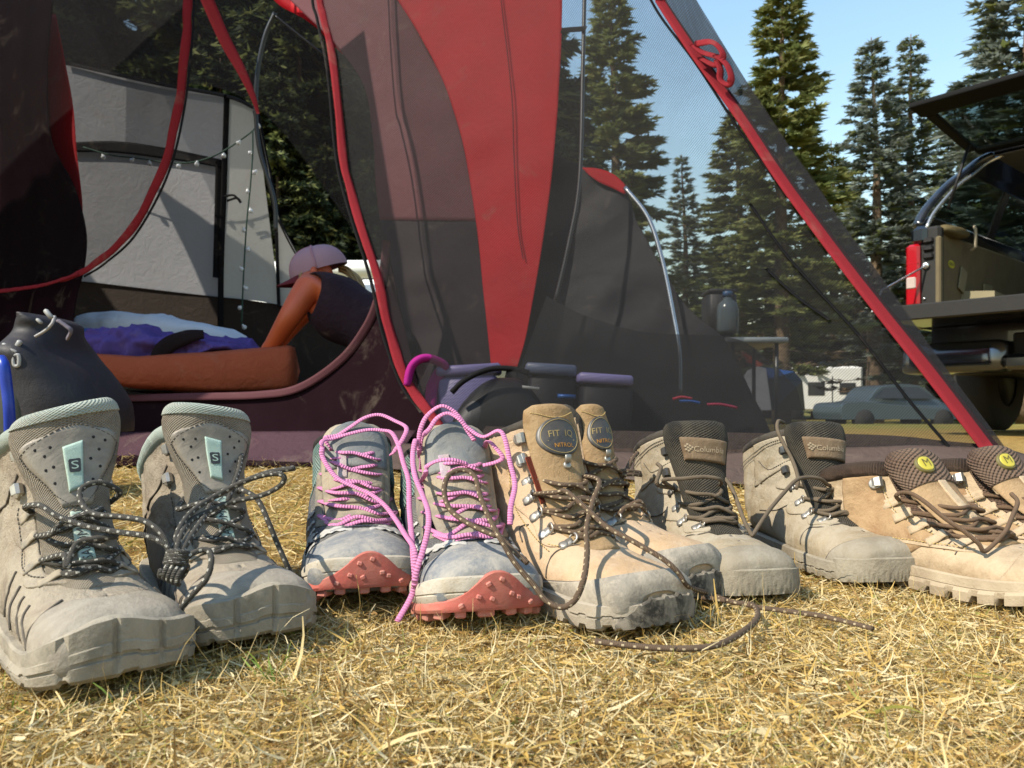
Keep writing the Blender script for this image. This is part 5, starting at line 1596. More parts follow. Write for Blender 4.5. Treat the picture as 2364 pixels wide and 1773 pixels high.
sheet('back_wall', [(90, 600), (250, 612), (478, 640), (680, 668), (900, 692)], [(90, 900), (250, 900), (478, 900), (680, 900), (900, 900)], W(ip(4.21)), T['brown_low'], tent, 30, 14, (.012, 3), 65)
for pts, w in (([(490, 206), (484, 400), (478, 560), (476, 720)], .03), ([(553, 240), (570, 330), (598, 470), (602, 560), (606, 662)], .035), ([(140, 135), (330, 178), (490, 208), (552, 234)], .022), ([(600, 470), (630, 530), (660, 580)], .018), ([(476, 350), (474, 450), (470, 600)], .05)):
    ribbon('seam_tape', pts, W(ip(4.182)), w, T['black_tape'], tent)
sheet('window_flap', [(150, 308), (250, 305), (350, 318), (420, 332), (480, 345)], [(150, 328), (250, 330), (350, 342), (420, 352), (478, 362)], W(ip(4.178)), T['black_tape'], tent, 24, 6, (.003, 6), 67, thick=.006)
ribbon('tie_loop', [(482, 425), (505, 422), (520, 438), (512, 428), (490, 434)], W(ip(4.1)), .012, T['black_tape'], tent, n=5)
cord('pole', [(594, 28), (572, 80), (556, 160), (553, 250), (562, 330), (592, 430), (596, 500)], ip3, .010, T['pole'], tent)
cord('pole', [(594, 34), (640, 72), (690, 112), (730, 150)], ip3, .006, T['pole'], tent)
ribbon('red_trim', [(436, -25), (452, 10), (485, 85), (520, 150), (545, 205), (558, 246)], W(ip(3.3)), [.055, .055, .05, .03, .012], T['red_trim'], tent)

# --- fairy lights hung along the back wall
lights = thing('string_lights', 'string of small clear globe bulbs on green wire hung down the pale grey tent wall', 'string lights', tuple(px(545 * DK, 275 * DK, 4.05)))
LO = np.array(lights.location)
wireA = [(180, 318), (240, 335), (300, 342), (350, 350), (400, 352), (440, 345), (480, 328), (520, 302), (548, 280), (552, 266)]
wireB = [(546, 282), (546, 330), (541, 400), (533, 480), (528, 560), (524, 640), (522, 700)]
WG = plain('green wire', hexc('#1f4a3a'), .6); BG = NT('clear bulb')
BG.p.inputs['Base Color'].default_value = (.75, .78, .8, 1); BG.p.inputs['Roughness'].default_value = .12; BG.p.inputs['Alpha'].default_value = .75
fL = lambda x, y: ip(4.05)(x, y) - LO
cord('wire', wireA, fL, .004, WG, lights); cord('wire', wireB, fL, .004, WG, lights)
bv = []; 
for i, (z, r) in enumerate(((-.018, .006), (-.012, .016), (0, .021), (.012, .016), (.019, .008), (.030, .008))):
    bv += [(r * math.cos(a * math.pi / 4), r * math.sin(a * math.pi / 4), z) for a in range(8)]
b0 = mk('bulb', bv, [list(q) for q in grid_faces(6, 8, True)] + [list(range(7, -1, -1)), [40 + k for k in range(8)]], BG.m, lights)
first = True
for pts, k in ((cr(wireA, 10), 9), (cr(wireB, 10), 11)):
    for i, q in enumerate(resample(pts, k)[1:]):
        o = b0 if first else b0.copy(); o.scale = (.62, .62, .62)
        if not first: COL.objects.link(o); o.parent = lights
        first = False
        p = fL(q[0] + (6 if i % 2 else -5), q[1] + 7); o.location = p; o.rotation_euler = (rng.uniform(-.6, .6), rng.uniform(-.8, .8), 0)

# ------------------------------------------------------------------ bed, bedding
def blob_cloth(name, top, bot, Y0, Y1, mat, parent, hz=.0, seed=0, n=60, m=30, amp=.02, f=9, org=None, fn=None):
    """a soft heap: the outline curves give crest and foot; the heap bulges from Y1 (back) to Y0 (front)"""
    a = resample(cr(top, 8), n); b = resample(cr(bot, 8), n)
    V = []
    for i in range(n):
        pa, pb = px(*(a[i] * DK), (Y0 + Y1) / 2), px(*(b[i] * DK), Y0)
        e = math.sqrt(max(0.0, 1 - (2 * i / (n - 1) - 1) ** 6)) * .98 + .02
        for j in range(m):
            th = -math.pi * .5 + 2 * math.pi * j / m
            c, s = math.cos(th), math.sin(th)
            z = (pa[2] + pb[2]) / 2 + (pa[2] - pb[2]) / 2 * math.copysign(abs(s) ** .7, s) * e
            y = (Y0 + Y1) / 2 - (Y1 - Y0) / 2 * math.copysign(abs(c) ** .8, c) * e
            x = pa[0] * .5 + pb[0] * .5
            V.append((x, y, z))
    V = np.array(V).reshape(n, m, 3)
    d = (fn or creases)(V * np.array([1, 1.3, 1.6]), amp, f, seed)
    cen = V.mean(1, keepdims=True)
    N = V - cen; N /= np.linalg.norm(N, axis=-1)[..., None] + 1e-9
    V = V + N * d[..., None]
    o = np.zeros(3) if org is None else np.array(org)
    F = [list(q) for q in grid_faces(n, m, True)] + [list(range(m)), [(n - 1) * m + k for k in range(m - 1, -1, -1)]]
    return mk(name, (V - o).reshape(-1, 3), F, mat, parent)
B = {}
B['sheet'] = fabric('rust bed sheet', hexc('#a4543a'), 0, .85, .3, 40, .08, crease=.4)
B['pillow'] = fabric('pale blue pillowcase', hexc('#cdd3df'), 0, .85, .2, 40, .06, crease=.3)
B['purple'] = fabric('purple fleece', hexc('#5d4d92'), 0, 1.0, 1.0, 40, .2, spec=.1)
B['dark'] = fabric('dark strap', hexc('#1e1418'), 0, .8, .3, 40, .2)
bedc = np.array([px(420 * DK, 0, 3.05)[0], 3.05, 0])
bed = thing('camp_bed', 'low camp bed with a rust coloured sheet over its mattress inside the tent', 'bed', tuple(bedc))
def heap(V, amp, f, seed):
    return amp * (1 - 2.2 * np.abs(vnoise(V, f, seed)) + .5 * vnoise(V, f * 2.4, seed + 3) - .35 * np.abs(vnoise(V, f * 4, seed + 5)))
def bedbox(y0, y1, Y0, Y1, name, mat, x0=150, x1=648, seed=1, amp=.014):
    n, m = 50, 26
    V = []
    for i in range(n):
        xx = x0 + (x1 - x0) * i / (n - 1)
        yy0, yy1 = np.interp(xx, [150, 300, 450, 648], y0), np.interp(xx, [150, 300, 450, 648], y1)
        zt, zb = px(xx * DK, yy0 * DK, Y0)[2], px(xx * DK, yy1 * DK, Y0)[2]
        e = math.sqrt(max(0, 1 - (2 * i / (n - 1) - 1) ** 40)) * .97 + .03
        for j in range(m):
            th = 2 * math.pi * j / m; c, s = math.cos(th), math.sin(th)
            z = (zt + zb) / 2 + (zt - zb) / 2 * math.copysign(abs(s) ** .24, s) * e
            y = (Y0 + Y1) / 2 - (Y1 - Y0) / 2 * math.copysign(abs(c) ** .24, c) * e
            V.append((px(xx * DK, 0, y)[0], y, z))
    V = np.array(V).reshape(n, m, 3)
    V[..., 1] -= creases(V * np.array([.6, 1, 2]), amp, 7, seed); V[..., 2] += creases(V, amp * .6, 5, seed + 2)
    F = [list(q) for q in grid_faces(n, m, True)] + [list(range(m)), [(n - 1) * m + k for k in range(m - 1, -1, -1)]]
    return mk(name, V.reshape(-1, 3) - bedc, F, mat, bed)
bedbox([758, 768, 756, 738], [818, 842, 852, 842], 2.72, 3.55, 'mattress', B['sheet'])
fr = MB().add(*tube([px(160 * DK, 836 * DK, 2.8) - bedc, px(635 * DK, 842 * DK, 2.8) - bedc], .012, 8)); fr.build('bed_rail', T['pole'], bed)
for x in (200, 420, 620):
    q = px(x * DK, 842 * DK, 2.8)
    MB().add(*tube([q - bedc, np.array([q[0], q[1], .004]) - bedc], .011, 8)).build('leg', T['silver'], bed)
    MB().add(*tube([np.array([q[0], 3.45, q[2]]) - bedc, np.array([q[0], 3.45, .004]) - bedc], .011, 8)).build('leg', T['silver'], bed)
pl = blob_cloth('pillow', [(140, 690), (190, 676), (260, 674), (340, 684), (420, 696), (490, 716), (532, 742)], [(140, 760), (200, 765), (280, 765), (360, 762), (430, 758), (490, 754), (536, 752)], 3.15, 3.55, B['pillow'], None, seed=71, amp=.012, f=7, n=110, m=60, fn=lambda V, a, f, q: heap(V, a, f, q))
tag(pl, 'long pale blue pillow lying at the back of the camp bed', 'pillow')
bk = blob_cloth('blanket', [(165, 722), (200, 715), (250, 722), (300, 716), (350, 735), (400, 728), (450, 740), (500, 744), (545, 752)], [(165, 768), (200, 790), (260, 800), (320, 798), (375, 782), (420, 792), (450, 770), (500, 764), (548, 762)], 2.78, 3.12, B['purple'], None, seed=73, amp=.034, f=11, n=150, m=80, fn=lambda V, a, f, q: heap(V, a, f, q))
tag(bk, 'crumpled purple fleece blanket on the rust coloured bed', 'blanket')
stp = ribbon('strap', [(440, 722), (405, 728), (365, 745), (345, 770), (352, 800)], ip(2.76), [.03, .05, .06, .06, .05], B['dark'], None, th=.004); tag(stp, 'dark cloth strap lying across the purple blanket', 'strap')
bg = blob_cloth('folded_cloth', [(160, 712), (195, 710), (225, 716), (260, 728)], [(160, 735), (195, 735), (225, 732), (260, 738)], 3.05, 3.2, fabric('blue fleece', hexc('#3d6bb5'), 0, .95, .8), None, seed=75, amp=.01, n=20, m=14)
tag(bg, 'small folded piece of bright blue cloth between pillow and purple blanket', 'cloth')
yc = blob_cloth('folded_cloth', [(150, 726), (175, 722), (200, 728), (215, 736)], [(150, 742), (175, 742), (200, 742), (215, 742)], 2.95, 3.05, fabric('yellow cloth', hexc('#c9922a'), 0, .95, .5), None, seed=76, amp=.006, n=20, m=14)
tag(yc, 'small yellow piece of cloth at the left end of the purple blanket', 'cloth')
# ------------------------------------------------------------------ person leaning over the bed
def person():
    sk = hexc('#cf5f34')
    SKIN = NT('red lit skin'); co = SKIN.coord()  # red light coming through the tent cloth is put into this skin tone
    SKIN.ln(SKIN.mix(SKIN.noise(co, 12, 4, .6), tuple(v * .85 for v in sk), tuple(v * 1.1 for v in sk)), SKIN.p.inputs['Base Color'])
    SKIN.p.inputs['Roughness'].default_value = .5; SKIN.p.inputs['Subsurface Weight'].default_value = .08
    TOP = fabric('dark aubergine jersey', hexc('#32222a'), 0, .85, .3, 40, .1, crease=.6)
    PANT = fabric('black trousers', hexc('#17161a'), 0, .85, .3, 40, .1, crease=.4)
    CAP = fabric('faded lilac cap', hexc('#b391a0'), 0, .85, .3, 40, .08); BILL = fabric('maroon cap peak', hexc('#6b2b33'), 0, .8, .3, 40, .08)
    HAIR = plain('blond hair', hexc('#b59a6c'), .5, vary=.35, scale=120)
    RIM = fabric('pink cap seam', hexc('#b98c9c'), 0, .8, .3, 40, .08)
    q = lambda x, y, Y: px((560 + x * .2411) * .43316, (540 + y * .2411) * .43316, Y)   # from the enlarged view of the photograph
    root = thing('person', 'person in a faded lilac cap and dark sleeveless top bending over the camp bed', 'person', tuple(q(1200, 1200, 2.75) * np.array([1, 1, 0])))
    O = np.array(root.location)
    def skin(name, J, E, mat, root_i=0, lv=2):
        me = bpy.data.meshes.new(name)
        me.from_pydata([tuple(np.asarray(p) - O) for p, r in J], E, [])
        o = link(name, me, root); me.materials.append(mat)
        m = o.modifiers.new('skin', 'SKIN'); m.use_smooth_shade = True
        for v, (p, r) in zip(me.skin_vertices[0].data, J):
            v.radius = r if isinstance(r, tuple) else (r, r)
        me.skin_vertices[0].data[root_i].use_root = True
        s = o.modifiers.new('smooth', 'SUBSURF'); s.levels = lv; s.render_levels = lv
        return o
    pel = q(1440, 1010, 2.70); waist = q(1200, 860, 2.75); chest = q(930, 745, 2.80); ub = q(800, 520, 2.86); neck = q(700, 470, 2.92); head = q(690, 400, 2.97); hd2 = q(700, 330, 2.99)
    sh1 = q(620, 530, 2.78); el1 = q(450, 800, 2.74); el1b = q(470, 770, 2.742); wr1 = q(270, 1090, 2.80); ha1 = q(215, 1150, 2.82)
    sh2 = q(830, 520, 3.02); el2 = q(560, 780, 3.06); wr2 = q(330, 1075, 3.08); ha2 = q(285, 1135, 3.09)
    hipL = pel + np.array([.02, .11, -.02]); hipR = pel + np.array([.02, -.10, -.02])
    kneL = np.array([pel[0] - .18, 2.88, .16]); kneR = np.array([pel[0] - .16, 2.66, .13])
    ftL = np.array([pel[0] + .22, 2.92, .07]); ftR = np.array([pel[0] + .24, 2.66, .07])
    J = [(pel, (.100, .085)), (waist, (.088, .072)), (chest, (.108, .088)), (ub, (.085, .075)), (neck, .048), (head, .078), (hd2, .075),
         (sh1, .056), (el1, .042), (wr1, .030), (ha1, .032), (sh2, .058), (el2, .038), (wr2, .026), (ha2, .028),
         (hipL, .070), (kneL, .054), (ftL, .035), (hipR, .070), (kneR, .054), (ftR, .035)]
    E = [(0, 1), (1, 2), (2, 3), (3, 4), (4, 5), (5, 6), (3, 7), (7, 8), (8, 9), (9, 10), (3, 11), (11, 12), (12, 13), (13, 14), (0, 15), (15, 16), (16, 17), (0, 18), (18, 19), (19, 20)]
    skin('body', J, E, SKIN.m)
    # hands: palm is in the body; fingers spread on the sheet
    for hnd, wr in ((ha1, wr1), (ha2, wr2)):
        d = hnd - wr; d[2] *= .3; d /= np.linalg.norm(d); s_ = np.cross(d, [0, 0, 1.0])
        for k, (a, l) in enumerate(((-.9, .045), (-.35, .060), (.0, .066), (.35, .062), (.7, .050))):
            dd = d * math.cos(a * .5) + s_ * math.sin(a * .5)
            b = hnd + s_ * a * .026 + d * .012
            pts = [b, b + dd * l * .4 + np.array([0, 0, .004]), b + dd * l * .75 + np.array([0, 0, -.002]), b + dd * l + np.array([0, 0, -.012])]
            MB().add(*tube(cr(np.array(pts) - O, 4), np.linspace(.0085, .0065, 13), 8)).build('finger', SKIN.m, root)
    Jt = [(pel * .85 + waist * .15, (.150, .130)), (pel * .45 + waist * .55, (.142, .124)), (waist, (.130, .112)), (waist * .5 + chest * .5, (.140, .122)), (chest, (.146, .128)), (ub, (.112, .10)), (ub * .45 + neck * .55, (.066, .058)),
          (ub * .45 + sh1 * .55, (.070, .062)), (ub * .4 + sh2 * .6, (.066, .058))]
    skin('sleeveless_top', Jt, [(0, 1), (1, 2), (2, 3), (3, 4), (4, 5), (5, 6), (5, 7), (5, 8)], TOP)
    Jp = [(pel, (.135, .113)), (hipL, .094), (kneL, .066), (ftL, .048), (hipR, .094), (kneR, .066), (ftR, .048), (pel * .75 + waist * .25, (.122, .1))]
    skin('trousers', Jp, [(0, 1), (1, 2), (2, 3), (0, 4), (4, 5), (5, 6), (0, 7)], PANT)
    # cap: dome over the head, peak to the left and down
    c = q(735, 345, 2.975)
    ax = np.array([-.93, -.10, -.30]); ax /= np.linalg.norm(ax); up = np.array([-.28, -.10, .95]); up -= ax * up.dot(ax); up /= np.linalg.norm(up); sd_ = np.cross(up, ax)
    n, m = 14, 32; V = []
    for i in range(n):
        e = i / (n - 1) * math.pi * .5
        for j in range(m):
            a = 2 * math.pi * j / m
            rr = math.cos(e) ** .75
            V.append(c + ax * (math.cos(a) * rr * .112) + sd_ * (math.sin(a) * rr * .090) + up * (math.sin(e) * .096 - .004) - O)
    mk('cap', V, [list(f) for f in grid_faces(n, m, True)], CAP, root)
    V = []
    for i in range(8):
        for j in range(17):
            a = -1.15 + 2.3 * j / 16; k = i / 7
            V.append(c + ax * (math.cos(a) * .100 + k * .075 * math.cos(a * .8) ** .8) + sd_ * math.sin(a) * (.080 + .006 * k) + up * (-.004 - .012 * k - .020 * math.sin(a) ** 2 * k) - O)
    pk = mk('cap_peak', V, grid_faces(8, 17), BILL, root); pk.modifiers.new('board', 'SOLIDIFY').thickness = .003
    for a0 in (0.0, math.pi / 2.0, -1.15):
        pts = [c + (ax * math.cos(a0) * .113 + sd_ * math.sin(a0) * .091) * math.cos(e) ** .75 + up * (math.sin(e) * .097 - .003) - O for e in np.linspace(0, math.pi / 2, 10)]
        MB().add(*tube(pts, .0035, 6)).build('cap_seam', RIM, root)
    # ear and hair
    ear = q(680, 365, 2.885) - O
    V, F = [], []
    for i in range(7):
        for j in range(10):
            th = math.pi * i / 6; a = 2 * math.pi * j / 10
            V.append(ear + np.array([.013 * math.sin(th) * math.cos(a), .008 * math.cos(th), .022 * math.sin(th) * math.sin(a)]))
    mk('ear', V, grid_faces(7, 10, True), SKIN.m, root)
    mb = MB()
    for k in range(60):
        s0 = q(560 + 150 * rng.random(), 340 + 18 * rng.random(), 2.895 + .05 * rng.random())
        mb.add(*tube(cr(np.array([s0, s0 + np.array([-.010, -.004, -.03]), s0 + np.array([-.022 - .02 * rng.random(), .01, -.055 - .03 * rng.random()])]) - O, 3), .0030, 5))
    for k in range(90):
        s0 = q(915 + 40 * rng.random(), 300 + 60 * rng.random(), 2.99 + .05 * rng.random())
        l = rng.random()
        mb.add(*tube(cr(np.array([s0, s0 + np.array([.03, 0, -.012]), s0 + np.array([.060 + .02 * l, -.01, -.055]), s0 + np.array([.085 + .03 * l, -.015, -.115 - .04 * l])]) - O, 4), .0032, 5))
    mb.build('hair', HAIR, root)['kind'] = 'stuff'
person()

# ------------------------------------------------------------------ bag on the left, gear behind the net
zb = lambda x, y, Y: px(x * .19292 * .43316, (640 + y * .19292) * .43316, Y)
bag = thing('backpack', 'black backpack slumped on the ground beside the tent door, small white cord ends showing', 'backpack', tuple(zb(600, 1200, 1.55) * np.array([1, 1, 0])))
BO = np.array(bag.location)
def loft_body(rings, n=28, amp=.012, f=12, seed=0):
    """rings: (centre, rx, ry)"""
    R_ = cr(np.array([list(c) + [a, b] for c, a, b in rings]), 6)
    V = []
    for r in R_:
        for j in range(n):
            a = 2 * math.pi * j / n
            V.append((r[0] + r[3] * math.copysign(abs(math.cos(a)) ** .8, math.cos(a)), r[1] + r[4] * math.sin(a), r[2]))
    V = np.array(V)
    c = V.reshape(len(R_), n, 3).mean(1, keepdims=True)
    N = V.reshape(len(R_), n, 3) - c; N /= np.linalg.norm(N, axis=-1)[..., None] + 1e-9
    V = (V.reshape(len(R_), n, 3) + N * creases(V, amp, f, seed).reshape(len(R_), n, 1)).reshape(-1, 3)
    F = [list(q) for q in grid_faces(len(R_), n, True)] + [list(range(n - 1, -1, -1)), [(len(R_) - 1) * n + k for k in range(n)]]
    return V, F
BAGM = fabric('black pack cloth', hexc('#1d1a20'), 0, .6, .3, 40, .25, spec=.4, crease=.10)
rings = []
for y, x0, x1 in ((480, 470, 640), (560, 400, 820), (700, 330, 870), (900, 290, 930), (1100, 250, 1130), (1300, 200, 1300), (1500, 150, 1420), (1700, 120, 1450), (1850, 120, 1440)):
    c = zb((x0 + x1) / 2, y, 1.55); c[2] = max(c[2], .004)
    rings.append((c, (zb(x1, y, 1.55)[0] - zb(x0, y, 1.55)[0]) / 2, .09 + .05 * (y > 800)))
v, f = loft_body(rings, 30, .008, 10, 5); mk('pack_body', v - BO, f, BAGM, bag)
WH = plain('white plastic', (.26, .26, .255), .5)
MB().add(*tube([p - BO for p in cr(np.array([zb(*q) for q in ((655, 470, 1.44), (620, 560, 1.43), (540, 640, 1.43), (420, 710, 1.43))]), 5)], .003, 6)).build('piping', plain('grey piping', (.3, .29, .29), .7), bag)
for x, y, w, h in ((580, 440, 60, 24), (470, 525, 34, 16), (222, 800, 26, 44), (70, 832, 44, 34)):
    MB().box(zb(x, y, 1.42) - BO, (w * 2 * .00012 * 1.42, .008, h * 2 * .00012 * 1.42), Matrix.Rotation(.3 + x * .001, 3, 'Y'), .003).build('buckle', WH, bag)
mb = MB(); lp = [zb(*q) for q in ((195, 930, 1.41), (225, 940, 1.41), (228, 1040, 1.41), (200, 1065, 1.41), (168, 1040, 1.41), (170, 950, 1.41), (195, 930, 1.41))]
mb.add(*tube(cr(np.array(lp), 5) - BO, .0036, 8)); mb.build('cord_loop', WH, bag)
cordb = MB().add(*tube(cr(np.array([zb(60, 830, 1.42), zb(140, 870, 1.41), zb(200, 900, 1.41)]), 5) - BO, .003, 6)).build('cord', plain('grey cord', (.2, .2, .2), .7), bag)
tt = MB().add(*tube(cr(np.array([zb(700, 520, 1.42), zb(800, 590, 1.42), zb(850, 640, 1.42), zb(810, 730, 1.43)]), 5) - BO, .008, 8, .4)).build('label_flap', fabric('grey label', hexc('#77707a'), 0, .8), bag)
hose = MB().add(*tube(cr(np.array([zb(10, 980, 1.36), zb(50, 1080, 1.35), zb(85, 1350, 1.35), zb(110, 1600, 1.35), zb(120, 1900, 1.36)]), 6), .0095, 10)).build('drinking_hose', plain('blue tube', hexc('#1b3fb0'), .35))
tag(hose, 'bright blue tube hanging down at the left edge in front of the black backpack', 'tube')
rl = [(zb(60, 1120, 1.44), .02, .02), (zb(130, 1300, 1.44), .035, .03), (zb(190, 1550, 1.44), .040, .04), (zb(230, 1900, 1.44), .045, .04)]
v, f = loft_body(rl, 20, .004, 14, 8); rb = mk('rolled_cloth', v, f, fabric('grey green cloth', hexc('#56584f'), 0, .95, .5)); tag(rb, 'grey green rolled cloth leaning between the blue tube and the black backpack', 'cloth')

zg = lambda x, y, Y: px((920 + x * .2622) * .43316, (780 + y * .2622) * .43316, Y)
MAG = fabric('magenta foam', hexc('#a3237f'), 0, .8, .3, 40, .1)
mt = MB().add(*tube(cr(np.array([zg(*q) for q in ((75, 420, 2.22), (105, 280, 2.22), (160, 205, 2.22), (240, 180, 2.23), (330, 200, 2.24), (400, 250, 2.25), (350, 330, 2.26), (300, 430, 2.26), (285, 560, 2.25), (270, 680, 2.24))]), 6), .020, 10, .6)).build('foam_roll', MAG)
tag(mt, 'curled magenta foam strip behind the lower end of the red zip', 'foam strip')
LIL = plain('lilac plastic', hexc('#8a80b5'), .4, vary=.1); LIL2 = plain('grey blue plastic', hexc('#5e6680'), .4, vary=.1)
def lidbox(pts, Y, th, dep, mat, label, name='storage_bin', zbot=.02, tub=None):
    a, b = zg(*pts[0], Y), zg(*pts[1], Y)
    d = b - a; L = np.linalg.norm(d); r = math.atan2(-d[2], d[0])
    t = thing(name, label, 'storage bin', ((a[0] + b[0]) / 2, Y + dep / 2, zbot))
    c = (a + b) / 2 - np.array(t.location) + np.array([0, dep / 2, 0])
    MB().box(c, (L, dep, th), Matrix.Rotation(r, 3, 'Y'), .006).build('lid', mat, t)
    h = c[2] - th * .5
    MB().box(c - np.array([0, 0, th / 2 + h / 2]), (L * .95, dep * .92, h), Matrix.Rotation(r, 3, 'Y'), .012).build('tub', tub or T['char'], t)
    return t
lidbox(((330, 295), (900, 262)), 2.24, .030, .20, LIL, 'low storage bin with a lilac lid standing just behind the red fly panel', tub=LIL)
lidbox(((1120, 262), (1570, 290)), 2.16, .032, .20, LIL2, 'storage bin with a grey blue lid, the middle one behind the net')
lidbox(((1590, 345), (2070, 378)), 2.08, .028, .20, LIL, 'storage bin with a lilac lid behind the net, nearest the stone boots')
rings = []
for k, (x, w, h) in enumerate(((430, 30, .02), (480, 60, .12), (620, 80, .19), (820, 90, .235), (1050, 90, .235), (1200, 80, .20), (1300, 60, .13), (1340, 30, .02))):
    rings.append((x, h))
du = thing('duffel_bag', 'black shiny duffel bag lying behind the net between the lilac lids', 'duffel bag', tuple(zg(880, 700, 2.20) * np.array([1, 1, 0])))
DO = np.array(du.location); V = []; n = 26
RR = cr(np.array(rings), 6)
for x, h in RR:
    c = zg(x, 700, 2.20)
    for j in range(n):
        a = 2 * math.pi * j / n
        V.append((c[0], 2.20 + .085 * math.cos(a) * min(1, h / .12), .008 + h * .5 + h * .5 * math.sin(a)))
V = np.array(V); V[:, 2] += creases(V, .006, 9, 3) * (V[:, 2] > .03)
mk('bag_body', V - DO, [list(q) for q in grid_faces(len(RR), n, True)] + [list(range(n)), [(len(RR) - 1) * n + k for k in range(n - 1, -1, -1)]], T['black'], du)
MB().add(*tube(cr(np.array([zg(*q) for q in ((470, 480, 2.105), (560, 390, 2.10), (700, 310, 2.105), (860, 268, 2.11), (1050, 280, 2.11), (1150, 310, 2.11))]), 6) - DO, .008, 8)).build('handle', T['black_tape'], du)
MB().box(zg(1165, 440, 2.10) - DO, (.048, .006, .008), Matrix.Rotation(.13, 3, 'Y'), .002).build('buckle', WH, du)
cl = MB().add(*tube([zg(1400, 512, 2.1), zg(1480, 515, 2.1), zg(1560, 520, 2.1)], .006, 8)).build('tent_peg', plain('blue metal', hexc('#2a5fa8'), .4, .3)); tag(cl, 'blue and white peg lying low behind the net above the tan boots', 'peg')
zk = lambda x, y, Y: px((1480 + x * .30741) * .43316, (640 + y * .30741) * .43316, Y)
for pts, c, lb in ((((240, 915), (300, 900), (380, 912)), '#b53144', 'short red strap on the dark cloth behind the net'), (((290, 930), (370, 930), (440, 945)), '#2f5fae', 'short blue strap beside the red one behind the net'), (((500, 955), (600, 955), (720, 980)), '#b02f52', 'pinkish red strap low behind the net, right of the blue one')):
    o = MB().add(*tube(cr(np.array([zk(*p, 2.05) for p in pts]), 5), .008, 6, .5)).build('strap', plain('strap', hexc(c), .7)); tag(o, lb, 'strap')

# camp kitchen behind the net: folding table, black box, water jug
tb = thing('camp_table', 'folding camp table with a pale edge and thin legs seen through the net', 'table', (*zk(860, 470, 4.2)[:2], 0))
TBo = np.array(tb.location)
a, b = zk(640, 440, 4.2), zk(1110, 500, 4.2); d = b - a
MB().box((a + b) / 2 - TBo + np.array([0, .25, 0]), (np.linalg.norm(d), .5, .03), None, .006).build('table_top', plain('grey table top', (.16, .18, .19), .6), tb)
for x in (a[0] + .05, b[0] - .05):
    for y in (4.25, 4.65): MB().add(*tube([np.array([x, y, a[2] - .02]) - TBo, np.array([x, y, 0]) - TBo], .012, 8)).build('leg', T['pole'], tb)
zt = a[2]
bx = thing('cool_box', 'square black box standing on the camp table', 'box', (*zk(590, 300, 4.3)[:2], zt + .01)); w = zk(690, 0, 4.3)[0] - zk(485, 0, 4.3)[0]; h = zk(0, 140, 4.3)[2] - zt
MB().box((0, .02, h / 2), (w, .2, h), None, .015).build('case', T['black'], bx); MB().box((0, .02, h + .008), (w * 1.02, .21, .02), None, .006).build('lid', T['black'], bx)
jg = thing('water_jug', 'clear water bottle standing in front of the black box on the camp table', 'bottle', (*zk(650, 300, 4.22)[:2], zt + .015))
def lathe(prof, n=20):
    V = [(r * math.cos(2 * math.pi * k / n), r * math.sin(2 * math.pi * k / n), z) for r, z in prof for k in range(n)]
    return V, [list(q) for q in grid_faces(len(prof), n, True)] + [list(range(n - 1, -1, -1)), [(len(prof) - 1) * n + k for k in range(n)]]
PL = NT('clear plastic'); PL.p.inputs['Base Color'].default_value = (.10, .13, .15, 1); PL.p.inputs['Alpha'].default_value = .40; PL.p.inputs['Roughness'].default_value = .2
v, f = lathe([(.055, 0), (.06, .02), (.06, .13), (.05, .165), (.025, .185), (.025, .20)]); mk('bottle', v, f, PL.m, jg)
v, f = lathe([(.028, .20), (.028, .225), (.024, .23)]); mk('cap', v, f, plain('dull blue cap', hexc('#27486e'), .5), jg)
# small blue and orange tent further off
st = thing('small_tent', 'small grey tent with a blue side and an orange corner, beyond the net', 'tent', (*zk(1000, 900, 9.0)[:2], -.03))
SO = np.array(st.location)
def poly3(pts, Y, dy=0):
    return [zk(x, y, Y + d_) - SO for x, y, d_ in pts]
def facet(name, pts, mat):
    V = poly3(pts, 9.0); o = mk(name, V, [list(range(len(V)))], mat, st, smooth=False); o.modifiers.new('cloth', 'SOLIDIFY').thickness = .004
facet('wall', [(880, 670, 0), (940, 690, -.3), (980, 1000, -.9), (640, 1000, -.5), (800, 700, .2)], T['grey2'])
facet('wall', [(880, 670, 0), (1150, 710, .2), (1210, 780, .5), (940, 770, -.3)], fabric('blue tent cloth', hexc('#2c4f86'), 0, .7))
facet('wall', [(940, 690, -.3), (940, 770, -.3), (1210, 780, .5), (1230, 1000, .8), (980, 1000, -.9)], T['char'])
facet('corner', [(755, 560, 0), (800, 580, 0), (920, 655, 0), (880, 672, 0), (800, 640, .1)], fabric('orange tent cloth', hexc('#c9583a'), 0, .7))

# ------------------------------------------------------------------ pickup truck with canopy and open hatch
A0 = math.radians(50)
TRIM = plain('black rubber trim', (.006, .006, .006), .9, vary=.2, spec=.2)
tk = thing('pickup_truck', 'black pickup truck with its tailgate lowered and the rear glass of its canopy raised', 'truck', (2.6, 5.0, 0), -A0)
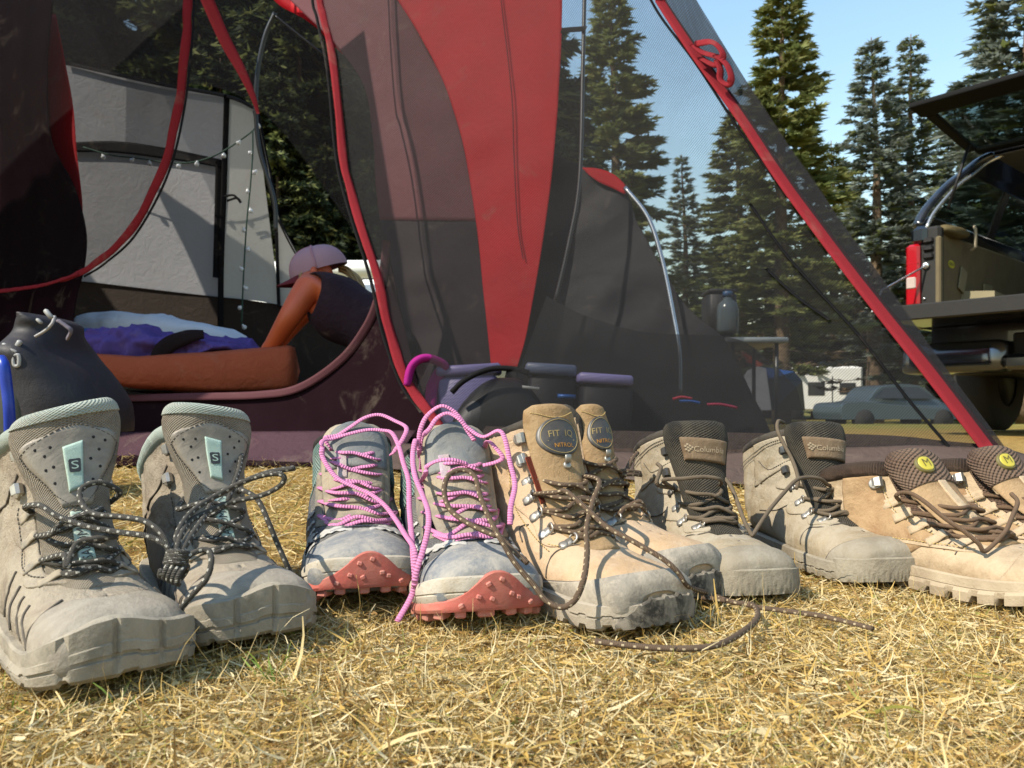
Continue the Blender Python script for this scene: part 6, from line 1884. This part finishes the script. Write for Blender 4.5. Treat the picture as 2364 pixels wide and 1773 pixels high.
# local axes: y = forward, x = to the truck's right, origin under the rear left corner
PB = NT('black car paint'); PB.p.inputs['Base Color'].default_value = (.008, .009, .012, 1); PB.p.inputs['Roughness'].default_value = .22; PB.p.inputs['Coat Weight'].default_value = .6
PB.ln(PB.mix(PB.ramp(PB.noise(PB.coord(), 6, 5, .6), .45, .75), (.006, .007, .010), (.022, .021, .020)), PB.p.inputs['Base Color'])
PAINT = PB.m
LINER = plain('dusty grey bed liner', hexc('#75694f'), .9, vary=.3, scale=9, bump=.4)
PLAST = plain('worn black plastic', hexc('#211f1c'), .7, vary=.3, scale=20, bump=.3)
HUMP = plain('tan wheel hump', hexc('#8d8468'), .85, vary=.15, scale=10)
CHR = plain('dark chrome', (.10, .11, .14), .12, .9, vary=.1)
RL = plain('red lamp', hexc('#b3121f'), .25, vary=.15, coat=.5); WL = plain('clear lamp', hexc('#c9b7ae'), .25, coat=.5)
GL = NT('tinted glass'); GL.p.inputs['Base Color'].default_value = (.02, .03, .03, 1); GL.p.inputs['Roughness'].default_value = .05
tr_ = GL.new('ShaderNodeBsdfTransparent'); tr_.inputs[0].default_value = (.55, .62, .60, 1); mx_ = GL.new('ShaderNodeMixShader'); mx_.inputs[0].default_value = .30
GL.ln(tr_.outputs[0], mx_.inputs[1]); GL.ln(GL.p.outputs[0], mx_.inputs[2]); GL.ln(mx_.outputs[0], GL.out.inputs[0])
GLASS = GL.m
def tb_(name, c, d, mat, rot=None, bev=.01, parent=None): return MB().box(c, d, rot, bev).build(name, mat, parent or tk, smooth=False)
WID, BL = 1.75, 2.0
tb_('bed_side', (.035, 1.05, 1.0), (.07, 2.0, .66), PAINT, None, .02)
tb_('bed_side', (WID - .035, 1.05, 1.0), (.07, 2.0, .66), PAINT, None, .02)
tb_('bed_floor', (WID / 2, 1.0, .72), (WID - .15, 2.0, .05), LINER)
tb_('bed_liner', (.100, 1.06, 1.02), (.045, 1.9, .56), LINER, None, .02)
tb_('bed_liner', (WID - .100, 1.06, 1.02), (.045, 1.9, .56), LINER, None, .02)
tb_('bed_front', (WID / 2, 2.0, 1.0), (WID - .14, .06, .66), LINER)
# wheel hump inside the bed with its raised end
v = [(.12, .42, .745), (.12, 1.22, .745), (.34, 1.22, .745), (.34, .42, .745), (.12, .48, .95), (.12, 1.05, .93), (.32, 1.05, .90), (.32, .48, .93), (.12, 1.16, .86), (.32, 1.16, .84)]
mk('wheel_hump', v, [(0, 3, 7, 4), (3, 2, 9, 6, 7), (2, 1, 8, 9), (4, 7, 6, 5), (5, 6, 9, 8), (0, 4, 5, 8, 1)], HUMP, tk, smooth=False)
tb_('hump_tab', (.135, .46, 1.02), (.01, .10, .16), HUMP, Matrix.Rotation(-.35, 3, 'X'), .003); tb_('hump_tab', (.135, .92, .985), (.01, .16, .10), HUMP, None, .003)
# rear post with latch gear and lamp
tb_('rear_post', (.085, .035, 1.02), (.17, .07, .60), PLAST, None, .02)
tb_('post_rib', (.155, .02, .99), (.035, .05, .52), LINER, None, .015)
for z in (1.23, 1.18, 1.13): tb_('latch', (.10, -.005, z), (.06, .03, .035), T['black'], None, .008)
v, f = disc_on((.085, -.005, 1.07), (0, -1, 0), .022, .012); mk('latch_pin', v, f, T['silver'], tk)
for z in (.78, .86): v, f = disc_on((.075, -.003, z), (0, -1, 0), .008, .006); mk('bolt', v, f, T['silver'], tk)
lamp = tb_('tail_lamp', (.012, -.004, 1.015), (.085, .06, .40), RL, None, .015)
tb_('reversing_lamp', (.006, -.020, .965), (.060, .040, .075), WL, None, .006, lamp)
tb_('lamp_rib', (.012, -.030, 1.09), (.075, .010, .006), RL, None, .002, lamp)
tb_('corner_cap', (.045, .02, 1.27), (.10, .10, .12), PAINT, None, .03)
MB().add(*tube([(.085, -.01, 1.07), (-.06, -.30, .90), (-.02, -.52, .74)], .006, 8)).build('tailgate_cable', T['silver'], tk)
# sticker
st_ = MB(); q = np.linspace(0, 2 * math.pi, 24, endpoint=False)
st_.add([(.1245, .30 + .055 * math.cos(a), 1.11 + .026 * math.sin(a)) for a in q], [list(range(24))]); so_ = st_.build('sticker', plain('yellow sticker', hexc('#c9c22e'), .5), tk, smooth=False)
tv, tf = text_shape('LINE-X', .030)
mk('lettering', np.column_stack([np.full(len(tv), .1262), .30 + tv[:, 0], 1.11 + tv[:, 1]]), tf, M['ink'], so_, smooth=False)
# rag and clamp on the rail
v, f = loft_body([((.13, .30, 1.28), .04, .02), ((.14, .30, 1.30), .05, .16), ((.13, .34, 1.34), .05, .20), ((.12, .34, 1.36), .02, .12)], 20, .012, 14, 4)
rg = mk('rail_cover', v, f, fabric('dusty canvas', hexc('#6f6448'), 0, .95, .6, crease=.6), tk)
MB().add(*tube([(.19, .50, 1.38), (.20, .50, 1.36), (.20, .50, 1.24), (.17, .50, 1.22)], .016, 8, .6)).build('clamp', plain('bone plastic', hexc('#b8ac94'), .6), tk)
# tailgate lying open, with ribs underneath
tg_ = tb_('tailgate', (WID / 2, -.28, .735), (WID - .10, .54, .055), PLAST, None, .015)
tb_('tailgate_skin', (WID / 2, -.28, .690), (WID - .14, .50, .035), PAINT, None, .012, tg_)
tb_('tailgate_edge', (WID / 2, -.555, .715), (WID - .10, .018, .085), PLAST, None, .006, tg_)
tb_('rear_panel', (WID / 2, .06, .60), (WID - .2, .05, .20), PAINT, None, .01)
# bumper: wrapped bar with a recess for the plate
prof = cr(np.array([(-.02, .37), (-.14, .375), (-.175, .40), (-.18, .46), (-.17, .53), (-.14, .56), (-.02, .565)]), 4)
for x0, x1 in ((-.02, .58), (WID - .58, WID + .02)):
    V = []
    for k, x in enumerate(np.linspace(x0, x1, 16)):
        e = min(1, (min(abs(x - x0), abs(x - x1)) + .004) / .06)
        e = math.sqrt(1 - (1 - min(1, e)) ** 2)
        for y, z in prof: V.append((x, y * (.35 + .65 * e), .465 + (z - .465) * (.8 + .2 * e)))
    bpo = MB().add(V, [list(q) for q in grid_faces(16, len(prof))]).build('bumper', CHR, tk)
tb_('bumper_middle', (WID / 2, -.10, .425), (.62, .12, .09), CHR, None, .03, bpo)
tb_('plate_recess', (WID / 2, -.06, .52), (.56, .04, .16), T['black'], None, .01, bpo)
tb_('hitch', (WID / 2, -.16, .40), (.09, .22, .09), PLAST, None, .01)
tb_('chassis', (WID / 2, 1.6, .46), (WID - .35, 3.2, .18), T['black'], None, .02)
# canopy shell
def quadplate(name, pts, mat, th=.02, parent=None):
    o = mk(name, pts, [list(range(len(pts)))], mat, parent or tk, smooth=False)
    md = o.modifiers.new('gauge', 'SOLIDIFY'); md.thickness = th; md.offset = 0
    bv = o.modifiers.new('edge', 'BEVEL'); bv.width = th * .3; bv.segments = 2
    return o
R0, R1, R2 = (.02, .02, 1.335), (.16, .40, 1.72), (.30, .52, 1.84)
fr2 = cr(np.array([R0, (.04, .10, 1.45), (.10, .27, 1.62), R1, (.22, .48, 1.80), R2]), 5)
MB().add(*tube(fr2, .035, 10, .7)).build('canopy_frame', PAINT, tk)
MB().add(*tube(fr2 + np.array([.05, .02, -.015]), .012, 8)).build('canopy_seal', T['silver'], tk)
fr3 = fr2 * np.array([-1, 1, 1]) + np.array([WID, 0, 0]); MB().add(*tube(fr3, .035, 10, .7)).build('canopy_frame', PAINT, tk)
roofp = [(.30, .52, 1.86), (WID - .30, .52, 1.86), (WID - .28, 2.1, 1.88), (.28, 2.1, 1.88)]
quadplate('canopy_roof', roofp, PAINT, .03)
quadplate('canopy_lining', [(a, b, c - .03) for a, b, c in roofp], plain('grey felt', (.10, .095, .09), .95), .008)
for sx in (0, 1):
    X = (lambda x: x) if sx == 0 else (lambda x: WID - x)
    quadplate('canopy_side', [(X(.02), .06, 1.335), (X(.02), 2.1, 1.335), (X(.05), 2.1, 1.42), (X(.05), .15, 1.42)], PAINT, .025)
    quadplate('canopy_side', [(X(.17), .42, 1.72), (X(.17), 2.1, 1.74), (X(.28), 2.1, 1.87), (X(.30), .52, 1.85)], PAINT, .025)
    quadplate('canopy_pillar', [(X(.05), 1.15, 1.42), (X(.05), 1.27, 1.42), (X(.17), 1.25, 1.73), (X(.17), 1.13, 1.73)], T['black'], .02)
    quadplate('canopy_pillar', [(X(.05), 2.0, 1.42), (X(.05), 2.1, 1.42), (X(.17), 2.1, 1.73), (X(.17), 2.0, 1.73)], T['black'], .02)
    quadplate('side_window', [(X(.05), .22, 1.42), (X(.05), 1.15, 1.42), (X(.17), 1.13, 1.73), (X(.17), .46, 1.72)], GLASS, .005)
    quadplate('side_window', [(X(.05), 1.27, 1.42), (X(.05), 2.0, 1.42), (X(.17), 2.0, 1.73), (X(.17), 1.25, 1.73)], GLASS, .005)
# hatch, hinged at the roof edge and thrown up
hx0, hx1 = .22, WID - .22
hp = lambda s, x: (x, .50 - .90 * s, 1.865 + .115 * s - .03 * math.sin(s * 3.1))
ht = quadplate('hatch', [hp(0, hx0), hp(0, hx1), hp(.10, hx1), hp(.10, hx0)], TRIM, .03)
quadplate('hatch_frame', [hp(.84, hx0 - .06), hp(.84, hx1 + .06), hp(1, hx1 + .08), hp(1, hx0 - .08)], TRIM, .035, ht)
for xa, xb in ((hx0 - .04, hx0 + .02), (hx1 - .02, hx1 + .04)):
    quadplate('hatch_frame', [hp(.10, xa), hp(.10, xb), hp(.84, xb), hp(.84, xa)], TRIM, .03, ht)
quadplate('hatch_glass', [hp(.10, hx0 + .02), hp(.10, hx1 - .02), hp(.84, hx1 - .02), hp(.84, hx0 + .02)], GLASS, .005, ht)
for x in (hx0 + .01, hx1 - .01):
    MB().add(*tube([hp(.22, x), (x - .10 if x < 1 else x + .10, .22, 1.46)], .010, 8)).build('gas_strut', T['black'], tk)
# cab and wheels further forward
cab = MB(); cab.box((WID / 2, 3.3, 1.05), (WID, 2.3, .80), None, .10); cab.build('cab', PAINT, tk)
cab = MB(); cab.box((WID / 2, 3.1, 1.62), (WID - .25, 1.5, .44), None, .14); cab.build('cab_roof', PAINT, tk)
TY = plain('tyre', (.02, .02, .02), .9)
for x in (.14, WID - .14):
    for y in (.95, 4.0):
        V = []; pr = [(.20, -.11), (.33, -.12), (.37, -.09), (.37, .09), (.33, .12), (.20, .11)]
        for r, h in pr: V += [(x + h, y + r * math.cos(2 * math.pi * k / 28), .37 + r * math.sin(2 * math.pi * k / 28)) for k in range(28)]
        wh = mk('wheel', V, [list(q) for q in grid_faces(6, 28, True)], TY, tk)
        MB().add(*tube([(x - .10, y, .37), (x + .10, y, .37)], .20, 20)).build('rim', T['black'], wh)

# ------------------------------------------------------------------ caravan, cars beyond
def gz(Y): return -.011 - min(1, max(0, (Y - 8) / 22)) * .66
WPAINT = plain('white caravan paint', (.78, .78, .76), .5, vary=.04); DW = plain('dark window', (.03, .035, .04), .15)
cv = thing('caravan', 'white caravan parked far off across the grass, seen through the net', 'caravan', (20.4, 50, gz(50)), R(-14)); cv.scale = (1, 1, 1.14)
MB().box((0, 0, 1.75), (4.0, 2.3, 2.5), None, .12).build('body', WPAINT, cv, smooth=False)
MB().box((-2.35, 0, 2.45), (.9, 2.2, 1.1), None, .15).build('overcab', WPAINT, cv, smooth=False)
MB().box((-2.5, 0, 1.05), (1.2, 2.0, 1.2), None, .2).build('cab', WPAINT, cv, smooth=False)
for x, z, w, h in ((-.75, 1.75, 1.0, .75), (1.1, 1.75, .95, .65)):
    wi = MB().box((x, -1.16, z), (w, .04, h), None, .02).build('window', DW, cv, smooth=False)
MB().box((.2, -1.16, 1.5), (.06, .03, 1.9), None, .01).build('door_seam', DW, cv, smooth=False)
for x in (-1.9, 1.1):
    MB().add(*tube([(x, -1.1, .38), (x, -.9, .38)], .38, 20)).build('wheel', TY, cv)
def car(name, label, loc, rz, paint):
    t = thing(name, label, 'car', loc, rz, None)
    prof = [(-2.1, .35), (-2.15, .62), (-2.0, .86), (-1.2, .95), (-.7, 1.38), (.6, 1.42), (1.25, .98), (1.95, .90), (2.15, .65), (2.1, .35)]
    P = cr(np.array(prof), 4); V = []
    for w, k in ((-.85, 0), (-.80, 1), (.80, 1), (.85, 0)):
        for x, z in P: V.append((x * (.99 if k == 0 else 1), w * (1 if z < .95 else .86), .35 + (z - .35) * (.985 if k == 0 else 1)))
    n = len(P)
    F = [list(q) for q in grid_faces(4, n)] + [list(range(n)), [3 * n + i for i in range(n - 1, -1, -1)]]
    mk('body', V, F, paint, t, smooth=False)
    for s in (-1, 1):
        for a in ([(-1.0, 1.0), (-.62, 1.33), (-.05, 1.36), (-.05, 1.0)], [(.03, 1.0), (.03, 1.36), (.55, 1.36), (1.05, 1.0)]):
            mk('window', [(x, s * (.865 - .135 * (z - .95) / .45), z) for x, z in a], [(0, 1, 2, 3)], DW, t, smooth=False).modifiers.new('gauge', 'SOLIDIFY').thickness = .02
        for x in (-1.35, 1.35):
            MB().add(*tube([(x, s * .86, .33), (x, s * .66, .33)], .33, 20)).build('wheel', TY, t)
    return t
car('parked_car', 'silver blue car parked on the grass beyond the net, near the white caravan', (12.2, 25, gz(25) - .05), R(8), plain('silver blue paint', (.075, .105, .13), .3, .3, vary=.06))
wc = thing('white_van', 'white vehicle roof showing behind the person in the lilac cap', 'van', (-2.05, 9.5, gz(9.5)), R(-8))
MB().box((0, 0, 1.0), (4.4, 1.8, 1.35), None, .25).build('body', WPAINT, wc)
MB().add(*tube([(-2.3, -.92, 1.78), (2.3, -.92, 1.72)], .10, 14)).build('awning_tube', WPAINT, wc)
for x in (-1.2, .2, 1.4): MB().box((x, -.92, 1.62), (.05, .06, .14), None, .01).build('bracket', T['black'], wc)
MB().box((-.2, -.905, 1.20), (3.2, .03, .40), None, .02).build('window', DW, wc, smooth=False)
for x in (-1.4, 1.4): MB().add(*tube([(x, -.9, .34), (x, -.7, .34)], .34, 20)).build('wheel', TY, wc)
# ------------------------------------------------------------------ trees
def leafmat(name, c1, c2, tr=.36):
    t = NT(name); co = t.coord()
    col = t.mix(t.ramp(t.noise(co, 1.1, 4, .65), .35, .65), c1, c2)
    t.ln(col, t.p.inputs['Base Color']); t.p.inputs['Roughness'].default_value = .7; t.p.inputs['Specular IOR Level'].default_value = .2
    tn = t.new('ShaderNodeBsdfTranslucent'); t.ln(col, tn.inputs[0])
    mx = t.new('ShaderNodeMixShader'); mx.inputs[0].default_value = tr
    t.ln(t.p.outputs[0], mx.inputs[1]); t.ln(tn.outputs[0], mx.inputs[2]); t.ln(mx.outputs[0], t.out.inputs[0])
    return t.m
LF = [leafmat('fir green', (.150, .180, .058), (.210, .220, .080)), leafmat('fir yellow green', (.140, .150, .045), (.180, .175, .060)), leafmat('spruce blue green', (.150, .178, .150), (.215, .240, .205)), leafmat('shade darkened needles', (.016, .026, .013), (.036, .050, .022)), leafmat('dry brown twigs', (.075, .052, .030), (.11, .075, .04), .0)]  # the darkest needles carry the shade of the wood in their colour
BARK = surf('conifer bark', hexc('#7d6b58'), hexc('#574838'), .95, 8, 40, .6)
BARK2 = surf('dark bark', hexc('#4b3f33'), hexc('#35302a'), .95, 8, 40, .6)

def conifer_mesh(seed, H, Rb, whorls, per, sprays, pal, bare=.06, droop=.35, size=1.0, lean=.0, taper=.85, deadlow=.25, hang=.0):
    g = np.random.default_rng(seed)
    # trunk
    z = np.linspace(0, H, 24); wob = np.stack([.10 * np.sin(z * .35 + seed) * z / H, .10 * np.cos(z * .3) * z / H, z], -1)
    tv, tf, _ = tube(wob, np.linspace(.018 * H * .75, .012, 24), 9)
    C, D1, D2, MI, LB = [], [], [], [], []
    lv, lf = [], []; ln = 0
    for w in range(whorls):
        u = (w + g.uniform(-.3, .3)) / whorls
        u = bare + (1 - bare) * np.clip(u, 0, 1) ** .92
        for b in range(per):
            az = b * 2 * math.pi / per + w * 2.4 + g.uniform(-.35, .35)
            L = Rb * (1 - u) ** taper * g.choice([.45, .7, .85, 1.0, 1.2], p=[.12, .2, .3, .28, .10]) * g.uniform(.9, 1.1) + .10
            if u < .22: L *= .55 + 2.0 * u * g.uniform(.6, 1.2)
            el = .55 * u - .18 + g.uniform(-.12, .12)
            dead = u < deadlow and g.random() < .45
            bx = np.interp(u * H, z, wob[:, 0]); by = np.interp(u * H, z, wob[:, 1])
            t = np.linspace(0, 1, 5)
            r = L * t
            zz = u * H + r * math.tan(el) - droop * L * t ** 2 * .5 + .22 * L * t ** 4
            P = np.stack([bx + np.cos(az) * r, by + np.sin(az) * r, zz], -1)
            lv_, lf_, _ = tube(P, np.linspace(.022 * (1 - u) + .010, .005, 5), 4, caps=False)
            lv.append(lv_); lf += [[i + ln for i in q] for q in lf_]; ln += len(lv_)
            n = max(6, int(1.5 * sprays * (L / Rb) ** .7))
            if dead: n = max(2, n // 5)
            s = g.uniform(.18 if not dead else .5, 1.0, n) ** .75
            base = np.stack([np.interp(s, t, P[:, k]) for k in range(3)], -1)
            side = g.choice([-1, 1], n)
            ang = az + side * g.uniform(.35, 1.05, n)
            ll = size * (.20 + .42 * L * (1 - s) ** .8 * .6 + .10 * g.random(n)) * g.uniform(.7, 1.2, n)
            ll = np.minimum(ll * 1.25, .78 * size)
            dz = g.uniform(-.35, .18, n) - hang
            d = np.stack([np.cos(ang), np.sin(ang), dz], -1); d /= np.linalg.norm(d, axis=1)[:, None]
            up = np.stack([g.normal(0, 1.5, n), g.normal(0, 1.5, n), np.ones(n)], -1)
            sd = np.cross(d, up); sd /= np.linalg.norm(sd, axis=1)[:, None]
            base = base + g.normal(0, .035, (n, 3))
            C.append(base); D1.append(d * ll[:, None]); D2.append(sd * (ll * g.uniform(.12, .22, n))[:, None])
            q = g.random(n)
            MI.append(np.where(dead, pal[-1], np.where(q < .55, pal[0], np.where(q < .85, pal[1], pal[2]))))
    C, D1, D2, MI = np.vstack(C), np.vstack(D1), np.vstack(D2), np.concatenate(MI)
    n = len(C)
    # each spray: a ragged three-fingered frond
    nz = np.cross(D1, D2); nz /= np.linalg.norm(nz, axis=1)[:, None] + 1e-9
    nz *= np.linalg.norm(D2, axis=1)[:, None] * .5
    V = np.stack([C, C + D1 * .35 + D2, C + D1, C + D1 * .35 - D2, C + D1 * .15 + D2 * .3, C + D1 * .62 + D2 * 1.9 - nz, C + D1 * .45 + D2 * .2, C + D1 * .15 - D2 * .3, C + D1 * .62 - D2 * 1.9 - nz, C + D1 * .45 - D2 * .2], 1).reshape(-1, 3)
    i = np.arange(n)[:, None] * 10
    F = np.concatenate([i + np.array([[0, 1, 2, 3]]), i + np.array([[4, 5, 6, 4]])[:, :4] * 1, i + np.array([[7, 9, 8, 7]])[:, :4]], 0)
    quads = (i + np.array([[0, 1, 2, 3]])).tolist(); t1 = (i + np.array([[4, 5, 6]])).tolist(); t2 = (i + np.array([[7, 9, 8]])).tolist()
    me = bpy.data.meshes.new('crown')
    loops = np.concatenate([np.array(quads).ravel(), np.array(t1).ravel(), np.array(t2).ravel()]).astype(np.int32)
    tot = np.concatenate([np.full(n, 4), np.full(n, 3), np.full(n, 3)]).astype(np.int32)
    st_ = np.concatenate([[0], np.cumsum(tot)[:-1]]).astype(np.int32)
    me.vertices.add(len(V)); me.vertices.foreach_set('co', V.astype(np.float32).ravel())
    me.loops.add(len(loops)); me.loops.foreach_set('vertex_index', loops)
    me.polygons.add(3 * n); me.polygons.foreach_set('loop_start', st_)
    me.update(calc_edges=True); me.validate()
    for m in LF: me.materials.append(m)
    me.polygons.foreach_set('material_index', np.concatenate([MI, MI, MI]).astype(np.int32)); me.update()
    tm = bpy.data.meshes.new('trunk'); tm.from_pydata([tuple(v) for v in tv], [], tf); tm.materials.append(BARK)
    lm = bpy.data.meshes.new('limbs'); lm.from_pydata([tuple(v) for v in np.vstack(lv)], [], lf); lm.materials.append(BARK2)
    for m in (tm, lm): m.polygons.foreach_set('use_smooth', np.ones(len(m.polygons), dtype=bool))
    return me, tm, lm, n
KIND = {
 'fir': conifer_mesh(1, 20, 2.5, 38, 5, 50, (0, 1, 0, 4), .13, .5, 1.0),
 'fir2': conifer_mesh(2, 20, 2.9, 38, 5, 50, (0, 1, 3, 4), .05, .6, 1.05),
 'spruce': conifer_mesh(3, 20, 2.1, 42, 5, 48, (2, 2, 0, 4), .10, .25, .80, taper=.75, deadlow=.34),
 'spruce2': conifer_mesh(4, 20, 1.8, 40, 5, 44, (2, 0, 2, 4), .12, .30, .80, taper=.8, deadlow=.36),
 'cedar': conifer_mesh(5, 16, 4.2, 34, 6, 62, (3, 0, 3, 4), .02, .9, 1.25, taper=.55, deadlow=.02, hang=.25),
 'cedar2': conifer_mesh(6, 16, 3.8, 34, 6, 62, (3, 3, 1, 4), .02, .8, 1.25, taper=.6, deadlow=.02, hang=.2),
}
def tree(kind, X, Y, s, rz, label, group=None, sz=None):
    me, tm, lm, n = KIND[kind]
    t = thing('conifer_tree', label, 'tree', (X, Y, gz(Y) - .05), rz, group)
    t.scale = (s, s, sz or s)
    link('trunk', tm, t); link('crown', me, t)['kind'] = 'stuff'; link('limbs', lm, t)['kind'] = 'stuff'
    return t
def tx(xD, Y): return (xD * DK - 512) / FPX * Y
def at(kind, xD, topD, Y, rz, label, group=None, fat=1.0):
    H = EYE + (HZ - topD * DK) / FPX * Y - gz(Y)
    h0 = 16 if kind.startswith('cedar') else 20
    return tree(kind, tx(xD, Y), Y, H / h0 * fat, rz, label, group, H / h0)
at('fir', 1688, -110, 32, .3, 'tall yellow green fir in open sky right of the net', fat=1.5)
at('spruce', 1890, 78, 40, 1.1, 'wider blue green spruce, left one of the close pair behind the truck', fat=1.75)
at('spruce2', 1966, 76, 42, 2.0, 'slimmer blue green spruce tree, right one of the close pair behind the truck', fat=1.65)
at('spruce', 2235, -230, 33, 2.7, 'big blue green spruce tree above the raised truck hatch at the picture edge', fat=2.4)
at('spruce2', 2075, 215, 48, .4, 'short spruce tree filling the gap between the pair and the big spruce at the edge', fat=2.6)
at('fir2', 1800, 300, 56, .8, 'lower fir tree between the tall fir and the spruce pair', fat=2.0)
at('fir', 1325, -60, 34, 1.7, 'broad fir tree behind the net just right of the dark pole', fat=1.6)
at('fir2', 1600, 225, 54, 2.9, 'bushy fir tree behind the right half of the net, beside the red trim', fat=2.0)
at('spruce2', 1478, 330, 40, .2, 'small spruce tree with a thin top seen through the net between two larger firs', fat=1.6)
at('fir2', 1480, 560, 62, .9, 'low fir tree behind the net above the camp table', fat=1.7)
at('fir', 1720, 470, 63, 1.9, 'low fir tree behind the doubled net edge below the tall yellow green fir', fat=1.7)
for xD, top, Y, k in ((1920, 560, 60, 'fir2'), (2010, 520, 64, 'spruce'), (2110, 430, 56, 'fir2'), (2190, 400, 58, 'spruce'), (2290, 300, 52, 'fir2'), (1660, 520, 62, 'fir2'), (1560, 520, 66, 'fir'), (1400, 560, 60, 'fir2'), (1300, 500, 58, 'fir'), (1840, 600, 55, 'fir2'), (1960, 420, 52, 'spruce'), (2150, 560, 60, 'fir'), (1760, 640, 58, 'spruce2')):
    at(k, xD, top, Y, xD * .37, 'distant conifer in the low row closing the field behind net and truck', 'distant conifers closing the field', fat=2.6)
lab = ['dark cedar tree in the shaded wood behind the pale grey tent wall', 'dark drooping cedar tree in the wood seen through the open tent door']
k = 0
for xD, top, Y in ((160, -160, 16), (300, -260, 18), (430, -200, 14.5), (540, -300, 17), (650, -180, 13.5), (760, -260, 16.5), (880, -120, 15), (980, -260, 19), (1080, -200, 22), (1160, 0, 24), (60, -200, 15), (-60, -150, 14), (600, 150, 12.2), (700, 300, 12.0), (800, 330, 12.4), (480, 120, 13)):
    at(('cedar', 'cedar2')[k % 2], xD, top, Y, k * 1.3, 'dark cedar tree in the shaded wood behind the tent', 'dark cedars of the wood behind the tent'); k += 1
# far wooded slope that closes the view
hill = []
xs = np.linspace(-260, 260, 60)
for i, x in enumerate(xs):
    h = 16 + 6 * math.sin(x * .03) + 4 * math.sin(x * .081 + 1)
    for k_, (dy, z) in enumerate(((0, -2), (6, h * .45), (30, h * .8), (70, h))):
        hill.append((x, 120 + dy + 6 * math.sin(x * .05), z))
hb = mk('hill', hill, grid_faces(60, 4), surf('wooded slope', (.035, .05, .024), (.06, .075, .032), 1.0, .4, 3, .8)); tag(hb, kind='structure')
